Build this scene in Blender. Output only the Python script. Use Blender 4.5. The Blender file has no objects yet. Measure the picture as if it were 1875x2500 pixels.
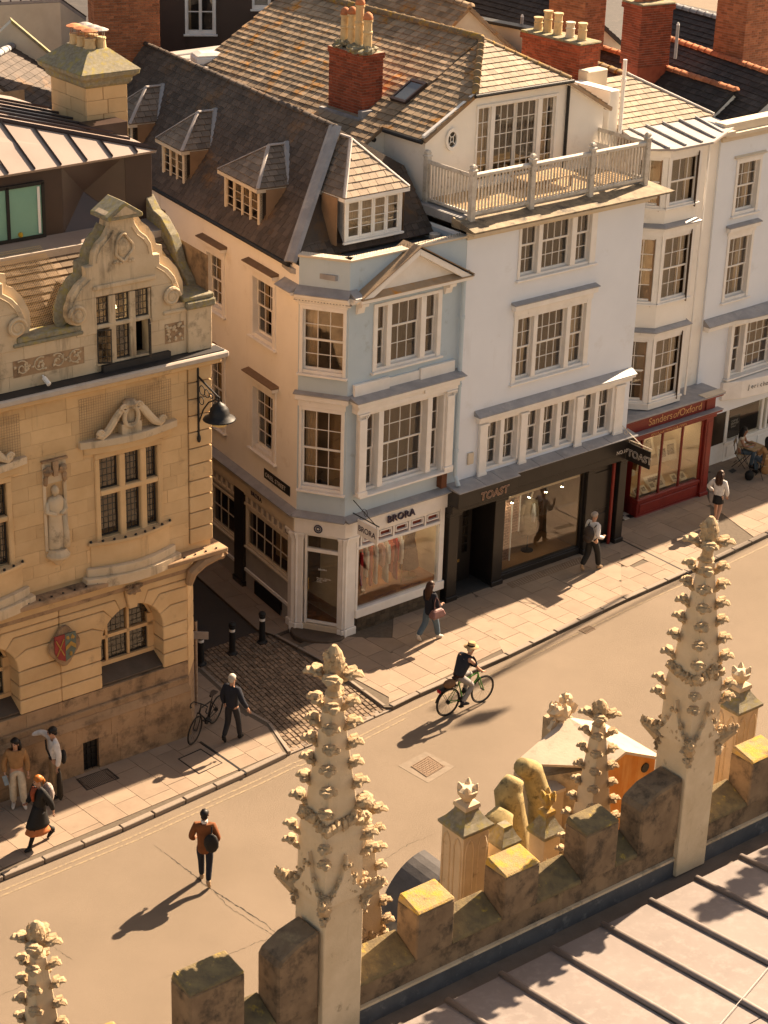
import bpy, bmesh, math, random
from mathutils import Matrix, Vector
random.seed(11)
scene = bpy.context.scene
rad = math.radians
# ---------------------------------------------------------------- camera
F_PX, CXP, CYP, CAM_H = 4861.0, 937.5, 1250.0, 24.0
PITCH, ROLL = rad(24.3), math.atan2(337, 10755)
_fw = Vector((0, math.cos(PITCH), -math.sin(PITCH)))
_rt = Vector((1, 0, 0)); _dn = Vector((0, -math.sin(PITCH), -math.cos(PITCH)))
_u = _rt*math.cos(ROLL) - _dn*math.sin(ROLL)
_v = _rt*math.sin(ROLL) + _dn*math.cos(ROLL)
cam = bpy.data.cameras.new('camera'); cam_ob = bpy.data.objects.new('camera', cam)
scene.collection.objects.link(cam_ob); scene.camera = cam_ob
cam.sensor_fit = 'VERTICAL'; cam.sensor_height = 36; cam.sensor_width = 27
cam.lens = F_PX/2500*36; cam.clip_start = .5; cam.clip_end = 600
R3 = Matrix((_u, -_v, -_fw)).transposed()
cam_ob.matrix_world = Matrix.Translation((0, 0, CAM_H)) @ R3.to_4x4()
cam.dof.use_dof = True; cam.dof.focus_distance = 48; cam.dof.aperture_fstop = 4.0
# ---------------------------------------------------------------- sky, sun, exposure
SUN_AZ, SUN_EL = 50.0, 35.5          # where the sun stands: degrees from +X, and above the horizon
world = bpy.data.worlds.new('World'); scene.world = world; world.use_nodes = True
wn = world.node_tree; wn.nodes.clear()
sky = wn.nodes.new('ShaderNodeTexSky'); sky.sky_type = 'NISHITA'; sky.sun_disc = False
sky.sun_elevation = rad(SUN_EL); sky.sun_rotation = rad(90-SUN_AZ)
sky.dust_density = 1.4; sky.air_density = 1.0; sky.ozone_density = 1.0
tint = wn.nodes.new('ShaderNodeMix'); tint.data_type = 'RGBA'; tint.blend_type = 'MULTIPLY'
tint.inputs[0].default_value = 1; tint.inputs[7].default_value = (1.0, .75, .54, 1)   # warm white balance of the photograph
bg = wn.nodes.new('ShaderNodeBackground'); bg.inputs[1].default_value = .068
wo = wn.nodes.new('ShaderNodeOutputWorld')
wn.links.new(sky.outputs[0], tint.inputs[6]); wn.links.new(tint.outputs[2], bg.inputs[0]); wn.links.new(bg.outputs[0], wo.inputs[0])
sun = bpy.data.lights.new('sun', 'SUN'); sun.energy = 5.0; sun.angle = rad(.53); sun.color = (1, .76, .52)
sun_ob = bpy.data.objects.new('sun', sun); scene.collection.objects.link(sun_ob)
sd = Vector((math.cos(rad(SUN_AZ))*math.cos(rad(SUN_EL)), math.sin(rad(SUN_AZ))*math.cos(rad(SUN_EL)), math.sin(rad(SUN_EL))))
sun_ob.rotation_euler = sd.to_track_quat('Z', 'Y').to_euler(); sun_ob.location = (20, 60, 60)
vs = scene.view_settings; vs.view_transform = 'Standard'; vs.look = 'None'; vs.exposure = 1.92; vs.gamma = 1
scene.render.film_transparent = False
scene.cycles.max_bounces = 8; scene.cycles.diffuse_bounces = 4; scene.cycles.transparent_max_bounces = 10
scene.cycles.caustics_reflective = False; scene.cycles.caustics_refractive = False
try:
    scene.cycles.use_denoising = True
except Exception: pass
# ---------------------------------------------------------------- pixels of the photograph -> places
def pray(x, y): return _fw + _u*((x-CXP)/F_PX) + _v*((y-CYP)/F_PX)
def gp(x, y, z=0.0):
    d = pray(x, y); t = (z-CAM_H)/d.z; return Vector((0, 0, CAM_H)) + d*t
class Fr:                                            # x along the facade, y into the building, z up
    def __init__(s, P, ang):
        s.P = Vector((P[0], P[1], 0)); a = rad(ang); s.ang = ang
        s.x = Vector((math.cos(a), math.sin(a), 0)); s.y = Vector((-math.sin(a), math.cos(a), 0))
        s.M = Matrix.Translation(s.P) @ Matrix.Rotation(a, 4, 'Z'); s.Mi = s.M.inverted()
    def az(s, x, y, z): return s.Mi @ gp(x, y, z)
    def pl(s, x, y, off=0):
        d = pray(x, y); o = Vector((0, 0, CAM_H)); t = ((s.P+s.y*off-o).dot(s.y))/d.dot(s.y); return s.Mi @ (o+d*t)
    def w(s, X, Y=0, Z=0): return s.M @ Vector((X, Y, Z))
FT = Fr(gp(1189.1, 1436.1), 40)
FO = Fr(gp(704, 1528), -58.3)
FS = Fr(gp(459, 1797), 39)
FA = Fr(gp(1551.4, 1271.4), 40.5)
_c1 = FO.w(.36); _c2 = FT.w(-5.0)
FC = Fr(_c1, math.degrees(math.atan2((_c2-_c1).y, (_c2-_c1).x))); CHL = (_c2-_c1).length
# ---------------------------------------------------------------- mesh building
COL = scene.collection
class MB:
    def __init__(s): s.v = []; s.f = []
    def add(s, vs_, fs): n = len(s.v); s.v += [tuple(p) for p in vs_]; s.f += [tuple(i+n for i in f) for f in fs]; return s
    def box(s, x0, x1, y0, y1, z0, z1, M=None):
        p = [(x0,y0,z0),(x1,y0,z0),(x1,y1,z0),(x0,y1,z0),(x0,y0,z1),(x1,y0,z1),(x1,y1,z1),(x0,y1,z1)]
        if M is not None: p = [tuple(M @ Vector(q)) for q in p]
        return s.add(p, [(3,2,1,0),(4,5,6,7),(0,1,5,4),(1,2,6,5),(2,3,7,6),(3,0,4,7)])
    def hexa(s, p): return s.add(p, [(3,2,1,0),(4,5,6,7),(0,1,5,4),(1,2,6,5),(2,3,7,6),(3,0,4,7)])
    def prism(s, poly, a0, a1, axis='y'):
        n = len(poly)
        P = {'y': lambda p, a: (p[0], a, p[1]), 'z': lambda p, a: (p[0], p[1], a), 'x': lambda p, a: (a, p[0], p[1])}[axis]
        vs_ = [P(p, a0) for p in poly] + [P(p, a1) for p in poly]
        fs = [tuple(range(n-1, -1, -1)), tuple(range(n, 2*n))] + [(i, (i+1) % n, n+(i+1) % n, n+i) for i in range(n)]
        return s.add(vs_, fs)
    def slab(s, poly3, t):                            # planar polygon thickened against its normal
        a, b, c = Vector(poly3[0]), Vector(poly3[1]), Vector(poly3[2]); nrm = (b-a).cross(c-a).normalized()
        if nrm.z < 0: nrm = -nrm
        n = len(poly3); vs_ = [tuple(p) for p in poly3] + [tuple(Vector(p)-nrm*t) for p in poly3]
        fs = [tuple(range(n)), tuple(range(2*n-1, n-1, -1))] + [(i, (i+1) % n, n+(i+1) % n, n+i) for i in range(n)]
        return s.add(vs_, fs)
    def ring(s, pts3, close=True): pass
    def loft(s, rings, cap=True):
        n = len(rings[0]); vs_ = [tuple(p) for r in rings for p in r]; fs = []
        for k in range(len(rings)-1):
            for i in range(n): fs.append((k*n+i, k*n+(i+1) % n, (k+1)*n+(i+1) % n, (k+1)*n+i))
        if cap: fs += [tuple(range(n-1, -1, -1)), tuple(range((len(rings)-1)*n, len(rings)*n))]
        return s.add(vs_, fs)
    def tube(s, pts, r, n=8, cap=True, closed=False):
        pts = [Vector(p) for p in pts]; m = len(pts); rings = []; up = Vector((0, 0, 1)); last = None
        for i, p in enumerate(pts):
            if closed: t = (pts[(i+1) % m]-pts[i-1])
            else: t = pts[min(i+1, m-1)]-pts[max(i-1, 0)]
            if t.length < 1e-9: t = Vector((0, 0, 1))
            t.normalize()
            a = last - t*last.dot(t) if last is not None else (up.cross(t) if abs(t.z) < .95 else Vector((1, 0, 0)).cross(t))
            if a.length < 1e-6: a = Vector((1, 0, 0)).cross(t)
            a.normalize(); last = a; b = t.cross(a); rr = r[i] if isinstance(r, (list, tuple)) else r
            if isinstance(rr, tuple): ra, rb = rr
            else: ra = rb = rr
            rings.append([p + a*(math.cos(2*math.pi*k/n)*ra) + b*(math.sin(2*math.pi*k/n)*rb) for k in range(n)])
        if closed: rings.append(rings[0]); cap = False
        return s.loft(rings, cap)
    def lathe(s, prof, c=(0, 0, 0), n=16, sx=1, sy=1):
        rings = [[(c[0]+r*sx*math.cos(2*math.pi*k/n), c[1]+r*sy*math.sin(2*math.pi*k/n), c[2]+z) for k in range(n)] for r, z in prof]
        return s.loft(rings)
    def sq(s, prof, c=(0, 0, 0), rot=0, ex=1.0):       # square-section stack: prof (half width, z)
        rings = []
        for h, z in prof:
            rings.append([(c[0]+(h*ex*a*math.cos(rot)-h*b*math.sin(rot)), c[1]+(h*ex*a*math.sin(rot)+h*b*math.cos(rot)), c[2]+z) for a, b in ((-1,-1),(1,-1),(1,1),(-1,1))])
        return s.loft(rings)
    def blob(s, c, r, seed=0, amp=.15, nu=8, nv=6, M=None):
        rnd = random.Random(seed); rings = []; c = Vector(c)
        if not isinstance(r, (tuple, list)): r = (r, r, r)
        for j in range(nv+1):
            ph = math.pi*(j/nv) ; ph = min(max(ph, .08), math.pi-.08); ring = []
            for i in range(nu):
                th = 2*math.pi*i/nu; k = 1+amp*(rnd.random()-.5)*2
                q = Vector((r[0]*k*math.sin(ph)*math.cos(th), r[1]*k*math.sin(ph)*math.sin(th), -r[2]*k*math.cos(ph)))
                if M is not None: q = M @ q
                ring.append(c+q)
            rings.append(ring)
        return s.loft(rings)
    def mesh(s, name, smooth=False, fix=True):
        me = bpy.data.meshes.new(name); me.from_pydata([tuple(p) for p in s.v], [], s.f)
        if fix and s.f:
            bm = bmesh.new(); bm.from_mesh(me); bmesh.ops.recalc_face_normals(bm, faces=bm.faces); bm.to_mesh(me); bm.free()
        if smooth: me.polygons.foreach_set('use_smooth', [True]*len(me.polygons))
        me.update(); return me
    def obj(s, name, mat, parent=None, M=None, smooth=False, bev=0, kind=None, fix=True):
        return mk(name, s.mesh(name, smooth, fix), mat, parent, M, bev, kind)
def mk(name, me, mat, parent=None, M=None, bev=0, kind=None):
    o = bpy.data.objects.new(name, me)
    if mat is not None and me is not None and len(me.materials) == 0: me.materials.append(mat)
    COL.objects.link(o)
    if parent is not None: o.parent = parent
    if M is not None: o.matrix_basis = M
    if bev:
        b = o.modifiers.new('bevel', 'BEVEL'); b.width = bev; b.segments = 1; b.limit_method = 'ANGLE'; b.angle_limit = rad(40)
    if kind: o['kind'] = kind
    return o
def thing(name, label, cat, M=None, group=None):
    o = bpy.data.objects.new(name, None); COL.objects.link(o); o.empty_display_size = .2
    if M is not None: o.matrix_basis = M
    o['label'] = label; o['category'] = cat
    if group: o['group'] = group
    return o
def tag(o, label, cat, group=None):
    o['label'] = label; o['category'] = cat
    if group: o['group'] = group
    return o
def T3(x, y, z): return Matrix.Translation((x, y, z))
def RZ(a): return Matrix.Rotation(rad(a), 4, 'Z')
def RX(a): return Matrix.Rotation(rad(a), 4, 'X')
def RY(a): return Matrix.Rotation(rad(a), 4, 'Y')
def S3(x, y, z): return Matrix.Diagonal((x, y, z, 1))
def unit_box(name):
    return MB().box(-.5, .5, -.5, .5, -.5, .5).mesh(name)
def box_at(x0, x1, y0, y1, z0, z1):
    return T3((x0+x1)/2, (y0+y1)/2, (z0+z1)/2) @ S3(max(abs(x1-x0), 1e-4), max(abs(y1-y0), 1e-4), max(abs(z1-z0), 1e-4))
# ---------------------------------------------------------------- materials
def rgba(c): return (c[0], c[1], c[2], 1)
MATS = {}
def pmat(name, c1, c2=None, scale=2.5, rough=.85, bump=.25, bscale=45, c3=None, s3=1.2, t3=(.52, .68), var=0.0, metal=0.0, spec=.3, streak=None, coat=0, detail=6):
    m = bpy.data.materials.new(name); m.use_nodes = True; nt = m.node_tree; N = nt.nodes; L = nt.links
    b = N['Principled BSDF']; b.inputs['Roughness'].default_value = rough; b.inputs['Metallic'].default_value = metal
    b.inputs['Specular IOR Level'].default_value = spec
    geo = N.new('ShaderNodeNewGeometry'); pos = geo.outputs['Position']
    def noise(sc, det=detail, vec=pos, ro=.6):
        n = N.new('ShaderNodeTexNoise'); n.inputs['Scale'].default_value = sc; n.inputs['Detail'].default_value = det; n.inputs['Roughness'].default_value = ro
        L.new(vec, n.inputs['Vector']); return n.outputs['Fac']
    def ramp(fac, lo, hi):
        r = N.new('ShaderNodeMapRange'); r.inputs[1].default_value = lo; r.inputs[2].default_value = hi; r.clamp = True; L.new(fac, r.inputs[0]); return r.outputs[0]
    def mix(f, a, bb, mode='MIX'):
        x = N.new('ShaderNodeMix'); x.data_type = 'RGBA'; x.blend_type = mode
        if isinstance(f, float): x.inputs[0].default_value = f
        else: L.new(f, x.inputs[0])
        for k, q in ((6, a), (7, bb)):
            if isinstance(q, tuple): x.inputs[k].default_value = rgba(q)
            else: L.new(q, x.inputs[k])
        return x.outputs[2]
    c2 = c2 or tuple(x*.75 for x in c1)
    col = mix(ramp(noise(scale), .32, .68), c1, c2)
    if c3: col = mix(ramp(noise(s3, 9, ro=.68), *t3), col, c3)
    if streak:
        mp = N.new('ShaderNodeMapping'); mp.inputs['Scale'].default_value = (1, 1, .12); L.new(pos, mp.inputs[0])
        col = mix(ramp(noise(streak[1], 8, mp.outputs[0], .7), streak[2], streak[3]), col, streak[0])
    if var:
        oi = N.new('ShaderNodeObjectInfo'); ad = N.new('ShaderNodeMath'); ad.operation = 'ADD'
        L.new(geo.outputs['Random Per Island'], ad.inputs[0]); L.new(oi.outputs['Random'], ad.inputs[1])
        fr = N.new('ShaderNodeMath'); fr.operation = 'FRACT'; L.new(ad.outputs[0], fr.inputs[0])
        mr = N.new('ShaderNodeMapRange'); mr.inputs[3].default_value = 1-var; mr.inputs[4].default_value = 1+var; L.new(fr.outputs[0], mr.inputs[0])
        cb = N.new('ShaderNodeCombineXYZ'); [L.new(mr.outputs[0], cb.inputs[i]) for i in range(3)]
        col = mix(1.0, col, cb.outputs[0], 'MULTIPLY')
    L.new(col, b.inputs['Base Color'])
    if bump:
        bp = N.new('ShaderNodeBump'); bp.inputs['Strength'].default_value = bump; bp.inputs['Distance'].default_value = .02
        L.new(noise(bscale, 4), bp.inputs['Height']); L.new(bp.outputs[0], b.inputs['Normal'])
    if coat: b.inputs['Coat Weight'].default_value = coat
    MATS[name] = m; return m
def glass_mat(name, tintc=(.9, .9, .88), refl=.10, rough=.02, wav=.0):
    m = bpy.data.materials.new(name); m.use_nodes = True; nt = m.node_tree; N = nt.nodes; L = nt.links
    N.remove(N['Principled BSDF'])
    tr = N.new('ShaderNodeBsdfTransparent'); tr.inputs[0].default_value = rgba(tintc)
    gl = N.new('ShaderNodeBsdfGlossy'); gl.inputs['Roughness'].default_value = rough; gl.inputs['Color'].default_value = (1, 1, 1, 1)
    fr = N.new('ShaderNodeFresnel'); fr.inputs[0].default_value = 1.5
    ad = N.new('ShaderNodeMath'); ad.operation = 'MULTIPLY_ADD'; ad.inputs[1].default_value = 1.3; ad.inputs[2].default_value = refl; ad.use_clamp = True
    bf = N.new('ShaderNodeNewGeometry'); iv = N.new('ShaderNodeMath'); iv.operation = 'SUBTRACT'; iv.inputs[0].default_value = 1; L.new(bf.outputs['Backfacing'], iv.inputs[1]); ml = N.new('ShaderNodeMath'); ml.operation = 'MULTIPLY'; L.new(ad.outputs[0], ml.inputs[0]); L.new(iv.outputs[0], ml.inputs[1])
    L.new(fr.outputs[0], ad.inputs[0]); mx = N.new('ShaderNodeMixShader'); L.new(ml.outputs[0], mx.inputs[0])
    L.new(tr.outputs[0], mx.inputs[1]); L.new(gl.outputs[0], mx.inputs[2]); L.new(mx.outputs[0], N['Material Output'].inputs[0])
    if wav:
        geo = N.new('ShaderNodeNewGeometry'); n = N.new('ShaderNodeTexNoise'); n.inputs['Scale'].default_value = 3.5; n.inputs['Detail'].default_value = 1
        L.new(geo.outputs['Position'], n.inputs['Vector']); bp = N.new('ShaderNodeBump'); bp.inputs['Strength'].default_value = wav; bp.inputs['Distance'].default_value = .05
        L.new(n.outputs[0], bp.inputs['Height']); L.new(bp.outputs[0], gl.inputs['Normal'])
    return m
def emat(name, c, s):
    m = bpy.data.materials.new(name); m.use_nodes = True; b = m.node_tree.nodes['Principled BSDF']
    b.inputs['Base Color'].default_value = rgba(c); b.inputs['Emission Color'].default_value = rgba(c); b.inputs['Emission Strength'].default_value = s; return m
WHITE = pmat('white_paint', (.80, .77, .73), (.72, .69, .64), 3, .55, .06, 60, (.30, .25, .19), 5, (.66, .80))
WOODW = pmat('weathered_white_wood', (.62, .58, .52), (.45, .40, .33), 6, .7, .2, 50, (.12, .10, .07), 9, (.56, .74))
RENDW = pmat('white_render', (.84, .80, .73), (.79, .75, .68), 1.2, .8, .08, 30, (.62, .56, .48), 1.6, (.58, .85), streak=((.58, .51, .42), 1.1, .62, .86))
RENDB = pmat('blue_render', (.46, .55, .62), (.42, .51, .58), 1.5, .8, .08, 30, (.27, .30, .31), 2.5, (.60, .85), streak=((.28, .30, .30), 1.3, .62, .86))
RENDG = pmat('grey_blue_render', (.72, .76, .82), (.68, .72, .78), 1.0, .85, .08, 25, (.56, .57, .58), 1.2, (.60, .85), streak=((.54, .54, .54), 1.2, .62, .88))
CREAM = pmat('cream_paint', (.62, .54, .42), (.54, .46, .35), 2, .6, .06, 40, (.25, .2, .14), 4, (.66, .82))
LEAD = pmat('lead_sheet', (.30, .30, .31), (.22, .22, .23), 3, .55, .15, 20, (.40, .38, .36), 2, (.55, .75), metal=.0, spec=.5)
LEADL = pmat('pale_lead', (.36, .32, .30), (.29, .26, .24), 1.5, .6, .1, 15, (.42, .38, .36), 4, (.5, .75), spec=.4)
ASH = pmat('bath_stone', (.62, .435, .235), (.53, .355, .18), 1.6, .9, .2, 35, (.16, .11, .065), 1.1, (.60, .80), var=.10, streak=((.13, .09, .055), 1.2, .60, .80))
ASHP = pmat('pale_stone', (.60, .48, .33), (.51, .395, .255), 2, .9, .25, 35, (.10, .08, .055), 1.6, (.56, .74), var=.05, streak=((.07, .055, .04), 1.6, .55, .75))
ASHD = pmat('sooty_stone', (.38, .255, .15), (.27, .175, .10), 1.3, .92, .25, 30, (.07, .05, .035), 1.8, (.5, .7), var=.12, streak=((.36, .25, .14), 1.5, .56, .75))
CHST = pmat('church_stone', (.44, .34, .22), (.34, .25, .155), 1.5, .92, .3, 28, (.08, .065, .05), 2.0, (.54, .72), streak=((.12, .085, .05), 1.5, .55, .75))
PINST = pmat('pinnacle_stone', (.62, .49, .33), (.52, .40, .255), 2.5, .9, .4, 40, (.17, .12, .07), 4, (.60, .76), streak=((.34, .25, .15), 2.2, .60, .80))
LICHEN = pmat('lichen_stone', (.36, .26, .12), (.27, .19, .09), 8, .95, .6, 45, (.42, .265, .05), 5, (.47, .58), streak=((.16, .12, .07), 5, .56, .68))
MOSS = pmat('mossy_cap', (.30, .27, .19), (.16, .14, .10), 12, .95, .6, 60, (.34, .28, .08), 6, (.5, .66))
BLACKP = pmat('black_shop_paint', (.020, .017, .015), (.014, .012, .011), 3, .35, .03, 30, spec=.4)
REDP = pmat('red_shop_paint', (.20, .022, .016), (.15, .016, .012), 3, .35, .03, 30, spec=.4)
ROOM = pmat('room_wall', (.30, .19, .11), (.22, .14, .08), 1.5, .9, 0)
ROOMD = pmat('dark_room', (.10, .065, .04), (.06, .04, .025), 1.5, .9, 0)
CURT = pmat('curtain_cloth', (.68, .60, .48), (.58, .50, .38), 8, .9, .1, 60)
GLASS = glass_mat('window_glass', (.86, .82, .76), refl=.05, wav=.02)
SHOPG = glass_mat('shop_glass', refl=.05, wav=.0)
SLATEB = pmat('brown_stone_slate', (.34, .25, .165), (.23, .165, .105), 2.2, .9, .35, 40, (.42, .19, .035), 1.6, (.55, .66), var=.32)
SLATED = pmat('dark_slate', (.105, .080, .064), (.07, .054, .044), 1.5, .75, .3, 40, (.19, .095, .030), .9, (.56, .75), var=.25)
SLATEL = pmat('pale_slate', (.34, .27, .20), (.26, .20, .145), 3, .8, .3, 40, (.38, .26, .06), 4, (.62, .74), var=.18)
SLATEK = pmat('black_slate', (.045, .038, .035), (.03, .026, .024), 2, .7, .3, 40, (.11, .09, .07), 3, (.58, .75), var=.3)
BRICK = pmat('red_brick', (.30, .075, .035), (.22, .05, .025), 6, .9, .3, 60, (.10, .06, .045), 3, (.62, .78), var=.28)
BRICKO = pmat('orange_brick', (.36, .14, .065), (.27, .095, .045), 6, .9, .3, 60, (.12, .08, .05), 3, (.62, .78), var=.28)
MORTAR = pmat('mortar', (.34, .27, .20), (.26, .20, .15), 8, .95, .2)
TERRA = pmat('terracotta', (.50, .20, .09), (.40, .15, .07), 6, .85, .2, 40, (.2, .13, .08), 5, (.56, .74), var=.2)
BUFF = pmat('buff_clay', (.58, .44, .25), (.50, .36, .19), 5, .85, .2, 40, (.28, .18, .10), 5, (.58, .76), var=.12)
BROWNM = pmat('brown_metal', (.048, .028, .023), (.038, .023, .019), 1.2, .42, .03, 20, spec=.4)
IRON = pmat('black_iron', (.012, .012, .013), (.018, .017, .016), 8, .5, .1, 50)
WIRE = pmat('net_cord', (.60, .45, .26), (.50, .37, .2), 5, .9, 0)
ASPH = pmat('asphalt', (.188, .146, .107), (.152, .118, .085), .35, .95, .5, 260, (.245, .19, .135), 150, (.5, .62), detail=5)
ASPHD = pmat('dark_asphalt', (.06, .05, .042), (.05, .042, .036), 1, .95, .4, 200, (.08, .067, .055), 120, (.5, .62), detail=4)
PAVE = pmat('york_stone', (.272, .207, .150), (.237, .176, .127), 2.4, .88, .2, 90, (.20, .15, .105), 3, (.6, .8), var=.10)
KERB = pmat('granite_kerb', (.26, .215, .17), (.21, .17, .135), 30, .85, .25, 120, (.22, .17, .12), 2, (.6, .8), var=.08)
SETT = pmat('granite_sett', (.23, .165, .11), (.17, .12, .08), 8, .85, .4, 70, var=.3)
GROUT = pmat('grout', (.12, .095, .07), (.09, .07, .05), 10, .95, .2, 60)
YLINE = pmat('worn_yellow_paint', (.27, .205, .125), (.22, .17, .11), 14, .85, .1, 80, (.165, .13, .096), 14, (.45, .60))
LEADR = pmat('roof_lead', (.225, .190, .172), (.19, .16, .145), 1.1, .55, .12, 8, (.255, .22, .20), 6, (.5, .7), spec=.3, streak=((.20, .17, .155), 1.4, .58, .8))
PLY = pmat('plywood', (.52, .22, .045), (.40, .15, .03), 2.5, .7, .1, 20, streak=((.55, .30, .10), 3, .5, .7))
CROCK = pmat('crocket_stone', (.46, .34, .205), (.33, .235, .135), 14, .92, .5, 60, (.11, .078, .045), 9, (.56, .70))
# ---------------------------------------------------------------- building kit
PANE = unit_box('pane'); PANE.materials.append(GLASS)
SPANE = unit_box('pane'); SPANE.materials.append(SHOPG)
UNIT = {}
def ub(mat, name):
    k = (mat.name, name)
    if k not in UNIT: UNIT[k] = unit_box(name); UNIT[k].materials.append(mat)
    return UNIT[k]
def wall_holes(mb, s0, s1, z0, z1, holes, y=0.0, d=.28, M=None):
    xs = sorted({s0, s1, *[min(max(h[k], s0), s1) for h in holes for k in (0, 1)]}); zs = sorted({z0, z1, *[min(max(h[k], z0), z1) for h in holes for k in (2, 3)]})
    for i in range(len(xs)-1):
        for j in range(len(zs)-1):
            cx, cz = (xs[i]+xs[i+1])/2, (zs[j]+zs[j+1])/2
            if any(h[0] < cx < h[1] and h[2] < cz < h[3] for h in holes): continue
            mb.add([(xs[i], y, zs[j]), (xs[i+1], y, zs[j]), (xs[i+1], y, zs[j+1]), (xs[i], y, zs[j+1])], [(0, 1, 2, 3)])
    for a, b, c, e in [h[:4] for h in holes]:
        mb.add([(a, y, c), (b, y, c), (b, y, e), (a, y, e), (a, y+d, c), (b, y+d, c), (b, y+d, e), (a, y+d, e)], [(0, 1, 5, 4), (1, 2, 6, 5), (2, 3, 7, 6), (3, 0, 4, 7)])
def wavy(mb, x0, x1, y, z0, z1, waves=5, amp=.02, t=.006):
    n = waves*4; top = []
    for i in range(n+1):
        top.append((x0+(x1-x0)*i/n, y+amp*math.sin(i*math.pi/2)))
    rings = [[(p[0], p[1], z0) for p in top]+[(p[0], p[1]+t, z0) for p in reversed(top)], [(p[0], p[1], z1) for p in top]+[(p[0], p[1]+t, z1) for p in reversed(top)]]
    mb.loft(rings)
def room(parent, s0, s1, y0, y1, z0, z1, M=None, mat=None, name='room_interior'):
    mb = MB(); a, b, c, e = s0, s1, z0, z1
    mb.add([(a, y0, c), (b, y0, c), (b, y0, e), (a, y0, e), (a, y1, c), (b, y1, c), (b, y1, e), (a, y1, e)], [(0, 1, 5, 4), (1, 2, 6, 5), (2, 3, 7, 6), (3, 0, 4, 7), (4, 5, 6, 7)])
    return mb.obj(name, mat or ROOM, parent, M, fix=False)
rw = random.Random(5)
def sash(parent, s0, s1, z0, z1, lights, M=None, rec=.09, cas=.07, proud=.035, mat=None, sill=.10, hood=None, curtain=(), dr=1.5, rmat=None, name='window', pane=None, blind=False, y0=0.0, bar=.018, meet=True, ex=.026):
    """lights: (a, b, cols, rows) inside s0..s1; panes lie rec behind the wall face"""
    mat = mat or WHITE; mb = MB(); P = pane or PANE
    zt = z1-cas; zb = z0+cas*.8; edges = sorted((l[0]-ex, l[1]+ex, l[2], l[3]) for l in lights)
    mb.box(s0, edges[0][0], y0-proud, y0+rec+.06, z0, z1); mb.box(edges[-1][1], s1, y0-proud, y0+rec+.06, z0, z1)
    mb.box(edges[0][0], edges[-1][1], y0-proud, y0+rec+.06, zt, z1); mb.box(edges[0][0], edges[-1][1], y0-.004, y0+rec+.06, z0, zb)
    for i in range(len(edges)-1): mb.box(edges[i][1], edges[i+1][0], y0-proud+.004, y0+rec+.06, zb, zt)
    w = mb.obj(name, mat, parent, M, bev=.008)
    for li, l in enumerate(edges):
        a, b, nc, nr = l[:4]; g = MB(); fr = .035 if b-a > .25 else .022; zm = (zb+zt)/2
        for half, (za, zc, yy) in enumerate((((zb, zm, y0+rec+.02)), ((zm, zt, y0+rec-.012)))) if meet else ((0, (zb, zt, y0+rec)),):
            rws = (nr-nr//2 if half == 0 else nr//2) if meet else nr
            if meet and nr == 3: rws = 2 if half == 0 else 1
            if meet and nr == 3:
                zmid = zb+(zt-zb)*.60; za, zc = (zb, zmid) if half == 0 else (zmid, zt)
            g.box(a, a+fr, yy-.018, yy+.018, za, zc); g.box(b-fr, b, yy-.018, yy+.018, za, zc)
            g.box(a+fr, b-fr, yy-.018, yy+.018, za, za+fr*(1.6 if half == 0 else .9)); g.box(a+fr, b-fr, yy-.018, yy+.018, zc-fr*.9, zc)
            x0, x1, q0, q1 = a+fr, b-fr, za+fr*(1.6 if half == 0 else .9), zc-fr*.9
            for c in range(1, nc): g.box(x0+(x1-x0)*c/nc-bar/2, x0+(x1-x0)*c/nc+bar/2, yy-.013, yy+.013, q0, q1)
            for r in range(1, max(rws, 1)): g.box(x0, x1, yy-.0125, yy+.0125, q0+(q1-q0)*r/rws-bar/2, q0+(q1-q0)*r/rws+bar/2)
            for c in range(nc):
                for r in range(max(rws, 1)):
                    pa, pb = x0+(x1-x0)*c/nc+bar*.4, x0+(x1-x0)*(c+1)/nc-bar*.4; pc, pd = q0+(q1-q0)*r/max(rws, 1)+bar*.4, q0+(q1-q0)*(r+1)/max(rws, 1)-bar*.4
                    mm = T3((pa+pb)/2, yy, (pc+pd)/2) @ RX(rw.uniform(-.5, .5)) @ RZ(rw.uniform(-.7, .7)) @ S3(pb-pa, .006, pd-pc)
                    mk('pane', P, None, w, mm)
        g.obj('sash_bars', mat, w)
    if sill: MB().box(s0-.05, s1+.05, y0-sill, y0+rec-.02, z0-.055, z0).obj('sill', mat, w, bev=.008)
    if hood:
        hz, hp, hm = hood; h = MB(); h.box(s0-.03, s1+.03, y0-.06, y0, z1+.003, z1+hz*.55); h.box(s0-.10, s1+.10, y0-hp, y0, z1+hz*.55, z1+hz); h.obj('hood', mat, w, bev=.01)
        MB().hexa([(s0-.13, y0-hp-.03, z1+hz+.002), (s1+.13, y0-hp-.03, z1+hz+.002), (s1+.13, y0, z1+hz+.002), (s0-.13, y0, z1+hz+.002), (s0-.13, y0-hp-.03, z1+hz+.025), (s1+.13, y0-hp-.03, z1+hz+.025), (s1+.13, y0, z1+hz+.07), (s0-.13, y0, z1+hz+.07)]).obj('hood_flashing', hm, w)
    a, b = edges[0][0], edges[-1][1]
    room(w, a-.25, b+.25, y0+rec+.07, y0+rec+dr, z0-.1, z1+.05, None, rmat)
    if curtain:
        for (ca, cb) in curtain:
            m2 = MB(); wavy(m2, ca, cb, y0+rec+.16, zb, zt, max(2, int((cb-ca)/.07)), .022); m2.obj('curtain', CURT, w, smooth=True)
    return w
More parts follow.
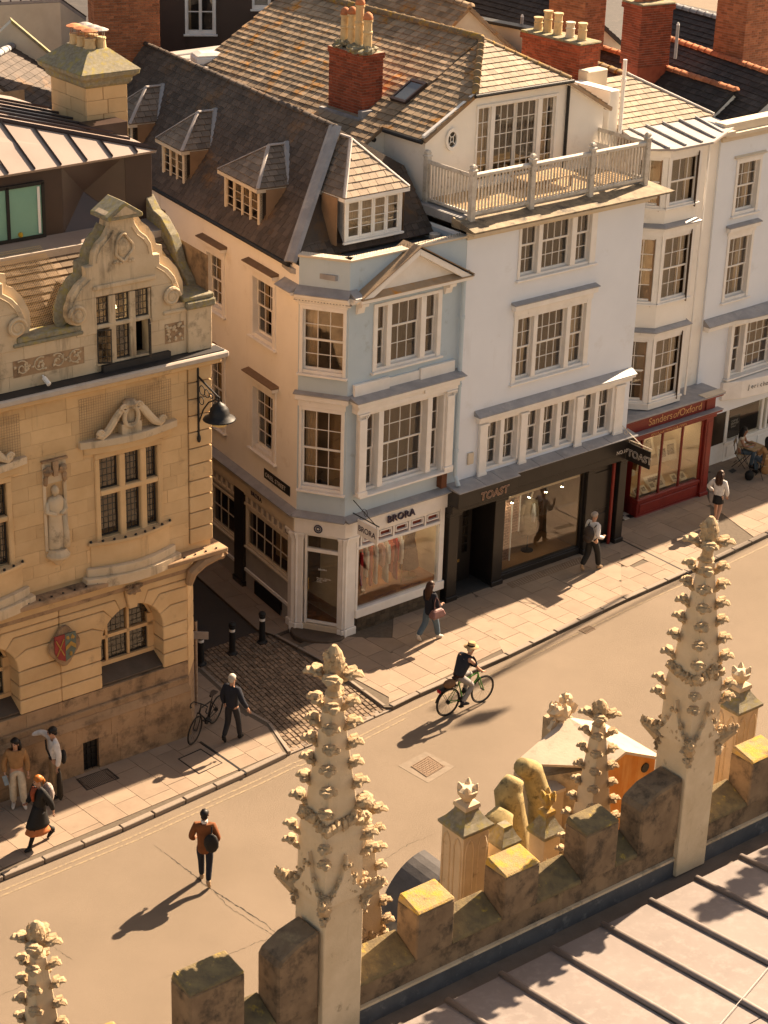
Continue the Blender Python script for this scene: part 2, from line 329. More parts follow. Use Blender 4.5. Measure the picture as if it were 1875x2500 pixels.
def clip_poly(sub, clip):
    out = list(sub); area = sum(clip[i][0]*clip[(i+1) % len(clip)][1]-clip[(i+1) % len(clip)][0]*clip[i][1] for i in range(len(clip)))
    cl = clip if area > 0 else list(reversed(clip))
    for i in range(len(cl)):
        a, b = cl[i], cl[(i+1) % len(cl)]; inp = out; out = []
        if not inp: return []
        def ins(p): return (b[0]-a[0])*(p[1]-a[1])-(b[1]-a[1])*(p[0]-a[0]) >= -1e-9
        for j in range(len(inp)):
            p, q = inp[j-1], inp[j]; ip, iq = ins(p), ins(q)
            if ip != iq:
                d1 = (b[0]-a[0])*(p[1]-a[1])-(b[1]-a[1])*(p[0]-a[0]); d2 = (b[0]-a[0])*(q[1]-a[1])-(b[1]-a[1])*(q[0]-a[0]); t = d1/(d1-d2)
                out.append((p[0]+(q[0]-p[0])*t, p[1]+(q[1]-p[1])*t))
            if iq: out.append(q)
    return out
def parea(p): return abs(sum(p[i][0]*p[(i+1) % len(p)][1]-p[(i+1) % len(p)][0]*p[i][1] for i in range(len(p))))/2 if len(p) > 2 else 0
rs = random.Random(9)
def slates(parent, poly, mat, course=.2, w=.24, t=.018, ind=0, WM=None, base_t=.08, base_mat=None, lift=.0, jit=.12, name='slate', vary=.0, gap=.005):
    """poly: convex 3D points, first edge = eave. base slab + slates; ind = how many become objects"""
    P = [Vector(p) for p in poly]; ex = (P[1]-P[0]).normalized(); n = (P[1]-P[0]).cross(P[2]-P[0]).normalized()
    if n.z < 0: n = -n
    ey = n.cross(ex)
    if (sum(P, Vector())/len(P)-P[0]).dot(ey) < 0: ey = -ey
    if ex.cross(ey).dot(n) < 0: ex = -ex
    Mp = Matrix.Translation(P[0]) @ Matrix((ex, ey, n)).transposed().to_4x4()
    q = [((p-P[0]).dot(ex), (p-P[0]).dot(ey)) for p in P]
    o = MB().slab([p+n*.0 for p in P], base_t).obj('roof_slope', base_mat or mat, parent)
    x0, x1 = min(a[0] for a in q), max(a[0] for a in q); y1 = max(a[1] for a in q); y0 = min(a[1] for a in q)
    full = []; jm = MB(); k = 0; y = y0
    while y < y1-.02:
        cc = course*(1+vary*rs.uniform(-1, 1)); off = (k % 2)*w*.5+rs.uniform(-.1, .1)*w; x = x0-off
        while x < x1:
            ww = w*(1+jit*rs.uniform(-1, 1)); r = [(x+gap, y), (x+ww-gap, y), (x+ww-gap, y+cc*1.25), (x+gap, y+cc*1.25)]
            c = clip_poly(r, q); ar = parea(c); dz = rs.uniform(0, .006)
            if ar > .25*parea(r):
                if len(c) == 4 and abs(ar-parea(r)) < 1e-5: full.append((x, y, ww, cc, dz))
                else:
                    m = len(c); top = []; bot = []
                    for (a, b) in c:
                        h = t*1.9*(1-(b-y)/(cc*1.25))+.004+dz; top.append(Mp @ Vector((a, b, h+t*.4))); bot.append(Mp @ Vector((a, b, -.002)))
                    jm.add(top+bot, [tuple(range(m)), tuple(range(2*m-1, m-1, -1))]+[(i, (i+1) % m, m+(i+1) % m, m+i) for i in range(m)])
            x += ww
        y += cc; k += 1
    if ind and WM is not None:
        cp = Vector((0, 0, CAM_H)); full.sort(key=lambda s: ((WM @ Mp @ Vector((s[0], s[1], 0)))-cp).length)
    um = MB().hexa([(0, 0, .0), (1, 0, .0), (1, 1, -.1), (0, 1, -.1), (0, 0, 1.0), (1, 0, 1.0), (1, 1, .18), (0, 1, .18)])
    ume = um.mesh(name) if ind else None
    if ume: ume.materials.append(mat)
    for i, (x, yy, ww, cc, dz) in enumerate(full):
        mm = Mp @ T3(x+gap, yy, .001) @ RZ(rs.uniform(-.6, .6)) @ S3(ww-2*gap, cc*1.25, t*2.3+dz)
        if i < ind: mk(name, ume, None, o, mm)
        else: jm.add([mm @ Vector(v) for v in um.v], um.f)
    if jm.v: jm.obj(name+'_field' if ind else name+'_courses', mat, o, kind='stuff', fix=False)
    return o
def ridge(parent, a, b, mat, r=.11, seg=.33, name='ridge_tile', lip=True):
    a, b = Vector(a), Vector(b); L = (b-a).length; n = max(1, int(L/seg)); ex = (b-a)/L; ey = Vector((0, 0, 1)).cross(ex).normalized(); ez = ex.cross(ey)
    Mp = Matrix((ex, ey, ez)).transposed().to_4x4(); me = MB()
    rings = []
    for x, k in ((0, 1.0), (L/n*.93, 1.0), (L/n*.93, 1.12), (L/n*1.02, 1.12)):
        rings.append([(x, math.cos(math.pi*i/8)*r*k, math.sin(math.pi*i/8)*r*k-.03) for i in range(9)])
    me.loft(rings); m = me.mesh(name, True); m.materials.append(mat)
    for i in range(n): mk(name, m, None, parent, Matrix.Translation(a+ex*(L/n*i)) @ Mp @ RX(rs.uniform(-3, 3)))
def cap_strip(parent, a, b, mat, w=.12, t=.03, name='hip_flashing'):
    a, b = Vector(a), Vector(b); MB().tube([a, b], [(w, t), (w, t)], 6).obj(name, mat, parent)
def bricks(parent, x0, x1, y0, y1, z0, z1, mat, bl=.225, bh=.075, g=.011, ind_faces=(), core=None, name='brick', WM=None):
    MB().box(x0+.012, x1-.012, y0+.012, y1-.012, z0, z1).obj('mortar_core', core or MORTAR, parent)
    n = max(1, int(round((z1-z0)/bh))); h = (z1-z0)/n; jm = MB(); me = ub(mat, name); cnt = 0; rr = random.Random(3)
    for k in range(n):
        za, zb = z0+k*h+g/2, z0+(k+1)*h-g/2
        for face in ('f', 'l', 'r', 'b'):
            a, b = (x0, x1) if face in 'fb' else (y0, y1); x = a-(bl/2 if k % 2 else 0)
            while x < b-.02:
                p, q = max(x, a)+g/2, min(x+bl, b)-g/2; x += bl
                if q-p < .03: continue
                d = rr.uniform(-.003, .004); e = .09
                if face == 'f': bx = (p, q, y0-d, y0+e, za, zb)
                elif face == 'b': bx = (p, q, y1-e, y1+d, za, zb)
                elif face == 'l': bx = (x0-d, x0+e, p, q, za, zb)
                else: bx = (x1-e, x1+d, p, q, za, zb)
                if face in ind_faces: mk(name, me, None, parent, box_at(*bx)); cnt += 1
                else: jm.box(*bx)
    if jm.v: jm.obj(name+('_courses' if not ind_faces else '_rear'), mat, parent, kind='stuff', fix=False)
def text(parent, body, size, M, mat, name='lettering', font_shear=0, ext=.004, align='LEFT', outline=0, space=1.0, bold=0):
    cu = bpy.data.curves.new(name, 'FONT'); cu.body = body; cu.size = size; cu.extrude = ext; cu.shear = font_shear; cu.align_x = align; cu.space_character = space; cu.offset = bold
    tmp = bpy.data.objects.new(name, cu); COL.objects.link(tmp); dg = bpy.context.evaluated_depsgraph_get()
    me = bpy.data.meshes.new_from_object(tmp.evaluated_get(dg)); bpy.data.objects.remove(tmp)
    if outline:
        me2 = me; bm = bmesh.new(); bm.from_mesh(me2); bmesh.ops.remove_doubles(bm, verts=bm.verts, dist=1e-5); bm.to_mesh(me2); bm.free()
    me.materials.clear(); me.materials.append(mat)
    return mk(name, me, None, parent, M)
def outline_text(parent, body, size, M, mat, font_shear=0, thick=.007, align='LEFT', name='outline_letter'):
    cu = bpy.data.curves.new(name, 'FONT'); cu.body = body; cu.size = size; cu.shear = font_shear; cu.align_x = align; cu.fill_mode = 'NONE'; cu.bevel_depth = thick; cu.space_character = 1.05; cu.offset = .004
    tmp = bpy.data.objects.new(name, cu); COL.objects.link(tmp); dg = bpy.context.evaluated_depsgraph_get()
    me = bpy.data.meshes.new_from_object(tmp.evaluated_get(dg)); bpy.data.objects.remove(tmp); me.materials.clear(); me.materials.append(mat)
    return mk(name, me, None, parent, M)
FACE = RX(90)                                        # text plane -> facade plane (reads from -y)
# ================================================================ ground, road, pavements
PZ = .11
road = MB().add([(-200, -80, 0), (200, -80, 0), (200, 320, 0), (-200, 320, 0)], [(0, 1, 2, 3)]).obj('road', ASPH, kind='structure', fix=False)
road['label'] = 'sunlit worn asphalt road of the high street'
def g2(x, y, z=0): p = gp(x, y, z); return (p.x, p.y)
KL = [g2(*p) for p in ((11, 2150), (300, 2032), (601, 1897), (700, 1850))]
KR = [g2(*p) for p in ((959, 1735), (1024, 1703), (1240, 1609), (1528, 1471), (1679, 1404), (1752, 1371), (1875, 1312))]
def ext(p, q, d): L = math.hypot(q[0]-p[0], q[1]-p[1]); return (q[0]+(q[0]-p[0])/L*d, q[1]+(q[1]-p[1])/L*d)
KL = [ext(KL[1], KL[0], 6)] + KL; KR = KR + [ext(KR[-2], KR[-1], 10)]
rp = random.Random(21)
def offs(line, d):
    out = []
    for i in range(len(line)):
        a = line[max(i-1, 0)]; b = line[min(i+1, len(line)-1)]; L = math.hypot(b[0]-a[0], b[1]-a[1]); out.append((line[i][0]-(b[1]-a[1])/L*d, line[i][1]+(b[0]-a[0])/L*d))
    return out
def kerbs(parent, line, w=.15, h=PZ+.01, seg=.92):
    inner = offs(line, w)
    for i in range(len(line)-1):
        a, b, c, d = line[i], line[i+1], inner[i+1], inner[i]; L = math.hypot(b[0]-a[0], b[1]-a[1]); n = max(1, round(L/seg))
        for k in range(n):
            t0, t1 = k/n+.004, (k+1)/n-.004; lp = lambda p, q, t: (p[0]+(q[0]-p[0])*t, p[1]+(q[1]-p[1])*t)
            q = [lp(a, b, t0), lp(a, b, t1), lp(d, c, t1), lp(d, c, t0)]; hh = h+rp.uniform(-.004, .004)
            MB().prism(q, 0, hh, 'z').obj('kerbstone', KERB, parent, bev=.015)
    return inner
def paving(parent, poly, ang, col=.62, lens=(.62, .78, .95), z=PZ, mat=PAVE, holes=()):
    """flagstones in courses running across the pavement, clipped to a convex outline"""
    a = rad(ang); ex = (math.cos(a), math.sin(a)); ey = (-ex[1], ex[0]); q = [(p[0]*ex[0]+p[1]*ex[1], p[0]*ey[0]+p[1]*ey[1]) for p in poly]
    hq = [[(p[0]*ex[0]+p[1]*ex[1], p[0]*ey[0]+p[1]*ey[1]) for p in h] for h in holes]
    x0, x1, y0, y1 = min(p[0] for p in q), max(p[0] for p in q), min(p[1] for p in q), max(p[1] for p in q); x = x0-rp.uniform(0, .3)
    while x < x1:
        cw = col*rp.choice((.85, 1, 1, 1.2)); y = y0-rp.uniform(0, .5)
        while y < y1:
            l = rp.choice(lens); r = clip_poly([(x+.005, y+.005), (x+cw-.005, y+.005), (x+cw-.005, y+l-.005), (x+.005, y+l-.005)], q)
            if parea(r) > .02:
                cx, cy = sum(p[0] for p in r)/len(r), sum(p[1] for p in r)/len(r)
                if not any(parea(clip_poly(r, h)) > .6*parea(r) for h in hq):
                    w_ = [(p[0]*ex[0]+p[1]*ey[0], p[0]*ex[1]+p[1]*ey[1]) for p in r]
                    MB().prism(w_, .02, z+rp.uniform(-.003, .003), 'z').obj('flagstone', mat, parent)
            y += l
        x += cw
def flat(name, poly, z0, z1, mat, parent=None, kind=None): return MB().prism(poly, z0, z1, 'z').obj(name, mat, parent, kind=kind)
# --- left pavement in front of the stone building
pl = flat('pavement_left', [KL[0], KL[-1], g2(653, 1775), g2(488, 1640), g2(430, 1640), g2(300, 1800), g2(0, 1900), g2(-500, 2050)], 0, PZ-.012, GROUT, kind='structure')
pl['label'] = 'flagstone pavement before the stone building'
inn = kerbs(pl, KL)
cov1 = [g2(*p, PZ) for p in ((434, 1853), (490, 1828), (544, 1863), (486, 1890))]       # inspection cover
cov2 = [g2(*p, PZ) for p in ((186, 1903), (262, 1876), (292, 1900), (212, 1930))]       # area grating
paving(pl, [inn[0], inn[-1], g2(653, 1775, PZ), g2(606, 1748, PZ), g2(430, 1790, PZ), g2(-500, 2080, PZ)], 43, holes=(cov1, cov2))
paving(pl, [g2(606, 1748, PZ), g2(522, 1673, PZ), g2(488, 1640, PZ), g2(440, 1660, PZ), g2(430, 1790, PZ)], 43, holes=(cov1,))
# --- setts across the mouth of the side street
back = [g2(430, 1610), g2(499, 1592), g2(628, 1545), g2(669, 1559)]
setpoly = [g2(488, 1640), g2(700, 1846), g2(955, 1733), g2(781, 1620), g2(669, 1559), g2(628, 1545), g2(499, 1592), g2(470, 1605)]
sb = flat('side_street_mouth', setpoly, .001, .03, GROUT, kind='structure'); sb['label'] = 'sett paved mouth of the side street'
sm = MB(); a0 = rad(-58); ex = (math.cos(a0), math.sin(a0)); ey = (-ex[1], ex[0])
hull = [g2(480, 1632), g2(700, 1846), g2(955, 1733), g2(669, 1559), g2(628, 1545), g2(499, 1592)]
sq_ = [(p[0]*ex[0]+p[1]*ex[1], p[0]*ey[0]+p[1]*ey[1]) for p in hull]
y = min(p[1] for p in sq_)
while y < max(p[1] for p in sq_):
    x = min(p[0] for p in sq_)-rp.uniform(0, .2); wv = rp.uniform(.11, .14)
    while x < max(p[0] for p in sq_):
        l = rp.uniform(.14, .24); r = clip_poly([(x+.012, y+.010), (x+l-.012, y+.010), (x+l-.012, y+wv-.010), (x+.012, y+wv-.010)], sq_)
        if parea(r) > .007:
            h = rp.uniform(.045, .062); b = [(p[0]*ex[0]+p[1]*ey[0], p[0]*ex[1]+p[1]*ey[1]) for p in r]; cx = sum(p[0] for p in b)/len(b); cy = sum(p[1] for p in b)/len(b)
            sl = rp.uniform(-.006, .006)
            rings = [[(p[0], p[1], .02) for p in b], [(p[0], p[1], h-.012) for p in b], [(cx+(p[0]-cx)*.82, cy+(p[1]-cy)*.82, h+sl*(1 if i < 2 else -1)) for i, p in enumerate(b)]]
            sm.loft(rings)
        x += l
    y += wv
sm.obj('granite_setts', SETT, sb, kind='stuff', fix=False)
for (p, q) in (((700, 1847), (830, 1792)), ((830, 1792), (957, 1735))):        # flush granite edging along the carriageway
    for k in range(3):
        a = g2(*p); b = g2(*q); t0, t1 = k/3+.01, (k+1)/3-.01
        A = (a[0]+(b[0]-a[0])*t0, a[1]+(b[1]-a[1])*t0); B = (a[0]+(b[0]-a[0])*t1, a[1]+(b[1]-a[1])*t1)
        o = offs([A, B], .2); MB().prism([A, B, o[1], o[0]], .0, .045, 'z').obj('edging_stone', KERB, sb, bev=.01)
# pale edging lines both sides of the setts
for line in (((488, 1640), (522, 1673), (606, 1748), (653, 1775), (702, 1846)), ((669, 1559), (781, 1620), (936, 1734))):
    pts = [g2(*p) for p in line]
    for i in range(len(pts)-1):
        n = max(1, int(math.hypot(pts[i+1][0]-pts[i][0], pts[i+1][1]-pts[i][1])/.7))
        for k in range(n):
            A = tuple(pts[i][j]+(pts[i+1][j]-pts[i][j])*(k/n+.01) for j in (0, 1)); B = tuple(pts[i][j]+(pts[i+1][j]-pts[i][j])*((k+1)/n-.01) for j in (0, 1))
            o = offs([A, B], .09); MB().prism([A, B, o[1], o[0]], .0, PZ+.003, 'z').obj('edging_stone', KERB, sb, bev=.01)
# --- side street carriageway and its strip of pavement
d_or = (-FO.x).to_2d()
def along(p, d): return (p[0]+d_or.x*d, p[1]+d_or.y*d)
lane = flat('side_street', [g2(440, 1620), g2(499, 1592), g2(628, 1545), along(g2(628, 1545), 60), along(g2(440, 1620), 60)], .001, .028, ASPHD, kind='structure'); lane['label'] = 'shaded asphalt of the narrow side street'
wb = [(FO.w(.3).x, FO.w(.3).y), (FO.w(-60).x, FO.w(-60).y)]
ps = flat('side_pavement', [g2(669, 1559), (wb[0][0], wb[0][1]), wb[1], along(g2(628, 1545), 60), g2(628, 1545)], 0, PZ-.012, GROUT, kind='structure'); ps['label'] = 'narrow shaded pavement along the side street'
paving(ps, [g2(669, 1559), (wb[0][0], wb[0][1]), along(wb[0], 12), along(g2(628, 1545), 12), g2(628, 1545)], -58, .9, (.7, .8))
# --- right pavement in front of the shops
wl = [FT.w(-6.2, .3), FT.w(5.2, .3), FA.w(-1.5, .5), FA.w(12, 3.0)]
base = [(p.x, p.y) for p in wl]
pr = flat('pavement_right', [g2(669, 1559), g2(781, 1620), g2(938, 1735)]+KR+[(base[3][0]+8, base[3][1]), base[3], base[0]], 0, PZ-.012, GROUT, kind='structure'); pr['label'] = 'flagstone pavement along the shop fronts'
innr = kerbs(pr, KR)
gt = [g2(*p, PZ) for p in ((1437, 1372), (1540, 1325), (1583, 1350), (1475, 1400))]
gratepoly = [g2(*p, PZ) for p in ((1236, 1425), (1417, 1360), (1424, 1372), (1252, 1436))]
c_a = [g2(*p, PZ) for p in ((1507, 1373), (1553, 1352), (1576, 1362), (1531, 1385))]
def front(k): return (FT.w(k, .1).x, FT.w(k, .1).y)
paving(pr, [g2(669, 1559), g2(781, 1620), g2(938, 1735), innr[0], front(-3.2), front(-5.2)], 43, holes=(gratepoly, c_a))
paving(pr, [innr[0], innr[1], innr[2], front(-.5), front(-3.2)], 43, holes=(gratepoly, c_a))
paving(pr, [innr[2], innr[3], front(5.2), front(-.5)], 43, holes=(gratepoly, c_a))
paving(pr, [innr[3], innr[4], innr[5], front(9.0), front(5.2)], 43, holes=(gratepoly, c_a))
paving(pr, [front(5.2), front(9.0), (FA.w(3.2, .2).x, FA.w(3.2, .2).y), (FA.w(-1.2, .2).x, FA.w(-1.2, .2).y)], 43)
paving(pr, [innr[5], innr[6], (innr[6][0]+2.0, innr[6][1]+2.0), (FA.w(9, 1.5).x, FA.w(9, 1.5).y), (FA.w(3.2, 1.6).x, FA.w(3.2, 1.6).y), front(9.0)], 43)
# --- painted lines, covers, gratings, cracks
def strip(line, d0, d1, z, mat, name, parent):
    a = offs(line, d0); b = offs(line, d1)
    for i in range(len(line)-1): MB().prism([a[i], a[i+1], b[i+1], b[i]], .0005, z, 'z').obj(name, mat, parent)
for d in (-.24, -.40): strip(KL, d, d-.055, .004, YLINE, 'yellow_line', road)
mid = [KL[-1], g2(830, 1800), KR[0]]
for d in (-.26, -.44): strip(mid, d, d-.05, .0045, YLINE, 'yellow_line', road)
strip(KR, -.26, -.32, .004, YLINE, 'yellow_line', road)
def cover(name, label, poly, z, frame_w, mat, fmat, bars=0, parent=None, pattern=False):
    c = Vector((sum(p[0] for p in poly)/4, sum(p[1] for p in poly)/4)); t = thing(name, label, 'cover', T3(c.x, c.y, z)); q = [(p[0]-c.x, p[1]-c.y) for p in poly]
    inn_ = [(p[0]*(1-frame_w), p[1]*(1-frame_w)) for p in q]; m = MB()
    for i in range(4): m.hexa([(*q[i], -.05), (*q[(i+1) % 4], -.05), (*inn_[(i+1) % 4], -.05), (*inn_[i], -.05), (*q[i], .006), (*q[(i+1) % 4], .006), (*inn_[(i+1) % 4], .006), (*inn_[i], .006)])
    m.obj('frame', fmat, t)
    if bars:
        MB().prism(inn_, -.09, -.06, 'z').obj('pit', IRON, t)
        for k in range(bars):
            f0, f1 = (k+.28)/bars, (k+.72)/bars; lp = lambda a, b, f: (a[0]+(b[0]-a[0])*f, a[1]+(b[1]-a[1])*f)
            MB().prism([lp(inn_[0], inn_[1], f0), lp(inn_[0], inn_[1], f1), lp(inn_[3], inn_[2], f1), lp(inn_[3], inn_[2], f0)], -.03, .003, 'z').obj('bar', fmat, t)
    else:
        k = .97; MB().prism([(p[0]*k, p[1]*k) for p in inn_], -.04, .002, 'z').obj('lid', mat, t)
    if pattern:
        ang = math.atan2(q[1][1]-q[0][1], q[1][0]-q[0][0]); L = math.hypot(inn_[1][0]-inn_[0][0], inn_[1][1]-inn_[0][1]); pm = MB(); n = 9
        for i in range(n):
            for j in range(n):
                r_ = max(abs(i-4), abs(j-4)); x, y = (i-4)*L/n*.98, (j-4)*L/n*.98
                M_ = RZ(math.degrees(ang)) @ T3(x, y, .004) @ RZ(45 if (i+j) % 2 else 0)
                pm.box(-L/n*.38, L/n*.38, -L/n*.13, L/n*.13, -.002, .008, M_)
        pm.obj('raised_pattern', mat, t)
    return t
COVI = pmat('cast_iron_lid', (.20, .135, .085), (.15, .10, .065), 20, .75, .3, 90)
cover('inspection_cover', 'large flagstone filled inspection cover with dark metal edges near the parked bicycle', cov1, PZ+.001, .06, PAVE, IRON)
cover('area_grating', 'black barred area grating in the pavement below the stone wall', cov2, PZ+.001, .05, IRON, IRON, bars=22)
mh = [g2(*p) for p in ((985, 1873), (1054, 1845), (1098, 1875), (1030, 1905))]; mh = [g2(1003, 1872), g2(1046, 1846), g2(1086, 1872), g2(1042, 1898)]
MB().prism([g2(972, 1870), g2(1040, 1835), g2(1110, 1872), g2(1045, 1912)], .0005, .0045, 'z').obj('concrete_surround', pmat('patch', (.22, .175, .13), None, 5, .9, .3, 100), road)
cover('manhole_cover', 'square cast iron manhole cover with raised pattern in the road', mh, .012, .08, COVI, COVI, pattern=True)
cover('gully_grating', 'slotted gully grating beside the right hand kerb', [g2(1412, 1539), g2(1437, 1527), g2(1455, 1536), g2(1431, 1548)], .006, .07, IRON, COVI, bars=7)
cover('pavement_light', 'long perforated pavement light under the dark shop window', gratepoly, PZ+.001, .04, PAVE, COVI, bars=30)
cover('stone_hatch', 'flagstone hatch cover in the pavement past the man with rucksack', c_a, PZ+.001, .05, PAVE, COVI)
cover('drain_cover', 'small square drain cover near the cafe table', [g2(*p, PZ) for p in ((1777, 1149), (1790, 1143), (1800, 1150), (1787, 1157))], PZ+.002, .1, IRON, KERB)
rc = random.Random(4)
CRK = pmat('crack_tar', (.05, .04, .03), (.035, .028, .02), 20, .95, .2)
def crack(pts, w, seed):
    r_ = random.Random(seed); P = [Vector(g2(*p)) for p in pts]; out = []
    for i in range(len(P)-1):
        n = max(2, int((P[i+1]-P[i]).length/.06))
        for k in range(n): out.append(P[i].lerp(P[i+1], k/n)+Vector((r_.uniform(-.018, .018), r_.uniform(-.018, .018))))
    m = MB(); L = len(out)
    for k in range(L-1):
        wa = w*r_.uniform(.2, 1.1)*min(1, 4*min(k, L-1-k)/L+.2); d = (out[k+1]-out[k]); d.normalize(); nn = Vector((-d.y, d.x))*wa
        m.add([(*(out[k]-nn), .003), (*(out[k+1]-nn), .003), (*(out[k+1]+nn), .003), (*(out[k]+nn), .003)], [(0, 1, 2, 3)])
    m.obj('crack', CRK, road, fix=False)
crack([(378, 2065), (440, 2110), (500, 2160), (560, 2200), (640, 2250), (690, 2290)], .016, 1)
crack([(515, 2172), (560, 2215), (630, 2262), (700, 2300)], .007, 2)
crack([(390, 2390), (450, 2370), (560, 2330), (630, 2300), (720, 2270)], .007, 3)
crack([(0, 2430), (60, 2405)], .006, 4); crack([(125, 2310), (180, 2345)], .006, 5)
crack([(700, 2290), (800, 2220), (920, 2110), (1000, 2060), (1080, 2030)], .006, 6)
chan = thing('drain_channel', 'narrow metal drain channel crossing the left pavement to the kerb', 'drain', T3(0, 0, 0))
A, B = g2(486, 1812, PZ), g2(598, 1890, PZ); o = offs([A, B], .06); MB().prism([A, B, o[1], o[0]], PZ-.02, PZ+.005, 'z').obj('channel', IRON, chan)
chan2 = thing('drain_channel', 'narrow metal drain channel crossing the right pavement by the red shop', 'drain', T3(0, 0, 0))
A, B = g2(1500, 1311, PZ), g2(1680, 1400, PZ); o = offs([A, B], .05); MB().prism([A, B, o[1], o[0]], PZ-.02, PZ+.005, 'z').obj('channel', IRON, chan2)
# ================================================================ grey-white house with black shopfront, balcony and brown stone roof
bt = thing('terraced_house', 'pale grey rendered house with black shopfront, roof balcony and brown slate roof', 'house', FT.M)
X0, X1 = -1.32, 4.97
W3 = (.43, 3.2, 8.62, 10.08); W2 = (.42, 3.19, 5.8, 7.64)
W1 = (-.34, 4.40, 3.6, 4.95)
mb = MB(); wall_holes(mb, X0, X1, 2.9, 10.12, [W3, W2, (-.62, 4.68, 3.56, 4.98)], d=.3)
mb.add([(X1, 0, 0), (X1, 12, 0), (X1, 12, 10.1), (X1, 0, 10.1)], [(0, 1, 2, 3)]); mb.add([(X0, .02, 0), (X0, 12, 0), (X0, 12, 10.1), (X0, .02, 10.1)], [(0, 1, 2, 3)])
mb.add([(X0, 12, 0), (X1, 12, 0), (X1, 12, 12), (X0, 12, 12)], [(0, 1, 2, 3)])
mb.obj('front_wall', RENDG, bt, fix=False)
w = 3.2-.43
def fr(a): return .43+w*a
sash(bt, *W3, [(fr(.04), fr(.235), 2, 3), (fr(.305), fr(.66), 4, 3), (fr(.745), fr(.915), 2, 3)], rec=.12, cas=.09, rmat=ROOMD)
sash(bt, *W2, [(fr(.055), fr(.24), 2, 4), (fr(.31), fr(.67), 4, 4), (fr(.745), fr(.925), 2, 4)], rec=.12, cas=.09, hood=(.34, .16, LEAD), curtain=((fr(.75), fr(.92)), (fr(.2), fr(.24))))
# first floor strip of seven sashes between pilasters
wins = [(-.33, .10), (.29, .72), (1.10, 1.52), (1.72, 2.15), (2.36, 2.77), (3.16, 3.59), (3.79, 4.23)]
sash(bt, -.62, 4.68, 3.56, 4.98, [(a, b, 2, 3) for a, b in wins], rec=.13, cas=.09, proud=.05, sill=0, rmat=ROOMD, name='window_strip')
for a, b in ((-.64, -.37), (.81, 1.05), (2.87, 3.11), (4.36, 4.69)):
    p = MB(); p.box(a, b, -.11, -.052, 3.45, 4.86); p.box(a-.03, b+.03, -.13, -.052, 4.86, 4.93); p.box(a-.02, b+.02, -.125, -.052, 3.45, 3.55); p.obj('pilaster', WHITE, bt, bev=.008)
c = MB(); c.box(-.72, 4.9, -.14, -.002, 4.985, 5.10); c.box(-.78, 4.96, -.22, -.002, 5.10, 5.18); c.obj('cornice', WHITE, bt, bev=.01)
MB().hexa([(-.8, -.24, 5.182), (4.98, -.24, 5.182), (4.98, -.002, 5.182), (-.8, -.002, 5.182), (-.8, -.24, 5.20), (4.98, -.24, 5.20), (4.98, -.002, 5.33), (-.8, -.002, 5.33)]).obj('cornice_flashing', LEAD, bt)
# shopfront
f = MB(); f.box(X0-.35, .42, -.52, -.02, 2.95, 3.40); f.box(.42, 5.0, -.36, -.02, 2.95, 3.40); f.box(X0-.35, 5.0, -.30, -.02, 2.72, 2.95); f.obj('fascia', BLACKP, bt, bev=.015)
for a, b, yy in ((X0-.38, -.75, -.58), (-.75, -.15, -.58), (-.15, .45, -.58), (.45, 1.3, -.42), (1.3, 2.2, -.42), (2.2, 3.1, -.42), (3.1, 4.0, -.42), (4.0, 5.05, -.42)):
    MB().hexa([(a+.005, yy, 3.402), (b-.005, yy, 3.402), (b-.005, -.0, 3.402), (a+.005, -.0, 3.402), (a+.005, yy, 3.43), (b-.005, yy, 3.43), (b-.005, -.0, 3.50), (a+.005, -.0, 3.50)]).obj('lead_sheet', LEAD, bt, bev=.006)
for a, b in ((-1.62, -1.28), (0, .36), (3.44, 3.72), (4.7, 4.98)):
    p = MB(); p.box(a, b, -.16, .2, .24, 2.60); p.box(a-.03, b+.03, -.2, .2, 0, .24); p.box(a-.05, b+.05, -.22, .2, 2.60, 2.72); p.obj('shop_pilaster', BLACKP, bt, bev=.01)
MB().box(.36, 3.44, -.06, .2, .0, .28).obj('stall_riser', BLACKP, bt, bev=.01)
sw = MB(); sw.box(.36, .42, -.04, .06, .28, 2.72); sw.box(3.38, 3.44, -.04, .06, .28, 2.72); sw.box(.42, 3.38, -.04, .06, .28, .33); sw.box(.42, 3.38, -.04, .06, 2.66, 2.72)
sw = sw.obj('shop_window', BLACKP, bt, bev=.006); mk('pane', SPANE, None, sw, box_at(.42, 3.38, .0, .008, .33, 2.66))
FLOORW = pmat('shop_floor', (.36, .19, .08), (.27, .14, .06), 2, .5, .05, 20)
SHOPW = pmat('shop_cream_wall', (.62, .50, .34), (.54, .43, .28), 1.5, .8, .05, 20)
WOVEN = pmat('woven_brown', (.24, .13, .07), (.15, .085, .045), 30, .9, .4, 60)
room(sw, .30, 3.42, .07, 2.4, .2, 2.85, None, ROOM, 'shop_interior')
MB().box(.32, 3.40, .08, 2.38, .205, .25).obj('display_floor', FLOORW, sw); MB().box(.42, 3.38, .10, .4, 2.42, 2.64).obj('lighting_pelmet', SHOPW, sw)
for i in range(4): MB().tube([(.95+i*.62, .16, 2.40), (.88+i*.62, .13, 2.26)], .04, 8).obj('spotlight', IRON, sw); MB().tube([(.88+i*.62, .13, 2.262), (.878+i*.62, .129, 2.255)], .036, 8).obj('spot_lens', emat('spot_lens', (1, .8, .5), 60) if i == 0 else bpy.data.materials['spot_lens'], sw)
MB().box(1.9, 3.36, 1.4, 1.45, .3, 2.3).obj('woven_screen', WOVEN, sw)
CLOTHP = pmat('pink_cloth', (.60, .40, .30), (.52, .34, .25), 20, .9, .1); CLOTHB = pmat('brown_weave', (.14, .07, .05), None, 20, .9, .1)
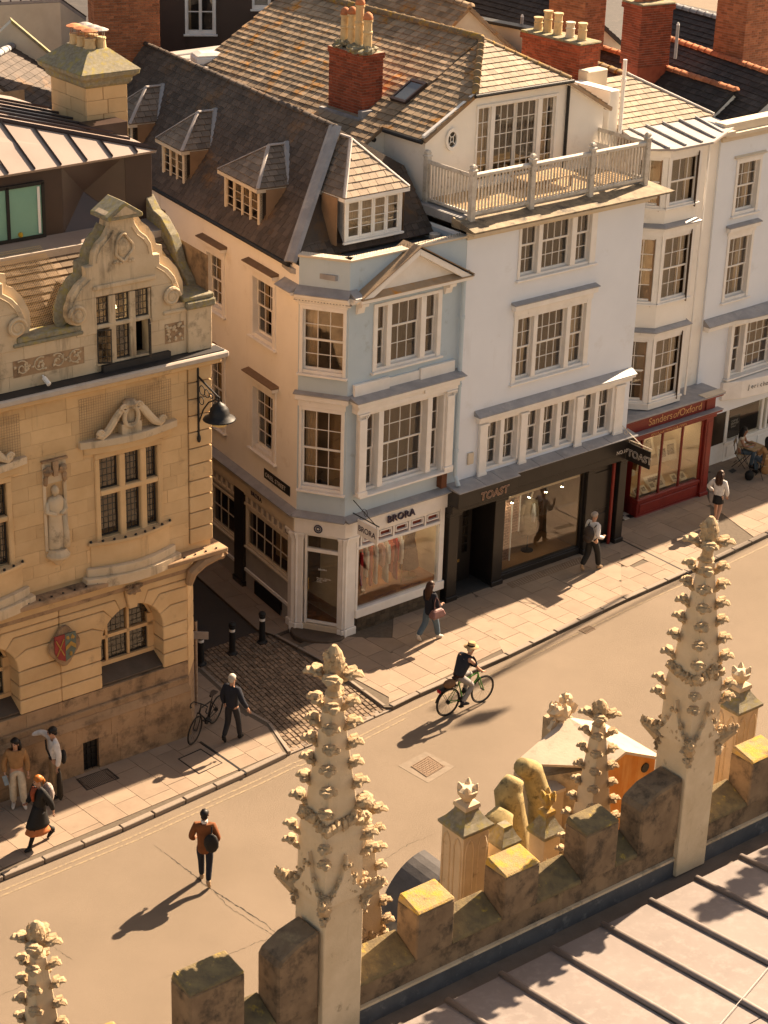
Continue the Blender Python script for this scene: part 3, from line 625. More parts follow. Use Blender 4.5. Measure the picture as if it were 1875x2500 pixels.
for (a, b, z0, yy) in ((.50, 1.02, .45, .30), (1.16, 1.62, 1.05, .62)):
    t = thing('display_blanket', 'tall pink basket weave blanket hanging left in the dark shop window' if a < 1 else 'short pink basket weave blanket hanging behind the dark shop window', 'blanket', FT.M)
    m = MB(); wavy(m, a, b, yy, z0, 2.38, 2, .015, .02); m.obj('cloth', CLOTHP, t, smooth=True)
    pm = MB(); nx = 6; nz = int((2.3-z0)/.085)
    for i in range(nx):
        for j in range(nz):
            x = a+.05+(b-a-.1)*(i+.5)/nx; zq = z0+.05+j*.085+.04
            for k in range(3):
                if (i+j) % 2: pm.box(x-.035, x+.035, yy-.035, yy-.030, zq-.028+k*.026, zq-.020+k*.026)
                else: pm.box(x-.030+k*.026, x-.022+k*.026, yy-.035, yy-.030, zq-.035, zq+.035)
    pm.obj('weave_marks', CLOTHB, t, kind='stuff', fix=False)
    e = MB(); e.box(a-.03, a, yy-.03, yy+.01, z0-.02, 2.4); e.box(b, b+.03, yy-.03, yy+.01, z0-.02, 2.4); e.obj('border', WHITE, t)
t = thing('shop_mannequin', 'beige coat and white top on a dummy in the dark shop window', 'mannequin', FT.M @ T3(2.15, .75, .25))
COATM = pmat('beige_coat', (.34, .27, .18), (.27, .21, .14), 12, .9, .2)
m = MB(); m.loft([[(math.cos(2*math.pi*k/12)*r*1.25, math.sin(2*math.pi*k/12)*r*.8, z) for k in range(12)] for r, z in ((.22, .55), (.24, .75), (.19, 1.15), (.21, 1.4), (.17, 1.52), (.06, 1.58))]); m.obj('coat', COATM, t, smooth=True)
for s in (-1, 1): MB().tube([(s*.2, 0, 1.45), (s*.30, .02, 1.15), (s*.29, -.05, .85)], [.075, .065, .05], 8).obj('sleeve', COATM, t, smooth=True)
MB().tube([(0, 0, 1.5), (0, 0, 1.62), (0, 0, 1.78), (0, 0, 1.84)], [.05, .06, .09, .03], 10).obj('head', pmat('dummy', (.5, .42, .32)), t, smooth=True)
MB().tube([(0, -.14, .95), (0, -.15, 1.2), (0, -.12, 1.48)], [(.10, .06), (.11, .06), (.08, .05)], 8).obj('white_top', WHITE, t, smooth=True)
MB().lathe([(.18, 0), (.18, .02), (.02, .03), (.02, .6)], (0, 0, 0), 12).obj('stand', IRON, t)
# entrance, recessed
rm = room(bt, -1.28, 0, .02, 1.0, .0, 2.75, None, BLACKP, 'entrance_recess')
MB().box(-1.28, 0, -.14, .98, .0, .14).obj('door_step', pmat('dark_slate_step', (.05, .045, .04)), bt)
d = MB(); 
for a, b, z0, z1 in ((-1.22, -1.12, .15, 2.6), (-.30, -.18, .15, 2.6), (-1.12, -.30, .15, .95), (-1.12, -.30, 2.35, 2.6), (-.9, -.5, .95, 2.35)): d.box(a, b, .55, .60, z0, z1)
for k in range(6): d.box(-1.12, -.9, .56, .59, .95+k*.26, .98+k*.26); d.box(-.5, -.30, .56, .59, .95+k*.26, .98+k*.26)
d = d.obj('shop_door', BLACKP, bt)
for a, b in ((-1.12, -.9), (-.5, -.30)): mk('pane', SPANE, None, d, box_at(a, b, .572, .578, .95, 2.35))
MB().box(-.78, -.58, .535, .548, .75, .83).obj('letter_plate', pmat('brass', (.5, .32, .1), None, 5, .35, 0, metal=.8), d)
MB().box(-1.2, -.2, 1.02, 1.04, .3, 2.6).obj('interior_panel', SHOPW, d)  # plain cream panel behind the door
# right hand side door in the narrow black bay
MB().box(3.72, 4.7, .05, .12, .0, 2.72).obj('side_door', BLACKP, bt, bev=.01)
for z0, z1 in ((.3, 1.1), (1.25, 2.4)): MB().box(3.9, 4.5, .03, .05, z0, z1).obj('door_panel', BLACKP, bt, bev=.015)
MB().tube([(4.55, -.06, .0), (4.55, -.06, 2.7)], .05, 8).obj('red_downpipe', REDP, bt)
GILT = pmat('gilt_letter', (.62, .36, .16), (.55, .31, .13), 8, .5, 0); CREAML = pmat('cream_letter', (.75, .68, .58), None, 8, .6, 0)
outline_text(bt, 'TOAST', .30, T3(-.92, -.54, 3.03) @ FACE, pmat('copper_letter', (.55, .33, .22), None, 8, .4, 0), .12, .006)
text(bt, 'NO.103', .15, T3(4.26, -.38, 3.0) @ FACE, CREAML)
# eaves, gutter and balcony deck
e = MB(); e.box(X0-.05, 5.1, -.30, 0, 10.12, 10.20); e.box(X0-.05, 5.1, -.06, -.003, 9.98, 10.12); e.obj('eaves_board', CREAM, bt, bev=.01)
MB().hexa([(X0-.1, -.36, 10.205), (5.7, -.36, 10.205), (5.3, .5, 10.205), (X0-.1, .5, 10.205), (X0-.1, -.36, 10.25), (5.7, -.36, 10.25), (5.3, .5, 10.46), (X0-.1, .5, 10.46)]).obj('eaves_apron', pmat('mossy_lead', (.33, .26, .17), (.16, .13, .09), 3, .8, .3, 30, (.05, .045, .04), 2.2, (.50, .66)), bt)
MB().box(X0-.02, 5.15, .3, 3.6, 10.26, 10.47).obj('deck_base', LEAD, bt)
PLANK = pmat('deck_plank', (.42, .29, .15), (.33, .22, .11), 5, .8, .2, 40, (.14, .10, .06), 4, (.6, .78), var=.15); pk = ub(PLANK, 'deck_plank')
for i in range(13): mk('deck_plank', pk, None, bt, box_at(X0+.3, 5.0, .48+i*.115, .585+i*.115, 10.48, 10.515))
tb = thing('garden_table', 'low slatted wooden table standing on the roof balcony', 'table', FT.M @ T3(2.3, 1.15, 10.515)); tm = ub(PLANK, 'table_slat')
for i in range(7): mk('table_slat', tm, None, tb, box_at(-.85, .85, -.42+i*.12, -.315+i*.12, .30, .33))
for sx in (-.7, .7):
    for sy in (-.3, .3): mk('leg', ub(PLANK, 'leg'), None, tb, box_at(sx-.04, sx+.04, sy-.04, sy+.04, 0, .30))
rl = MB(); PST = [(-1.05, .2), (.95, .2), (3.05, .2), (5.08, .2)]
rail = bpy.data.objects.new('balcony_railing', None); COL.objects.link(rail); rail.parent = bt; ZB, ZT = 10.47, 11.62
for (x, y) in PST + [(5.08, 2.1), (-1.05, 1.92)]:
    p = MB(); p.box(x-.075, x+.075, y-.075, y+.075, ZB-.15, ZT); p.sq([(.095, 0), (.095, .03), (.06, .05), (.075, .10), (.05, .15), (.012, .17)], (x, y, ZT)); p.obj('post', WOODW, rail, bev=.008)
bal = ub(WOODW, 'baluster')
def railrun(a, b):
    a, b = Vector((*a, 0)), Vector((*b, 0)); L = (b-a).length; ang = math.degrees(math.atan2((b-a).y, (b-a).x)); n = int(L/.108)
    M_ = Matrix.Translation(a) @ RZ(ang); r = MB(); r.hexa([(.07, -.05, ZT-.17), (L-.07, -.05, ZT-.17), (L-.07, .05, ZT-.17), (.07, .05, ZT-.17), (.07, -.045, ZT-.09), (L-.07, -.045, ZT-.09), (L-.07, .045, ZT-.06), (.07, .045, ZT-.06)]); r.obj('top_rail', WOODW, rail, M_, bev=.008); MB().box(.07, L-.07, -.035, .035, ZB+.03, ZB+.11).obj('bottom_rail', WOODW, rail, M_, bev=.008)
    for i in range(1, n): mk('baluster', bal, None, rail, M_ @ box_at(L*i/n-.018, L*i/n+.018, -.018, .018, ZB+.11, ZT-.17))
for i in range(3): railrun(PST[i], PST[i+1])
railrun(PST[0], (-1.05, 1.92)); railrun(PST[3], (5.08, 2.1))
# attic room behind the balcony
gy = 2.0; AP = Vector((2.08, 3.57, 13.95)); GLx, GRx = -1.08, 5.2
def zr(s): return 13.95-(2.08-s)*.576
gw = MB(); oc = [( -.22+.20*math.cos(2*math.pi*k/20), 11.93+.27*math.sin(2*math.pi*k/20)) for k in range(20)]
wall_holes(gw, .46, 3.7, 10.3, 12.98, [(.60, 3.46, 10.6, 12.68)], gy)
gw.add([(GLx, gy, 10.3), (.46, gy, 10.3), (.46, gy, 12.98), (GLx, gy, 12.12)], [(0, 1, 2, 3)])
gw.add([(3.7, gy, 10.3), (GRx, gy, 10.3), (GRx, gy, 12.15), (3.7, gy, 12.98)], [(0, 1, 2, 3)])
gw.add([(GLx, gy, 9.5), (GLx, 3.62, 9.5), (GLx, 3.62, 12.1), (GLx, gy, 12.1)], [(0, 1, 2, 3)])
gw.add([(GLx, 3.62, 9.5), (-2.6, 3.62, 9.5), (-2.6, 3.62, zr(-2.6)-.03), (GLx, 3.62, 12.1)], [(0, 1, 2, 3)])
gw.add([(GRx, gy, 9.5), (GRx, 12, 9.5), (GRx, 12, 12.1), (GRx, gy, 12.1)], [(0, 1, 2, 3)])
gw.obj('attic_wall', RENDW, bt, fix=False)
fw_ = [(.66, 1.10, 2, 5), (1.24, 1.98, 3, 5), (2.0, 2.74, 3, 5), (2.90, 3.38, 2, 5)]
sash(bt, .60, 3.46, 10.6, 12.68, fw_, rec=.06, cas=.08, y0=gy, sill=.06, meet=False, name='french_window', ex=0, rmat=ROOMD, dr=1.2, curtain=((.68, 1.0), (1.05, 1.2), (2.95, 3.3)))
ov = MB(); n = 24
for k in range(n):
    t0, t1 = 2*math.pi*k/n, 2*math.pi*(k+1)/n
    def q(t, r): return (-.22+.21*r*math.cos(t), 11.93+.29*r*math.sin(t))
    a, b, c_, d_ = q(t0, 1), q(t1, 1), q(t1, .68), q(t0, .68)
    ov.hexa([(a[0], gy-.06, a[1]), (b[0], gy-.06, b[1]), (c_[0], gy-.06, c_[1]), (d_[0], gy-.06, d_[1]), (a[0], gy-.002, a[1]), (b[0], gy-.002, b[1]), (c_[0], gy-.002, c_[1]), (d_[0], gy-.002, d_[1])])
for k in range(4):
    t0 = math.pi/4+k*math.pi/2; ov.tube([(-.22+.05*math.cos(t0), gy-.03, 11.93+.07*math.sin(t0)), (-.22+.15*math.cos(t0), gy-.03, 11.93+.21*math.sin(t0))], .012, 6)
ov.tube([(-.22+.05*math.cos(2*math.pi*k/14), gy-.03, 11.93+.07*math.sin(2*math.pi*k/14)) for k in range(14)], .012, 6, closed=True)
ov = ov.obj('oval_window', WHITE, bt); MB().prism([(-.22+.15*math.cos(2*math.pi*k/20), 11.93+.21*math.sin(2*math.pi*k/20)) for k in range(20)], gy-.012, gy-.004).obj('pane', pmat('dark_glass', (.03, .025, .02), None, 3, .1, 0, spec=.6), ov)
for s in (-1,1):
    pass
MB().tube([(3.78, gy-.06, 10.5), (3.78, gy-.06, 12.9)], .045, 8).obj('downpipe', IRON, bt)
bb = MB(); bb.prism([(GLx-.12, 12.0), (.44, 12.86), (.44, 13.02), (GLx-.12, 12.16)], gy-.10, gy-.003); bb.prism([(3.72, 12.86), (GRx+.12, 12.0), (GRx+.12, 12.16), (3.72, 13.02)], gy-.10, gy-.003); bb.obj('bargeboard', WHITE, bt)
for zz_, xx in ((11.75, -1.45), (11.35, -1.75)): MB().tube([(xx, 3.60, zz_), (xx, 3.55, zz_)], .06, 12).obj('vent', IRON, bt)
MB().box(-2.1, GLx-.002, 2.5, 3.6, 10.75, 10.85).obj('lead_shelf', LEAD, bt)
RF = bpy.data.objects.new('brown_roof', None); COL.objects.link(RF); RF.parent = bt
RE = Vector((2.35, 12.0, 13.95)); 
lowL = [(-2.45, 3.50, zr(-2.45)), (-2.45, 12.0, zr(-2.45))]
# main left slope in two convex pieces: full depth behind y 3.5, short piece over the attic room
slates(RF, [(-2.45, 12.0, zr(-2.45)), (-2.45, 3.5, zr(-2.45)), (AP.x, 3.57, AP.z), (AP.x, 12.0, AP.z)], SLATEB, .225, .29, .014, ind=150, WM=FT.M, vary=.12, name='slate', gap=.011)
slates(RF, [(GLx-.15, 3.5, zr(GLx-.15)), (GLx-.15, gy-.14, zr(GLx-.15)), (.46, gy-.14, zr(.46)), (AP.x, 3.5, AP.z)], SLATEB, .225, .29, .014, ind=60, WM=FT.M, vary=.12, name='slate', gap=.011)
slates(RF, [(.40, gy-.16, zr(.44)), (3.76, gy-.16, zr(.44)), (AP.x, AP.y, AP.z+.01)], SLATEL, .2, .26, .014, ind=90, WM=FT.M, name='slate')
slates(RF, [(GRx+.2, gy-.14, 12.05), (GRx+.2, 12, 12.05), (AP.x, 12, AP.z), (AP.x, AP.y, AP.z), (3.72, gy-.14, 12.98)], SLATEB, .25, .4, .014, name='slate')
ridge(RF, AP+Vector((0, 0, .03)), (AP.x, 12.0, AP.z+.03), pmat('lichen_ridge', (.28, .20, .12), (.18, .13, .08), 6, .95, .4, 40, (.40, .24, .04), 5, (.5, .65)), .12, .4)
ridge(RF, (.40, gy-.14, zr(.44)+.05), AP+Vector((0, 0, .02)), MATS['lichen_ridge'], .09, .3, 'hip_tile'); ridge(RF, (3.76, gy-.14, zr(.44)+.05), AP+Vector((0, 0, .02)), MATS['lichen_ridge'], .08, .3, 'hip_tile')
gt_ = MB(); gt_.tube([(.36, gy-.2, zr(.44)-.03), (3.8, gy-.2, zr(.44)-.03)], .05, 8); gt_.tube([(GLx-.2, gy-.1, zr(GLx)-.12), (GLx-.2, 3.4, zr(GLx)-.12)], .06, 8); gt_.obj('gutter', IRON, bt)
# roof window
rwn = Vector((-.35, 3.85, 0)); sk_dir = math.atan(.576)
M_ = T3(-.45, 3.55, zr(-.45)+.03) @ Matrix.Rotation(-sk_dir, 4, 'Y')
k_ = MB(); k_.box(0, .09, 0, .62, 0, .09); k_.box(.76, .86, 0, .62, 0, .09); k_.box(.09, .76, 0, .07, 0, .09); k_.box(.09, .76, .55, .62, 0, .09); k_ = k_.obj('roof_window', BROWNM, bt, M_, bev=.008)
mk('pane', ub(pmat('sky_glass', (.10, .11, .12), None, 3, .08, 0, spec=.9), 'pane'), None, k_, box_at(.09, .76, .07, .55, .05, .065))
# brick chimney with four pots
ch = bpy.data.objects.new('chimney', None); COL.objects.link(ch); ch.parent = bt
bricks(ch, -1.1, -.42, 4.53, 5.94, 11.6, 13.55, BRICK, ind_faces=('f', 'l'))
bricks(ch, -1.13, -.39, 4.50, 5.97, 13.55, 13.70, BRICK)
m = MB(); rr = random.Random(8)
for i in range(16): m.blob((-1.1+rr.random()*.68, 4.5+i*.092, 13.74+rr.uniform(-.02, .05)), (rr.uniform(.12, .22), .14, rr.uniform(.06, .12)), i, .35)
m.obj('mortar_flaunching', MOSS, ch)
fl = MB(); fl.box(-1.22, -.36, 4.36, 4.53, 11.75, 12.28); fl.box(-1.28, -1.1, 4.4, 6.1, 11.6, 12.1); fl.obj('flashing', LEAD, ch)
def pot(parent, x, y, z, h, r, cap=True, mat=BUFF):
    m = MB(); m.lathe([(r*1.08, 0), (r*1.08, .05), (r*.98, .07), (r*.92, h*.55), (r*1.05, h*.57), (r*1.05, h*.62), (r*.9, h*.64), (r*.88, h-.06), (r*1.08, h-.05), (r*1.08, h), (r*.7, h)], (x, y, z), 14); o = m.obj('chimney_pot', mat, parent, smooth=False)
    if cap: MB().lathe([(r*1.0, 0), (r*1.05, .05), (r*.85, .13), (r*.35, .18), (.01, .19)], (x, y, z+h), 14).obj('pot_cap', TERRA, o, smooth=True)
    return o
for (y, h) in ((5.72, .78), (5.42, .84), (5.12, 1.12), (4.78, .80)): pot(ch, -.76, y, 13.72, h, .125)
# ================================================================ blue corner house with cream shopfront
bb_ = thing('corner_house', 'pale blue corner house with pediment, cream clothes shop below and dormered slate roof', 'house', FT.M)
RO = FT.Mi @ FO.M; RC = FT.Mi @ FC.M
def o2t(s, y, z): return RO @ Vector((s, y, z))
B2 = (-4.25, -2.08, 7.13, 8.86); B1 = (-4.70, -1.72, 4.0, 6.2)
mb = MB(); wall_holes(mb, -5.0, -1.325, 3.3, 10.04, [B2, B1]); mb.add([(-1.325, .01, 0), (-1.325, 3, 0), (-1.325, 3, 10.0), (-1.325, .01, 10.0)], [(0, 1, 2, 3)]); mb.obj('front_wall', RENDB, bb_, fix=False)
A2 = (.03, 1.22, 7.13, 8.86); A1 = (.05, 1.22, 4.05, 6.27)
mb = MB(); wall_holes(mb, 0, CHL, 3.3, 10.04, [A2, A1]); mb.obj('corner_wall', RENDB, bb_, RC, fix=False)
OW = [(-4.71, -3.55, 7.33, 8.95), (-2.12, -.78, 7.32, 9.02), (-2.12, -.74, 4.27, 6.12), (-4.70, -3.55, 4.1, 6.15), (-8.4, -7.2, 7.33, 8.95), (-8.4, -7.2, 4.1, 6.15)]
mb = MB(); wall_holes(mb, -16, .36, 3.2, 9.80, OW); mb.add([(-16, 0, 3.2), (-16, 6, 3.2), (-16, 6, 9.8), (-16, 0, 9.8)], [(0, 1, 2, 3)]); mb.add([(-16, .02, 0), (-4.8, .02, 0), (-4.8, .02, 3.2), (-16, .02, 3.2)], [(0, 1, 2, 3)]); mb.obj('side_wall', RENDW, bb_, RO, fix=False)
sash(bb_, *B2, [(-4.10, -3.86, 1, 3), (-3.66, -2.78, 3, 3), (-2.56, -2.24, 1, 3)], rec=.12, cas=.09)
# first floor bay with half columns
sash(bb_, *B1, [(-4.46, -4.13, 1, 4), (-3.92, -2.55, 4, 4), (-2.34, -2.02, 1, 4)], rec=.10, cas=.10, proud=.16, sill=.26, name='bay_window', curtain=((-2.34, -2.02),))
for a, b in ((-4.80, -4.50), (-1.96, -1.66)):
    p = MB(); p.box(a+.03, b-.03, -.235, -.162, 4.12, 6.05); p.box(a, b, -.26, -.162, 4.0, 4.12); p = p.obj('half_column', WHITE, bb_, bev=.01)
    c = MB(); c.box(a-.02, b+.02, -.27, -.162, 6.16, 6.2)
    for x in (a+.03, b-.03):
        c.tube([(x+.07*(1-k/16)*math.cos(k*.7), -.22, 6.10+.07*(1-k/16)*math.sin(k*.7)) for k in range(14)], .014, 6)
    c.obj('capital', WHITE, p)
c = MB(); c.box(-4.86, -1.60, -.24, -.003, 6.203, 6.32); c.box(-4.86, -3.75, -.29, -.003, 6.32, 6.45); c.box(-2.75, -1.60, -.29, -.003, 6.32, 6.45); c.box(-3.75, -2.75, -.24, -.003, 6.32, 6.45); c.box(-4.95, -1.50, -.36, -.003, 6.45, 6.55); c.obj('bay_entablature', WHITE, bb_, bev=.01)
MB().hexa([(-4.98, -.4, 6.552), (-1.46, -.4, 6.552), (-1.46, -.003, 6.552), (-4.98, -.003, 6.552), (-4.98, -.4, 6.57), (-1.46, -.4, 6.57), (-1.46, -.003, 6.66), (-4.98, -.003, 6.66)]).obj('entablature_flashing', LEAD, bb_)
for a, b, h, yy in ((-4.85, -3.75, 6.93, -.10), (-3.75, -2.75, 6.88, -.05), (-2.75, -1.62, 6.93, -.10)): MB().box(a, b, yy, -.003, 6.6, h).obj('blocking_course', WHITE, bb_, bev=.008)
# chamfered corner windows
sash(bb_, *A2, [(.14, 1.11, 3, 4)], M=RC, rec=.10, cas=.10, hood=(.12, .07, LEAD), curtain=((.14, .42),))
sash(bb_, *A1, [(.14, 1.11, 3, 4)], M=RC, rec=.10, cas=.10, hood=(.32, .12, LEAD), curtain=((.14, .45),), rmat=ROOMD)
for i, wv in enumerate(OW):
    s0, s1, z0, z1 = wv; sash(bb_, s0, s1, z0, z1, [(s0+.17, s1-.17, 3, 4)], M=RO, rec=.14, cas=.13, hood=(.22, .18, pmat('worn_tile', (.20, .13, .08), None, 5) if i == 0 else MATS['worn_tile']), rmat=ROOMD, curtain=((s0+.17, s0+.4),))
# string course, cornice and pediment
for M_, a, b in ((None, -5.04, -4.78), (RC, -.04, CHL+.05), (RO, -.35, .40)):
    c = MB(); c.box(a, b, -.16, -.003, 9.02, 9.10); c.box(a, b, -.26, -.003, 9.10, 9.18); c.obj('cornice', WHITE, bb_, M_, bev=.01)
    MB().hexa([(a, -.30, 9.182), (b, -.30, 9.182), (b, -.003, 9.182), (a, -.003, 9.182), (a, -.30, 9.2), (b, -.30, 9.2), (b, -.003, 9.34), (a, -.003, 9.34)]).obj('cornice_flashing', LEAD, bb_, M_)
    if M_ is RC:
        for k in range(16): mk('dentil', ub(WHITE, 'dentil'), None, bb_, RC @ box_at(k*.078, k*.078+.04, -.13, -.003, 8.97, 9.018))
pL, pR, pA = (-4.86, 9.12), (-1.32, 9.12), (-3.09, 10.12)
pd = MB(); pd.box(pL[0], pR[0], -.30, -.003, 9.04, 9.13); pd.prism([(pL[0]+.2, 9.13), (pR[0]-.2, 9.13), (pA[0], 9.98)], -.12, -.003); 
for q in (pL, pR): pd.prism([(q[0], q[1]+.01), (q[0]+(.32 if q is pL else -.32), q[1]+.01), (pA[0], pA[1]-.16), (pA[0], pA[1])], -.30, -.003)
pd.obj('pediment', WHITE, bb_, bev=.01)
for q in (pL, pR):
    a = Vector((q[0], -.34, q[1]+.05)); b = Vector((pA[0], -.34, pA[1]+.04)); MB().hexa([tuple(a), tuple(b), (b.x, .35, b.z), (a.x, .35, a.z), (a.x, -.34, a.z+.03), (b.x, -.34, b.z+.03), (b.x, .35, b.z+.03), (a.x, .35, a.z+.03)]).obj('pediment_slates', SLATEB, bb_)
MB().hexa([(pL[0], -.33, 9.132), (pR[0], -.33, 9.132), (pR[0], -.12, 9.132), (pL[0], -.12, 9.132), (pL[0], -.33, 9.15), (pR[0], -.33, 9.15), (pR[0], -.12, 9.24), (pL[0], -.12, 9.24)]).obj('pediment_ledge', SLATEB, bb_)
for k in range(18):
    for q, s in ((pL, 1), (pR, -1)):
        t = .12+k*.045; x = q[0]+(pA[0]-q[0])*t; z = q[1]+(pA[1]-q[1])*t-.13
        mk('dentil', ub(WHITE, 'dentil'), None, bb_, box_at(x-.02, x+.02, -.17, -.12, z-.04, z+.01))
for x in (-4.72, -1.95): c = MB(); c.prism([(-.26, 9.02), (-.002, 9.02), (-.002, 8.72), (-.08, 8.74), (-.12, 8.9), (-.24, 8.94)], x-.09, x+.12, 'x'); c.obj('bracket', WHITE, bb_)
# parapet coping with bird spikes
for M_, a, b in ((None, -5.03, -1.33), (RC, -.02, CHL+.02)):
    MB().box(a, b, -.06, .24, 10.042, 10.10).obj('coping', CREAM, bb_, M_, bev=.01)
    s_ = MB()
    for k in range(int((b-a)/.035)): s_.tube([(a+k*.035, .02, 10.10), (a+k*.035, .02+random.uniform(-.05, .05), 10.20)], .003, 3)
    s_.obj('bird_spikes', IRON, bb_, M_, kind='stuff', fix=False)
pb = MB(); pb.add([(-5.0, .24, 9.6), (-1.33, .24, 9.6), (-1.33, .24, 10.04), (-5, .24, 10.04)], [(0, 1, 2, 3)]); pb.obj('parapet_back', RENDW, bb_, fix=False)
MB().prism([(-5.75, 1.35), (-5.25, .25), (-1.33, .25), (-1.33, 2.2), (-5.5, 2.2)], 9.55, 9.68, 'z').obj('lead_gutter', LEAD, bb_)
dp = MB(); dp.tube([(-1.48, -.12, 9.0), (-1.48, -.12, 3.75), (-1.48, -.22, 3.6), (-1.5, -.3, 3.5)], .06, 10)
for zq in (8.0, 6.2, 4.4): dp.tube([(-1.48, -.12, zq), (-1.48, -.12, zq+.08)], .075, 10)
dp.lathe([(.06, 0), (.10, .12), (.12, .22), (.12, .28)], (-1.48, -.12, 8.95), 10); dp.obj('downpipe', RENDB, bb_)
MB().box(-2.0, -1.82, -.2, -.01, 3.52, 3.95).obj('vent_box', pmat('brown_tile', (.12, .05, .025)), bb_); MB().box(-.98, -.78, -.06, -.004, 3.88, 4.2).obj('alarm_box', CREAM, bb_, bev=.01)
# ---- shopfront
def fascia(M_, a, b, name='fascia'):
    f = MB(); f.box(a, b, -.10, -.0, 2.88, 3.28); f.box(a, b, -.16, -.0, 3.28, 3.34); f.obj(name, WHITE if M_ is not RO else CREAM, bb_, M_, bev=.01)
    MB().hexa([(a, -.24, 3.342), (b, -.24, 3.342), (b, 0, 3.342), (a, 0, 3.342), (a, -.24, 3.37), (b, -.24, 3.37), (b, 0, 3.46), (a, 0, 3.46)]).obj('fascia_lead', LEAD, bb_, M_)
fascia(None, -5.06, -1.66); fascia(RC, -.05, CHL+.06); fascia(RO, -4.9, .42)
BRO = pmat('navy_letter', (.04, .03, .06), None, 5, .4, 0)
text(bb_, 'BRORA', .26, T3(-3.72, -.14, 2.99) @ FACE, BRO, ext=.02, space=1.12, bold=.004)
text(bb_, 'BRORA', .17, RO @ T3(-1.9, -.11, 3.0) @ FACE, BRO, space=1.12, bold=.003)
lg = MB(); lg.tube([(.62+.1*math.cos(2*math.pi*k/16), -.12, 3.06+.1*math.sin(2*math.pi*k/16)) for k in range(16)], .016, 6, closed=True); lg.tube([(.62+.05*math.cos(2*math.pi*k/12), -.12, 3.06+.05*math.sin(2*math.pi*k/12)) for k in range(12)], .014, 6, closed=True); lg.obj('emblem', BRO, bb_, RC)
# front shop window
ft = MB(); ft.box(-4.64, -4.56, -.06, .1, .76, 2.88); ft.box(-1.86, -1.70, -.06, .1, .5, 2.88); ft.box(-4.56, -1.86, -.06, .1, 2.44, 2.52); ft.box(-4.64, -1.66, -.10, .1, .52, .76); ft.box(-4.56, -1.86, -.05, .1, 2.80, 2.88); sb_ = ft.obj('shop_window', WHITE, bb_, bev=.01)
mk('pane', SPANE, None, sb_, box_at(-4.56, -1.86, .02, .028, .76, 2.44))
for k in range(5):
    x = -4.5+k*.53; MB().box(x, x+.05, -.05, .06, 2.52, 2.80).obj('transom_post', WHITE, sb_); q = MB(); a, b = x+.09, x+.49
    q.box(a, b, -.04, .03, 2.60, 2.63); q.box(a, b, -.04, .03, 2.75, 2.78); q.box(a, a+.03, -.04, .03, 2.63, 2.75); q.box(b-.03, b, -.04, .03, 2.63, 2.75); q.obj('transom_light', WHITE, sb_)
MB().box(-4.56, -1.86, .06, .09, 2.52, 2.80).obj('transom_back', pmat('red_backing', (.28, .07, .04)), sb_)
TILE = pmat('glazed_tile', (.11, .085, .06), (.075, .058, .042), 8, .35, .1, 20, var=.3); tm_ = ub(TILE, 'tile')
MB().box(-4.56, -1.72, .0, .1, 0, .52).obj('stall_riser', GROUT, bb_)
for i in range(18):
    for j in range(3): mk('tile', tm_, None, bb_, box_at(-4.55+i*.157, -4.40+i*.157, -.03, .0, .03+j*.16, .18+j*.16))
WOODF = pmat('oak_floor', (.40, .17, .055), (.28, .11, .035), 3, .4, .05, 20, (.5, .25, .09), 2, (.55, .7))
rm = room(sb_, -4.9, -1.6, .11, 3.0, .4, 2.95, None, SHOPW, 'shop_interior'); MB().box(-4.9, -1.6, .12, 3.0, .42, .72).obj('display_floor', WOODF, sb_)
LAMP = emat('shop_lamp', (1, .80, .52), 9)
for i in range(4): MB().tube([(-4.2+i*.7, .9, 2.93), (-4.2+i*.7, .9, 2.90)], .14, 12).obj('ceiling_lamp', LAMP, sb_)
GOLD = pmat('brass_rail', (.5, .33, .12), None, 5, .3, 0, metal=.9)
rk = thing('clothes_rail', 'brass clothes rail inside the cream shop window', 'rail', FT.M @ T3(-3.3, .55, .72)); MB().tube([(-1.0, 0, 1.45), (.75, 0, 1.45)], .016, 8).obj('bar', GOLD, rk)
for x in (-.95, .7): MB().tube([(x, 0, 0), (x, 0, 1.45)], .016, 8).obj('upright', GOLD, rk)
REDC = pmat('red_cloth', (.40, .02, .03), (.30, .015, .02), 8, .85, .2); CORAL = pmat('coral_cloth', (.55, .13, .08), (.45, .10, .06), 8, .85, .2); WHC = pmat('white_cloth', (.72, .68, .62), None, 8, .85, .2); PNK = pmat('pale_pink_cloth', (.62, .38, .32), None, 8, .85, .2); PRT = pmat('floral_cloth', (.30, .19, .12), (.10, .06, .05), 40, .85, .2)
gar = [(WHC, .75, 'white knitted jacket at the left end of the clothes rail'), (REDC, 1.05, 'deep red dress beside the white jacket on the clothes rail'), (WHC, .85, 'white blouse hanging third from left on the clothes rail'), (CORAL, 1.15, 'coral dress hanging fourth from left on the clothes rail'), (WHC, 1.15, 'long white dress hanging fifth from left on the clothes rail'), (PNK, .7, 'pale pink cardigan hanging sixth from left on the clothes rail'), (WHC, 1.2, 'long white trousers hanging seventh from left on the clothes rail'), (CORAL, .95, 'striped coral top hanging eighth from left on the clothes rail'), (REDC, 1.2, 'long red skirt hanging ninth from left on the clothes rail'), (WHC, .8, 'white shirt at the right end of the clothes rail')]
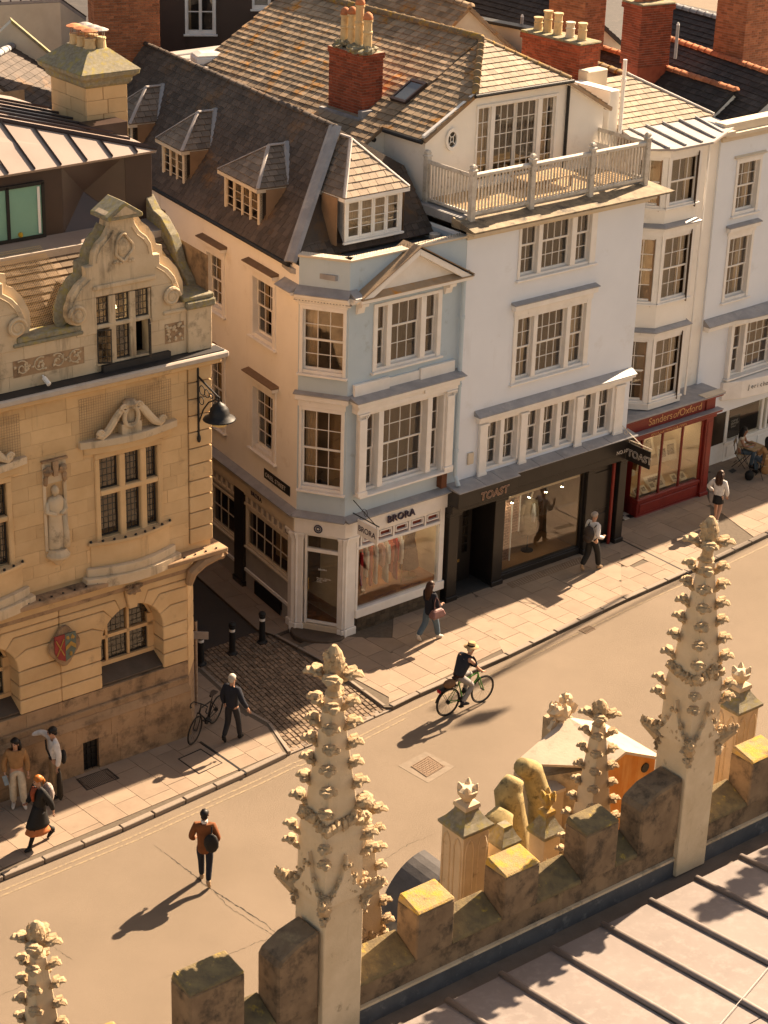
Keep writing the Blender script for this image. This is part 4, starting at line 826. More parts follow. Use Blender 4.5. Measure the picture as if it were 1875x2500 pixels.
for i, (mt, L, lab) in enumerate(gar):
    x = -.85+i*.165; g = thing('hanging_garment', lab, 'garment', FT.M @ T3(-3.3+x, .55, .72+1.44) @ RZ(60+random.uniform(-12, 12)), 'garments on the clothes rail')
    m = MB(); m.loft([[(px*wd, py*dp_, z) for px, py in ((-1, -.4), (-.5, -1), (.5, -1), (1, -.4), (1, .4), (.5, 1), (-.5, 1), (-1, .4))] for wd, dp_, z in ((.05, .03, -.06), (.17, .035, -.10), (.19, .045, -.3), (.16, .04, -.5), (.20, .05, -L))]); m.obj('cloth', mt, g, smooth=True)
    for s in (-1, 1): MB().tube([(s*.17, 0, -.12), (s*.23, .0, -.35), (s*.24, 0, -.62)], [.05, .045, .035], 7).obj('sleeve', mt, g, smooth=True)
    MB().tube([(0, 0, -.07), (0, 0, 0), (.02, 0, .03)], .004, 5).obj('hanger', GOLD, g)
g = thing('dress_form', 'long floral dress displayed at the right of the cream shop window', 'dress', FT.M @ T3(-2.18, .75, .72)); MB().loft([[(math.cos(2*math.pi*k/12)*r, math.sin(2*math.pi*k/12)*r*.7, z) for k in range(12)] for r, z in ((.30, .25), (.24, .7), (.14, 1.1), (.18, 1.3), (.12, 1.45), (.04, 1.52))]).obj('dress', PRT, g, smooth=True)
MB().lathe([(.2, 0), (.2, .02), (.02, .03), (.02, .3)], (0, 0, 0), 12).obj('stand', GOLD, g)
text(sb_, 'Scottish Cashmere  *  Beautiful Knitwear', .095, T3(-3.95, .014, .86) @ FACE, BRO, ext=.001)
# pilasters either side of the corner door
for M_, a, b in ((RC, -.12, .20), (RC, 1.18, 1.36), (None, -5.06, -4.64), (RO, .02, .44)):
    p = MB(); p.box(a, b, -.05, .12, .30, 2.70); p.box(a-.03, b+.03, -.09, .12, 0, .30); p.box(a-.03, b+.03, -.09, .12, 2.70, 2.80); p.box(a-.05, b+.05, -.12, .12, 2.80, 2.88); p.obj('shop_pilaster', WHITE, bb_, M_, bev=.012)
dm = MB(); dm.box(.24, .30, -.02, .08, .32, 2.88); dm.box(1.12, 1.18, -.02, .08, .32, 2.88); dm.box(.30, 1.12, -.02, .08, 2.36, 2.46); dm.box(.30, 1.12, -.02, .08, 2.80, 2.88); dm.box(.30, 1.12, .0, .05, .34, .42); dr_ = dm.obj('shop_door', WHITE, bb_, RC, bev=.008)
mk('pane', SPANE, None, dr_, box_at(.30, 1.12, .02, .03, .42, 2.36)); mk('pane', SPANE, None, dr_, box_at(.30, 1.12, .02, .03, 2.46, 2.80))
MB().tube([(.36, -.03, 1.3), (.36, -.06, 1.32), (.36, -.06, 1.6), (.36, -.03, 1.62)], .014, 8).obj('handle', GOLD, dr_)
text(dr_, 'BRORA', .07, T3(.60, .012, 1.86) @ FACE, WHITE, ext=.001); text(dr_, 'Monday - Saturday\n10.00 - 18.00\nSunday', .05, T3(.56, .012, 1.62) @ FACE, WHITE, ext=.001)
room(dr_, .0, 1.4, .10, 1.6, .30, 2.9, None, pmat('warm_room', (.42, .22, .10), (.32, .16, .07), 2, .6, 0), 'shop_interior'); MB().box(.05, 1.35, .11, 1.6, .305, .33).obj('oak_floor', WOODF, dr_); MB().tube([(.7, .9, 2.88), (.7, .9, 2.85)], .16, 12).obj('ceiling_lamp', LAMP, dr_)
st = MB(); st.prism([(-.1, .1), (-.06, -.22), (.12, -.46), (.4, -.60), (.75, -.62), (1.1, -.52), (1.34, -.3), (1.4, .1)], 0, .17, 'z'); st.obj('door_step', pmat('worn_step', (.10, .075, .055)), bb_, RC, bev=.02)
MB().box(.2, 1.2, -.05, .1, .17, .32).obj('door_riser', CREAM, bb_, RC)
# side street shopfront
sh = MB(); 
def sidewin(a, b, z0, z1, nc, nr):
    w_ = sash(bb_, a, b, z0, z1, [(a+.06, b-.06, nc, nr)], M=RO, rec=.04, cas=.07, proud=.03, sill=.06, meet=False, mat=CREAM, rmat=ROOMD, dr=.9, name='side_shop_window', bar=.03); return w_
mb = MB(); wall_holes(mb, -4.8, .02, 0, 3.2, [(-2.35, -.0, 1.33, 2.5), (-4.4, -2.98, 1.22, 2.4), (-1.85, -.35, .12, .52)], y=.0, d=.2); mb.obj('side_shop_wall', pmat('grey_panel', (.36, .33, .31), (.30, .28, .26), 2, .7, .05), bb_, RO, fix=False)
sidewin(-2.35, 0, 1.33, 2.5, 5, 2); sidewin(-4.4, -2.98, 1.22, 2.4, 3, 2)
p = MB(); p.box(-2.93, -2.40, -.08, .1, .25, 2.86); p.box(-2.96, -2.37, -.12, .1, .0, .25); p.obj('black_pilaster', BLACKP, bb_, RO, bev=.01)
tr = MB(); tr.box(-4.4, .02, -.05, .0, 2.52, 2.58); tr.box(-4.4, .02, -.05, .0, 2.80, 2.86)
for k in range(15): tr.box(-4.35+k*.29, -4.30+k*.29, -.05, .0, 2.58, 2.80)
tr.obj('transom_screen', CREAM, bb_, RO)
gr_ = bpy.data.objects.new('basement_grille', None); COL.objects.link(gr_); gr_.parent = bb_; gr_.matrix_basis = RO
gm = ub(IRON, 'grille_bar')
for k in range(26): mk('grille_bar', gm, None, gr_, box_at(-1.82+k*.056, -1.80+k*.056, -.05, -.025, .14, .52))
MB().box(-1.85, -.35, .15, .2, .1, .52).obj('grille_back', IRON, gr_)
fb = MB(); fb.box(-4.8, .02, -.10, -.001, 0, .10); fb.obj('plinth', ASHD, bb_, RO)
MB().box(-4.8, .02, -.045, -.001, .58, .66).obj('dado_rail', WHITE, bb_, RO)
# ---- roof
RFB = bpy.data.objects.new('slate_roof', None); COL.objects.link(RFB); RFB.parent = bb_
ZE, ZRD, YR = 9.86, 12.52, 2.02
E1 = o2t(.02, -.06, ZE-.08); HQ = o2t(-1.55, YR, ZRD); FARE = o2t(-16, -.08, ZE-.08); FARR = o2t(-16, YR, ZRD); FE = Vector((-1.33, 1.25, 9.86))
slates(RFB, [FARE, E1, HQ, FARR], SLATED, .17, .22, .010, ind=190, WM=FT.M, name='slate')
slates(RFB, [(E1.x, E1.y, E1.z), FE, (-1.33, 2.5, 11.3), HQ], SLATED, .17, .22, .010, ind=30, WM=FT.M, name='slate')
MB().slab([HQ, (-1.33, 2.5, 11.3), (-.6, 14, 11.2), FARR], .05).obj('rear_slope', SLATED, RFB)
cap_strip(RFB, E1+Vector((0, 0, .03)), HQ+Vector((0, 0, .03)), LEAD, .17, .05); ridge(RFB, FARR+Vector((0, 0, .02)), HQ+Vector((0, 0, .02)), SLATED, .08, .4)
gu = MB(); gu.tube([tuple(RO @ Vector((-16, -.1, ZE-.12))), tuple(RO @ Vector((.0, -.1, ZE-.12)))], .05, 8); gu.obj('gutter', IRON, RFB)
SLATEM = pmat('mid_slate', (.20, .16, .125), (.14, .11, .085), 3, .75, .3, 40, (.30, .22, .14), 4, (.6, .75), var=.25)
def dormer(M_, s0, s1, yw, z0, z1, ya, za, yb, nl, ze=None, cheek=None, hipmat=None, sidemat=None, lightmat=CREAM, ov=.12, ymain=None, cols=1, rows=4):
    hipmat = hipmat or SLATEM; sidemat = sidemat or SLATEM
    d = bpy.data.objects.new('dormer', None); COL.objects.link(d); d.parent = bb_
    if M_ is not None: d.matrix_basis = M_
    W = FT.M @ (M_ or Matrix()); sc = (s0+s1)/2; ze = ze or z1+.08; L = s1-s0; lw = (L-.16)/nl
    sash(d, s0, s1, z0, z1, [(s0+.08+lw*i+.02, s0+.08+lw*(i+1)-.02, cols, rows) for i in range(nl)], rec=.03, cas=.07, y0=yw, sill=.06, mat=lightmat, meet=False, dr=.7, rmat=ROOM, curtain=((s0+.1, s1-.1),), bar=.016, proud=.01, ex=0)
    for s in (s0+.02, s1-.02):
        m = MB(); m.prism([(yw+.02, z0-.05), (yw+.02, ze), (yb, ze)], s-.02, s+.02, 'x'); m.obj('cheek', cheek or SLATEK, d)
    a, b, A = Vector((s0-ov, yw-ov, ze)), Vector((s1+ov, yw-ov, ze)), Vector((sc, ya, za))
    slates(d, [a, b, A], hipmat, .19, .26, .012, name='slate')
    ybk = ymain(za)
    slates(d, [Vector((s0-ov, yb+.1, ze)), a, A, Vector((sc, ybk, za))], sidemat, .18, .24, .012, name='slate')
    slates(d, [b, Vector((s1+ov, yb+.1, ze)), Vector((sc, ybk, za)), A], sidemat, .18, .24, .012, name='slate')
    for p in (a, b): cap_strip(d, p+Vector((0, 0, .02)), A+Vector((0, 0, .03)), LEADL, .05, .02)
    cap_strip(d, A+Vector((0, 0, .03)), Vector((sc, ybk, za+.03)), LEADL, .06, .03, 'ridge_flashing')
    e = MB(); e.box(s0-ov, s1+ov, yw-ov-.02, yw-ov+.06, ze-.10, ze-.01); e.box(s1+ov-.08, s1+ov, yw-ov+.06, yb, ze-.10, ze-.01); e.box(s0-ov, s0-ov+.08, yw-ov+.06, yb, ze-.10, ze-.01); e.obj('eaves_board', lightmat, d)
    return d
mo = lambda z: (z-ZE)/(ZRD-ZE)*YR
dormer(RO, -3.96, -2.05, .2, 9.93, 11.0, .95, 11.82, mo(11.05), 4, ymain=mo)
dormer(RO, -7.65, -6.3, .2, 9.95, 10.97, .95, 11.82, mo(11.05), 3, ymain=mo)
dormer(RO, -10.9, -9.57, .2, 9.95, 10.97, .95, 11.82, mo(11.05), 3, ymain=mo)
dormer(None, -4.24, -2.45, 1.2, 10.1, 11.14, 2.15, 12.32, 2.1, 4, ymain=lambda z: 2.55, lightmat=WHITE, cheek=LEAD, hipmat=SLATEL)
for s0_, s1_ in ((-3.96, -2.05), (-7.65, -6.3), (-10.9, -9.57)):
    cap_strip(RFB, RO @ Vector((s1_+.12, mo(11.05)+.08, 11.10)), RO @ Vector(((s0_+s1_)/2, mo(11.82)-.02, 11.88)), LEAD, .09, .04, 'valley_flashing'); cap_strip(RFB, RO @ Vector((s0_-.12, mo(11.05)+.08, 11.10)), RO @ Vector(((s0_+s1_)/2, mo(11.82)-.02, 11.88)), LEAD, .09, .04, 'valley_flashing')
# urn-like finial on the gutter and hopper
MB().lathe([(.09, 0), (.09, .04), (.05, .08), (.13, .2), (.15, .26), (.11, .28)], (-1.6, .9, 9.7), 12).obj('gutter_urn', WOODW, bb_)
# side street nameplate and bracket sign
sg = thing('street_nameplate', 'black street name plate with white letters on the side wall', 'sign', FO.M @ T3(-1.34, -.03, 3.68)); MB().box(0, 1.38, 0, .026, 0, .27).obj('plate', IRON, sg, bev=.01); text(sg, 'ORIEL STREET', .165, T3(.08, -.003, .075) @ FACE, CREAML, ext=.002, space=1.08)
hs = thing('hanging_sign', 'cream hanging shop sign with navy letters at the blue corner', 'sign', FT.M @ T3(-4.75, -.1, 3.0))
MB().box(-.02, .02, -.92, -.12, -.0, .42).obj('board', WHITE, hs, bev=.006); text(hs, 'BRORA', .21, T3(-.024, -.16, .13) @ RZ(-90) @ FACE, BRO, ext=.002, bold=.003)
hb = MB(); hb.tube([(0, .08, .5), (0, -.95, .5)], .015, 6); hb.tube([(0, .08, .85), (0, -.8, .5)], .012, 6); hb.tube([(0, -.2, .42), (0, -.2, .5)], .006, 5); hb.tube([(0, -.85, .42), (0, -.85, .5)], .006, 5); hb.tube([(0, -.4+.13*math.cos(k*.5)*(1-k/20), .66+.13*math.sin(k*.5)*(1-k/20)) for k in range(16)], .007, 5); hb.obj('bracket', IRON, hs)
hs = thing('hanging_sign', 'black hanging shop sign with outlined white letters beside the red shop', 'sign', FT.M @ T3(4.72, -.1, 2.75))
MB().box(-.02, .02, -1.12, -.22, .0, .52).obj('board', BLACKP, hs, bev=.006); outline_text(hs, 'TOAST', .28, T3(-.024, -.28, .15) @ RZ(-90) @ FACE, CREAML, .0, .005)
hb = MB(); hb.tube([(0, .09, .6), (0, -1.15, .6)], .013, 6); hb.tube([(0, .09, .95), (0, -.75, .6)], .011, 6); hb.tube([(0, .09, .35), (0, .09, 1.2)], .02, 6); hb.tube([(0, -.12+.12*math.cos(k*.5)*(1-k/20), .78+.12*math.sin(k*.5)*(1-k/20)) for k in range(16)], .007, 5)
for yy in (-.3, -1.05): hb.tube([(0, yy, .52), (0, yy, .6)], .006, 5)
hb.obj('bracket', CREAM, hs)
# ================================================================ narrow white house with stacked bays over the red print shop
sa = thing('bay_house', 'narrow white house with stacked bay windows above the red print shop', 'house', FA.M)
RY_ = .72
mb = MB(); wall_holes(mb, -1.6, 3.0, 3.3, 11.0, [], y=RY_); mb.add([(-1.6, RY_, 0), (-1.6, 9, 0), (-1.6, 9, 11.2), (-1.6, RY_, 11.2)], [(0, 1, 2, 3)]); mb.add([(-1.6, 9, 0), (3.0, 9, 0), (3.0, 9, 11.2), (-1.6, 9, 11.2)], [(0, 1, 2, 3)]); mb.obj('front_wall', RENDW, sa, fix=False)
BAYP = [(-.62, RY_), (.10, 0), (1.42, 0), (1.72, RY_)]
def bayband(z0, z1, o, mat, name, lead=False):
    P = [(BAYP[0][0]-o*1.2, RY_), (BAYP[1][0]-o*.6, -o), (BAYP[2][0]+o*.6, -o), (BAYP[3][0]+o*1.2, RY_)]
    if lead: 
        m = MB(); m.loft([[(*p, z0) for p in P], [(*p, z0+.03) for p in P], [(BAYP[0][0], RY_, z1), (BAYP[1][0], 0, z1), (BAYP[2][0], 0, z1), (BAYP[3][0], RY_, z1)]]); return m.obj(name, LEAD, sa)
    return MB().prism(P, z0, z1, 'z').obj(name, mat, sa, bev=.008)
Mc = T3(*BAYP[0], 0) @ RZ(math.degrees(math.atan2(-RY_, .72))); CL = math.hypot(.72, RY_)
Mr = T3(*BAYP[2], 0) @ RZ(math.degrees(math.atan2(RY_, .30))); CRL = math.hypot(.30, RY_)
for k, (z0, z1, zt) in enumerate(((3.66, 5.58, 5.80), (6.62, 8.56, 8.82), (9.36, 10.78, 11.02))):
    sash(sa, .10, 1.42, z0, z1, [(.25, 1.24, 3, 4 if k < 2 else 2)], rec=.07, cas=.08, proud=.01, sill=.05, dr=.9, curtain=((1.0, 1.24),), rmat=ROOM)
    sash(sa, .06, CL-.03, z0, z1, [(.2, CL-.2, 2 if k < 2 else 2, 4 if k < 2 else 2)], M=Mc, rec=.07, cas=.08, proud=.01, sill=.05, dr=.16, rmat=ROOMD)
    sash(sa, .03, CRL-.03, z0, z1, [(.15, CRL-.15, 1, 4 if k < 2 else 2)], M=Mr, rec=.07, cas=.08, proud=.01, sill=.0, dr=.09, rmat=ROOMD)
    bayband(z1+.002, zt-.08, .03, WHITE, 'bay_frieze'); bayband(zt-.08, zt, .10, WHITE, 'bay_cornice')
    if k < 2: bayband(zt+.002, zt+.10, .15, LEAD, 'bay_flashing', True)
bayband(3.45, 3.60, .02, WHITE, 'bay_base'); bayband(5.90, 6.56, -.02, RENDW, 'bay_apron'); bayband(8.92, 9.30, -.02, RENDW, 'bay_apron')
MB().tube([(1.66, -.02, 11.0), (1.62, -.02, 3.6)], .03, 8).obj('downpipe', WHITE, sa)
# lead flat over the bay and slate hip
fp = [(-.62, .2, 11.08), (.08, -.18, 11.06), (1.6, -.2, 11.06), (3.3, .55, 11.1), (3.3, 1.6, 11.22), (-.1, 1.7, 11.24)]
MB().loft([[(p[0], p[1], p[2]-.06) for p in fp], fp]).obj('lead_roof', LEADL, sa)
for k in range(5):
    x = -.1+k*.66; MB().tube([(x, -.12+max(0, (x-1.6)*.45), 11.09), (x+.25, 1.62, 11.26)], .035, 6).obj('lead_roll', LEAD, sa)
MB().box(1.6, 3.1, .3, .75, 10.95, 11.06).obj('eaves_cornice', CREAM, sa)
slates(sa, [(-.2, 1.62, 11.22), (3.5, 1.5, 11.22), (1.7, 3.3, 12.25), (.0, 3.3, 12.25)], SLATEL, .2, .27, .014, ind=120, WM=FA.M)
MB().slab([(3.5, 1.5, 11.2), (4.2, 5.5, 11.2), (1.7, 3.3, 12.22)], .05).obj('rear_slope', SLATED, sa); cap_strip(sa, (3.5, 1.5, 11.25), (1.7, 3.3, 12.28), LEADL, .07, .04)
MB().box(-.62, -.25, 1.7, 3.2, 10.5, 12.35).obj('party_wall', RENDW, sa, bev=.02); MB().box(-.2, .6, 3.0, 3.4, 12.0, 12.6).obj('roof_hatch', CREAM, sa, bev=.03)
vp = MB(); vp.tube([(-.30, 1.55, 11.1), (-.30, 1.55, 13.2)], .055, 10); vp.tube([(-.30, 1.55, 12.6), (-.30, 1.55, 12.68)], .075, 10); vp.obj('soil_vent_pipe', WHITE, sa)
# red shopfront
f = MB(); f.box(-1.05, 3.0, -.06, .3, 2.88, 3.30); f.box(-1.05, 3.05, -.12, .3, 2.62, 2.80); f.obj('fascia', REDP, sa, bev=.012)
c = MB(); c.box(-1.08, 3.12, -.24, .3, 3.30, 3.36); c.box(-1.08, 3.12, -.26, .3, 2.80, 2.87); c.obj('shop_cornice', REDP, sa, bev=.012)
MB().box(-1.1, 3.15, -.28, .72, 3.362, 3.42).obj('lead_flat', LEAD, sa, bev=.01); MB().box(-1.1, 3.14, -.28, -.02, 2.872, 2.89).obj('lead_strip', LEAD, sa); MB().box(2.25, 3.15, -.29, .0, 3.425, 3.44).obj('pale_capping', CREAM, sa)
for a, b in ((-1.06, -.82), (2.66, 2.97)):
    p = MB(); p.box(a, b, -.08, .25, .22, 2.62); p.box(a-.03, b+.03, -.12, .25, 0, .22); p.box(a+.06, b-.06, -.10, -.08, .4, 2.5); p.obj('red_pilaster', REDP, sa, bev=.01)
p = MB(); p.box(2.55, 2.95, -.10, -.065, 2.90, 3.28); p.obj('console', REDP, sa, bev=.02)
s_ = MB(); s_.box(0, 2.66, 0, .2, 0, .56); s_.box(-.03, 2.66, -.05, .2, 0, .12); s_.box(-.03, 2.66, -.05, .2, .56, .66); s_.box(.1, 2.56, -.03, 0, .2, .48); s_.box(0, .08, .2, 1.3, 0, .6); s_.obj('stall_riser', REDP, sa, bev=.01)
wf = MB()
for a in (0, .86, 1.72, 2.60): wf.box(a, a+.055, 0, .07, .66, 2.62)
wf.box(0, 2.66, 0, .07, 2.56, 2.62); wf.box(0, .06, 1.2, 1.27, .6, 2.6); wf.box(0, .06, .07, 1.2, 2.5, 2.6); wf.box(0, .06, .07, 1.2, .6, .66)
wf = wf.obj('shop_window', REDP, sa, bev=.006)
for k in range(3): mk('pane', SPANE, None, wf, box_at(k*.86+.055, k*.86+.86, .03, .038, .66, 2.56))
mk('pane', SPANE, None, wf, box_at(.025, .033, .07, 1.2, .66, 2.5))
ri = MB(); ri.box(.07, 2.66, .08, 1.5, .3, .66); ri.obj('display_floor', pmat('pale_board', (.52, .38, .22), (.44, .31, .17), 2, .6, .05), wf)
bk = MB(); bk.box(.07, 3.0, 1.5, 1.55, .3, 2.9); bk.box(2.62, 2.66, .08, 1.5, .3, 2.7); bk.obj('display_back', SHOPW, wf)
for i in range(3): MB().tube([(.45+i*.85, .8, 2.64), (.45+i*.85, .8, 2.61)], .12, 12).obj('ceiling_lamp', LAMP, wf)  # lamps out of view, added to light the prints on display
MB().box(.0, 2.9, .1, 1.5, 2.65, 2.7).obj('display_ceiling', SHOPW, wf)
room(sa, -1.0, 0.0, .3, 1.7, 0, 2.65, None, REDP, 'entrance_lobby')
tl = bpy.data.objects.new('tiled_threshold', None); COL.objects.link(tl); tl.parent = sa
for i in range(4):
    for j in range(5): mk('floor_tile', ub(IRON, 'floor_tile') if (i+j) % 2 else ub(CREAM, 'floor_tile'), None, tl, box_at(-.80+i*.2, -.605+i*.2, .05+j*.2, .245+j*.2, PZ-.02, PZ+.015))
text(sa, 'Sanders', .32, T3(.12, -.065, 2.98) @ FACE, GILT, ext=.003); text(sa, 'of', .30, T3(1.14, -.065, 2.98) @ FACE, GILT, ext=.003, font_shear=.3); text(sa, 'Oxford', .32, T3(1.42, -.065, 2.98) @ FACE, GILT, ext=.003)
text(sa, 'ANTIQUE PRINTS & MAPS', .135, T3(.20, -.125, 2.66) @ FACE, GILT, ext=.002, space=.98)
PAPER = pmat('mount_card', (.62, .52, .36), (.56, .46, .31), 3, .9, .02); INK = pmat('engraving_ink', (.22, .17, .11), (.45, .36, .24), 26, .9, 0, c3=(.10, .075, .05), s3=14, t3=(.5, .62))
GLF = pmat('gilt_frame', (.42, .28, .11), None, 6, .5, .1)
prints = [(.42, .80, .32, .62, .48, 'large landscape engraving propped behind the left pane of the print shop'), (.45, .55, 1.45, .60, .42, 'upright engraving hung high in the left pane of the print shop'), (1.22, .75, .85, .50, .62, 'tall engraving propped at the middle of the print shop window'), (1.62, .55, .62, .42, .50, 'tilted engraving right of the middle mullion in the print shop'), (1.25, .40, .03, .75, .34, 'wide panorama print lying on the display floor of the print shop'), (.25, .20, .02, .22, .24, 'small card first from left on the print shop floor'), (.55, .18, .02, .24, .26, 'small card second from left on the print shop floor'), (.95, .22, .02, .24, .26, 'small card third from left on the print shop floor'), (1.28, .18, .02, .28, .28, 'small card fourth from left on the print shop floor'), (1.92, .25, .02, .22, .26, 'small card fifth from left on the print shop floor'), (2.22, .18, .02, .26, .28, 'small card at the right end of the print shop floor'), (2.15, .7, .5, .5, .6, 'pale blank map behind the right pane of the print shop')]
for i, (x, y, z, w_, h_, lab) in enumerate(prints):
    t = thing('antique_print', lab, 'print', FA.M @ T3(x, y, .66+z) @ RX(-18 if h_ > .35 else -48) @ RY(random.uniform(-4, 4)), 'prints in the print shop window')
    MB().box(-w_/2, w_/2, 0, .012, 0, h_).obj('mount', PAPER, t); MB().box(-w_*.32, w_*.32, -.003, 0, h_*.28, h_*.8).obj('engraving', INK, t)
for x, y, z, w_, h_, lab in ((-.0, .55, .8, .55, .62, 'framed city engraving in the side pane by the print shop door'), (.0, .35, 1.6, .5, .55, 'gilt framed print hanging above in the side pane of the print shop'), (.0, .3, .03, .24, .28, 'left booklet on the floor of the print shop side pane'), (0., .75, .03, .24, .28, 'right booklet on the floor of the print shop side pane')):
    t = thing('antique_print', lab, 'print', FA.M @ T3(.13+x, y, .66+z) @ RZ(-90) @ RX(-14 if h_ > .4 else -50), 'prints in the print shop window')
    MB().box(-w_/2, w_/2, 0, .012, 0, h_).obj('mount', PAPER if h_ < .6 else GLF, t); MB().box(-w_*.34, w_*.34, -.003, 0, h_*.3, h_*.84).obj('engraving', INK, t)
# ================================================================ grey blue house with the bow fronted cafe
FJ = Fr(gp(1763, 1133), 42); JO = -.65
def jz(x, y, x0=1500, y0=380, sc=375/1659): q = FJ.pl(x0+x*sc, y0+y*sc, JO); return q.x, q.z
ja = thing('cafe_house', 'grey blue rendered house with bow window above the white fronted cafe', 'house', FJ.M @ T3(0, JO, 0))
eL = jz(1060, 800)[0]; zT = FJ.pl(1235+1365*.3858, 900*.3858, JO).z
a, b = jz(1320, 50), jz(1530, 590); J3 = (a[0]+.02, b[0]+.02, b[1], a[1]); a, b = jz(1225, 870), jz(1425, 1510); J2 = (a[0], b[0]+.03, b[1], a[1])
bl, bz1 = jz(1240, 215, y0=740); bz0 = jz(1180, 810, y0=740)[1]
BW = (bl, bl+4.2, bz0, bz1-.02)
mb = MB(); wall_holes(mb, eL, 14, 2.2, zT, [J3, J2, BW]); mb.add([(eL, 0, 0), (eL, 9, 0), (eL, 9, zT+.5), (eL, 0, zT+.5)], [(0, 1, 2, 3)]); mb.add([(14, 0, 0), (14, 9, 0), (14, 9, zT), (14, 0, zT)], [(0, 1, 2, 3)]); mb.add([(eL, 0, zT), (14, 0, zT), (14, 9, zT), (eL, 9, zT)], [(0, 1, 2, 3)]); mb.obj('front_wall', RENDG, ja, fix=False)
for W_, hd in ((J3, (.06, .05, CREAM)), (J2, (.26, .16, LEAD))):
    sash(ja, *W_, [(W_[0]+.13, W_[1]-.13, 3, 4)], rec=.13, cas=.12, hood=hd, curtain=((W_[1]-.4, W_[1]-.15), ), rmat=ROOM)
lw = .42; lights = [(bl+.16, bl+.60, 1, 4), (bl+.78, bl+2.0, 4, 4), (bl+2.1, bl+3.3, 4, 4), (bl+3.4, bl+4.1, 2, 4)]
sash(ja, *BW, lights, rec=.06, cas=.10, proud=.14, sill=.2, name='bow_window', rmat=ROOM)
c = MB(); c.prism([(eL, -.02), (eL, -.22), (bl, -.22), (bl+.5, -.38), (bl+2, -.50), (bl+4.4, -.45), (bl+4.4, -.02)], bz1+.0, bz1+.14, 'z'); c.obj('bow_cornice', WHITE, ja, bev=.01)
m = MB(); P = [(eL, -.26), (bl, -.26), (bl+.5, -.42), (bl+2, -.54), (bl+4.4, -.5)]; m.loft([[(p[0], p[1], bz1+.142) for p in P]+[(bl+4.4, 0, bz1+.142), (eL, 0, bz1+.142)], [(p[0], p[1], bz1+.17) for p in P]+[(bl+4.4, 0, bz1+.17), (eL, 0, bz1+.17)], [(p[0], p[1]*.2, bz1+.32) for p in P]+[(bl+4.4, 0, bz1+.34), (eL, 0, bz1+.34)]]); m.obj('bow_flashing', LEAD, ja)
fz0, fz1 = bz0-.68, bz0-.10; P2 = [(bl-.1, -.10), (bl+.5, -.34), (bl+1.4, -.48), (bl+2.6, -.52), (bl+4.4, -.45)]
m = MB(); m.loft([[(p[0], p[1], fz0) for p in P2]+[(bl+4.4, .1, fz0), (bl-.1, .1, fz0)], [(p[0], p[1], fz1) for p in P2]+[(bl+4.4, .1, fz1), (bl-.1, .1, fz1)]]); m.obj('bow_fascia', WHITE, ja, bev=.01)
DARKL = pmat('dark_letter', (.06, .05, .05), None, 5, .6, 0)
for i, chx in enumerate('Jericho Coffee Traders'):
    x = bl+.75+i*.118; t_ = min(max((x-(bl+.5))/.9, 0), 1); yy = -.345-.14*t_ if x < bl+1.4 else -.486-.04*min((x-bl-1.4)/1.2, 1)
    if chx != ' ': text(ja, chx, .21, T3(x, yy-.006, fz0+.27) @ RZ(-9 if x < bl+1.4 else -2) @ FACE, DARKL, ext=.001, name='letter')
text(ja, 'Espresso Bar', .10, T3(bl+2.5, -.53, fz0+.11) @ FACE, DARKL, ext=.001)
# cafe front below, set back
CY = .65
def cz(x, y): q = FJ.pl(1480+x*.2381, 1000+y*.2381, 0); return q.x, q.z
cs = MB(); cs.box(-.02, 6, CY, CY+.2, 0, .66); cs.box(-.05, 6, CY-.05, CY+.2, .66, .74); cs.box(-.05, 6, CY-.04, CY+.2, 0, .12); cs.obj('stall_riser', WHITE, ja, bev=.01)
for k in range(6): MB().box(.12+k*.75, .75+k*.75, CY-.025, CY, .2, .58).obj('riser_panel', WHITE, ja, bev=.015)
cw = MB(); cw.box(-.05, .10, CY, CY+.12, .74, fz0+.1); cw.box(1.7, 1.82, CY, CY+.12, .74, fz0+.1); cw.box(1.95, 2.07, CY, CY+.12, .74, fz0+.1); cw.box(4.2, 4.35, CY, CY+.12, .74, fz0+.1); cw.box(.10, 4.2, CY, CY+.12, fz0-.12, fz0+.1); cw = cw.obj('cafe_window', WHITE, ja, bev=.01)
for a, b in ((.10, 1.70), (1.82, 1.95), (2.07, 4.2)): mk('pane', SPANE, None, cw, box_at(a, b, CY+.05, CY+.058, .74, fz0-.12))
room(cw, -.6, 5, CY+.13, CY+3, 0, fz0+.1, None, ROOMD, 'cafe_interior')
MB().box(-.8, -.05, CY+.02, CY+.05, .74, fz0).obj('side_pane', pmat('cafe_dark', (.05, .035, .025), None, 2, .15, 0), cw); MB().box(-1.2, -.03, CY+.0, CY+.15, 0, .74).obj('side_riser', WHITE, ja)
for i in range(2): MB().lathe([(.02, .2), (.05, .1), (.10, 0)], (.9+i*1.3, CY+.7, fz0-.4), 12).obj('pendant_lamp', LAMP, cw)
MB().box(.25, .75, CY+.07, CY+.09, .78, 1.5).obj('menu_board', IRON, cw); text(cw, 'COFFEE\nBREWED\nDAILY', .09, T3(.33, CY+.066, 1.3) @ FACE, CREAML, ext=.001)
tb_ = MB(); tb_.box(.9, 3.2, CY+.6, CY+1.1, 1.0, 1.05); tb_.obj('counter', pmat('walnut', (.10, .05, .03)), cw)
# eaves cornice and low roof
c = MB(); c.box(eL-.02, 14, -.08, .02, zT, zT+.14); c.box(eL-.04, 14, -.2, .02, zT+.14, zT+.26); c.box(eL, 14, -.1, .3, zT+.26, zT+.52); c.obj('parapet_cornice', CREAM, ja, bev=.012)
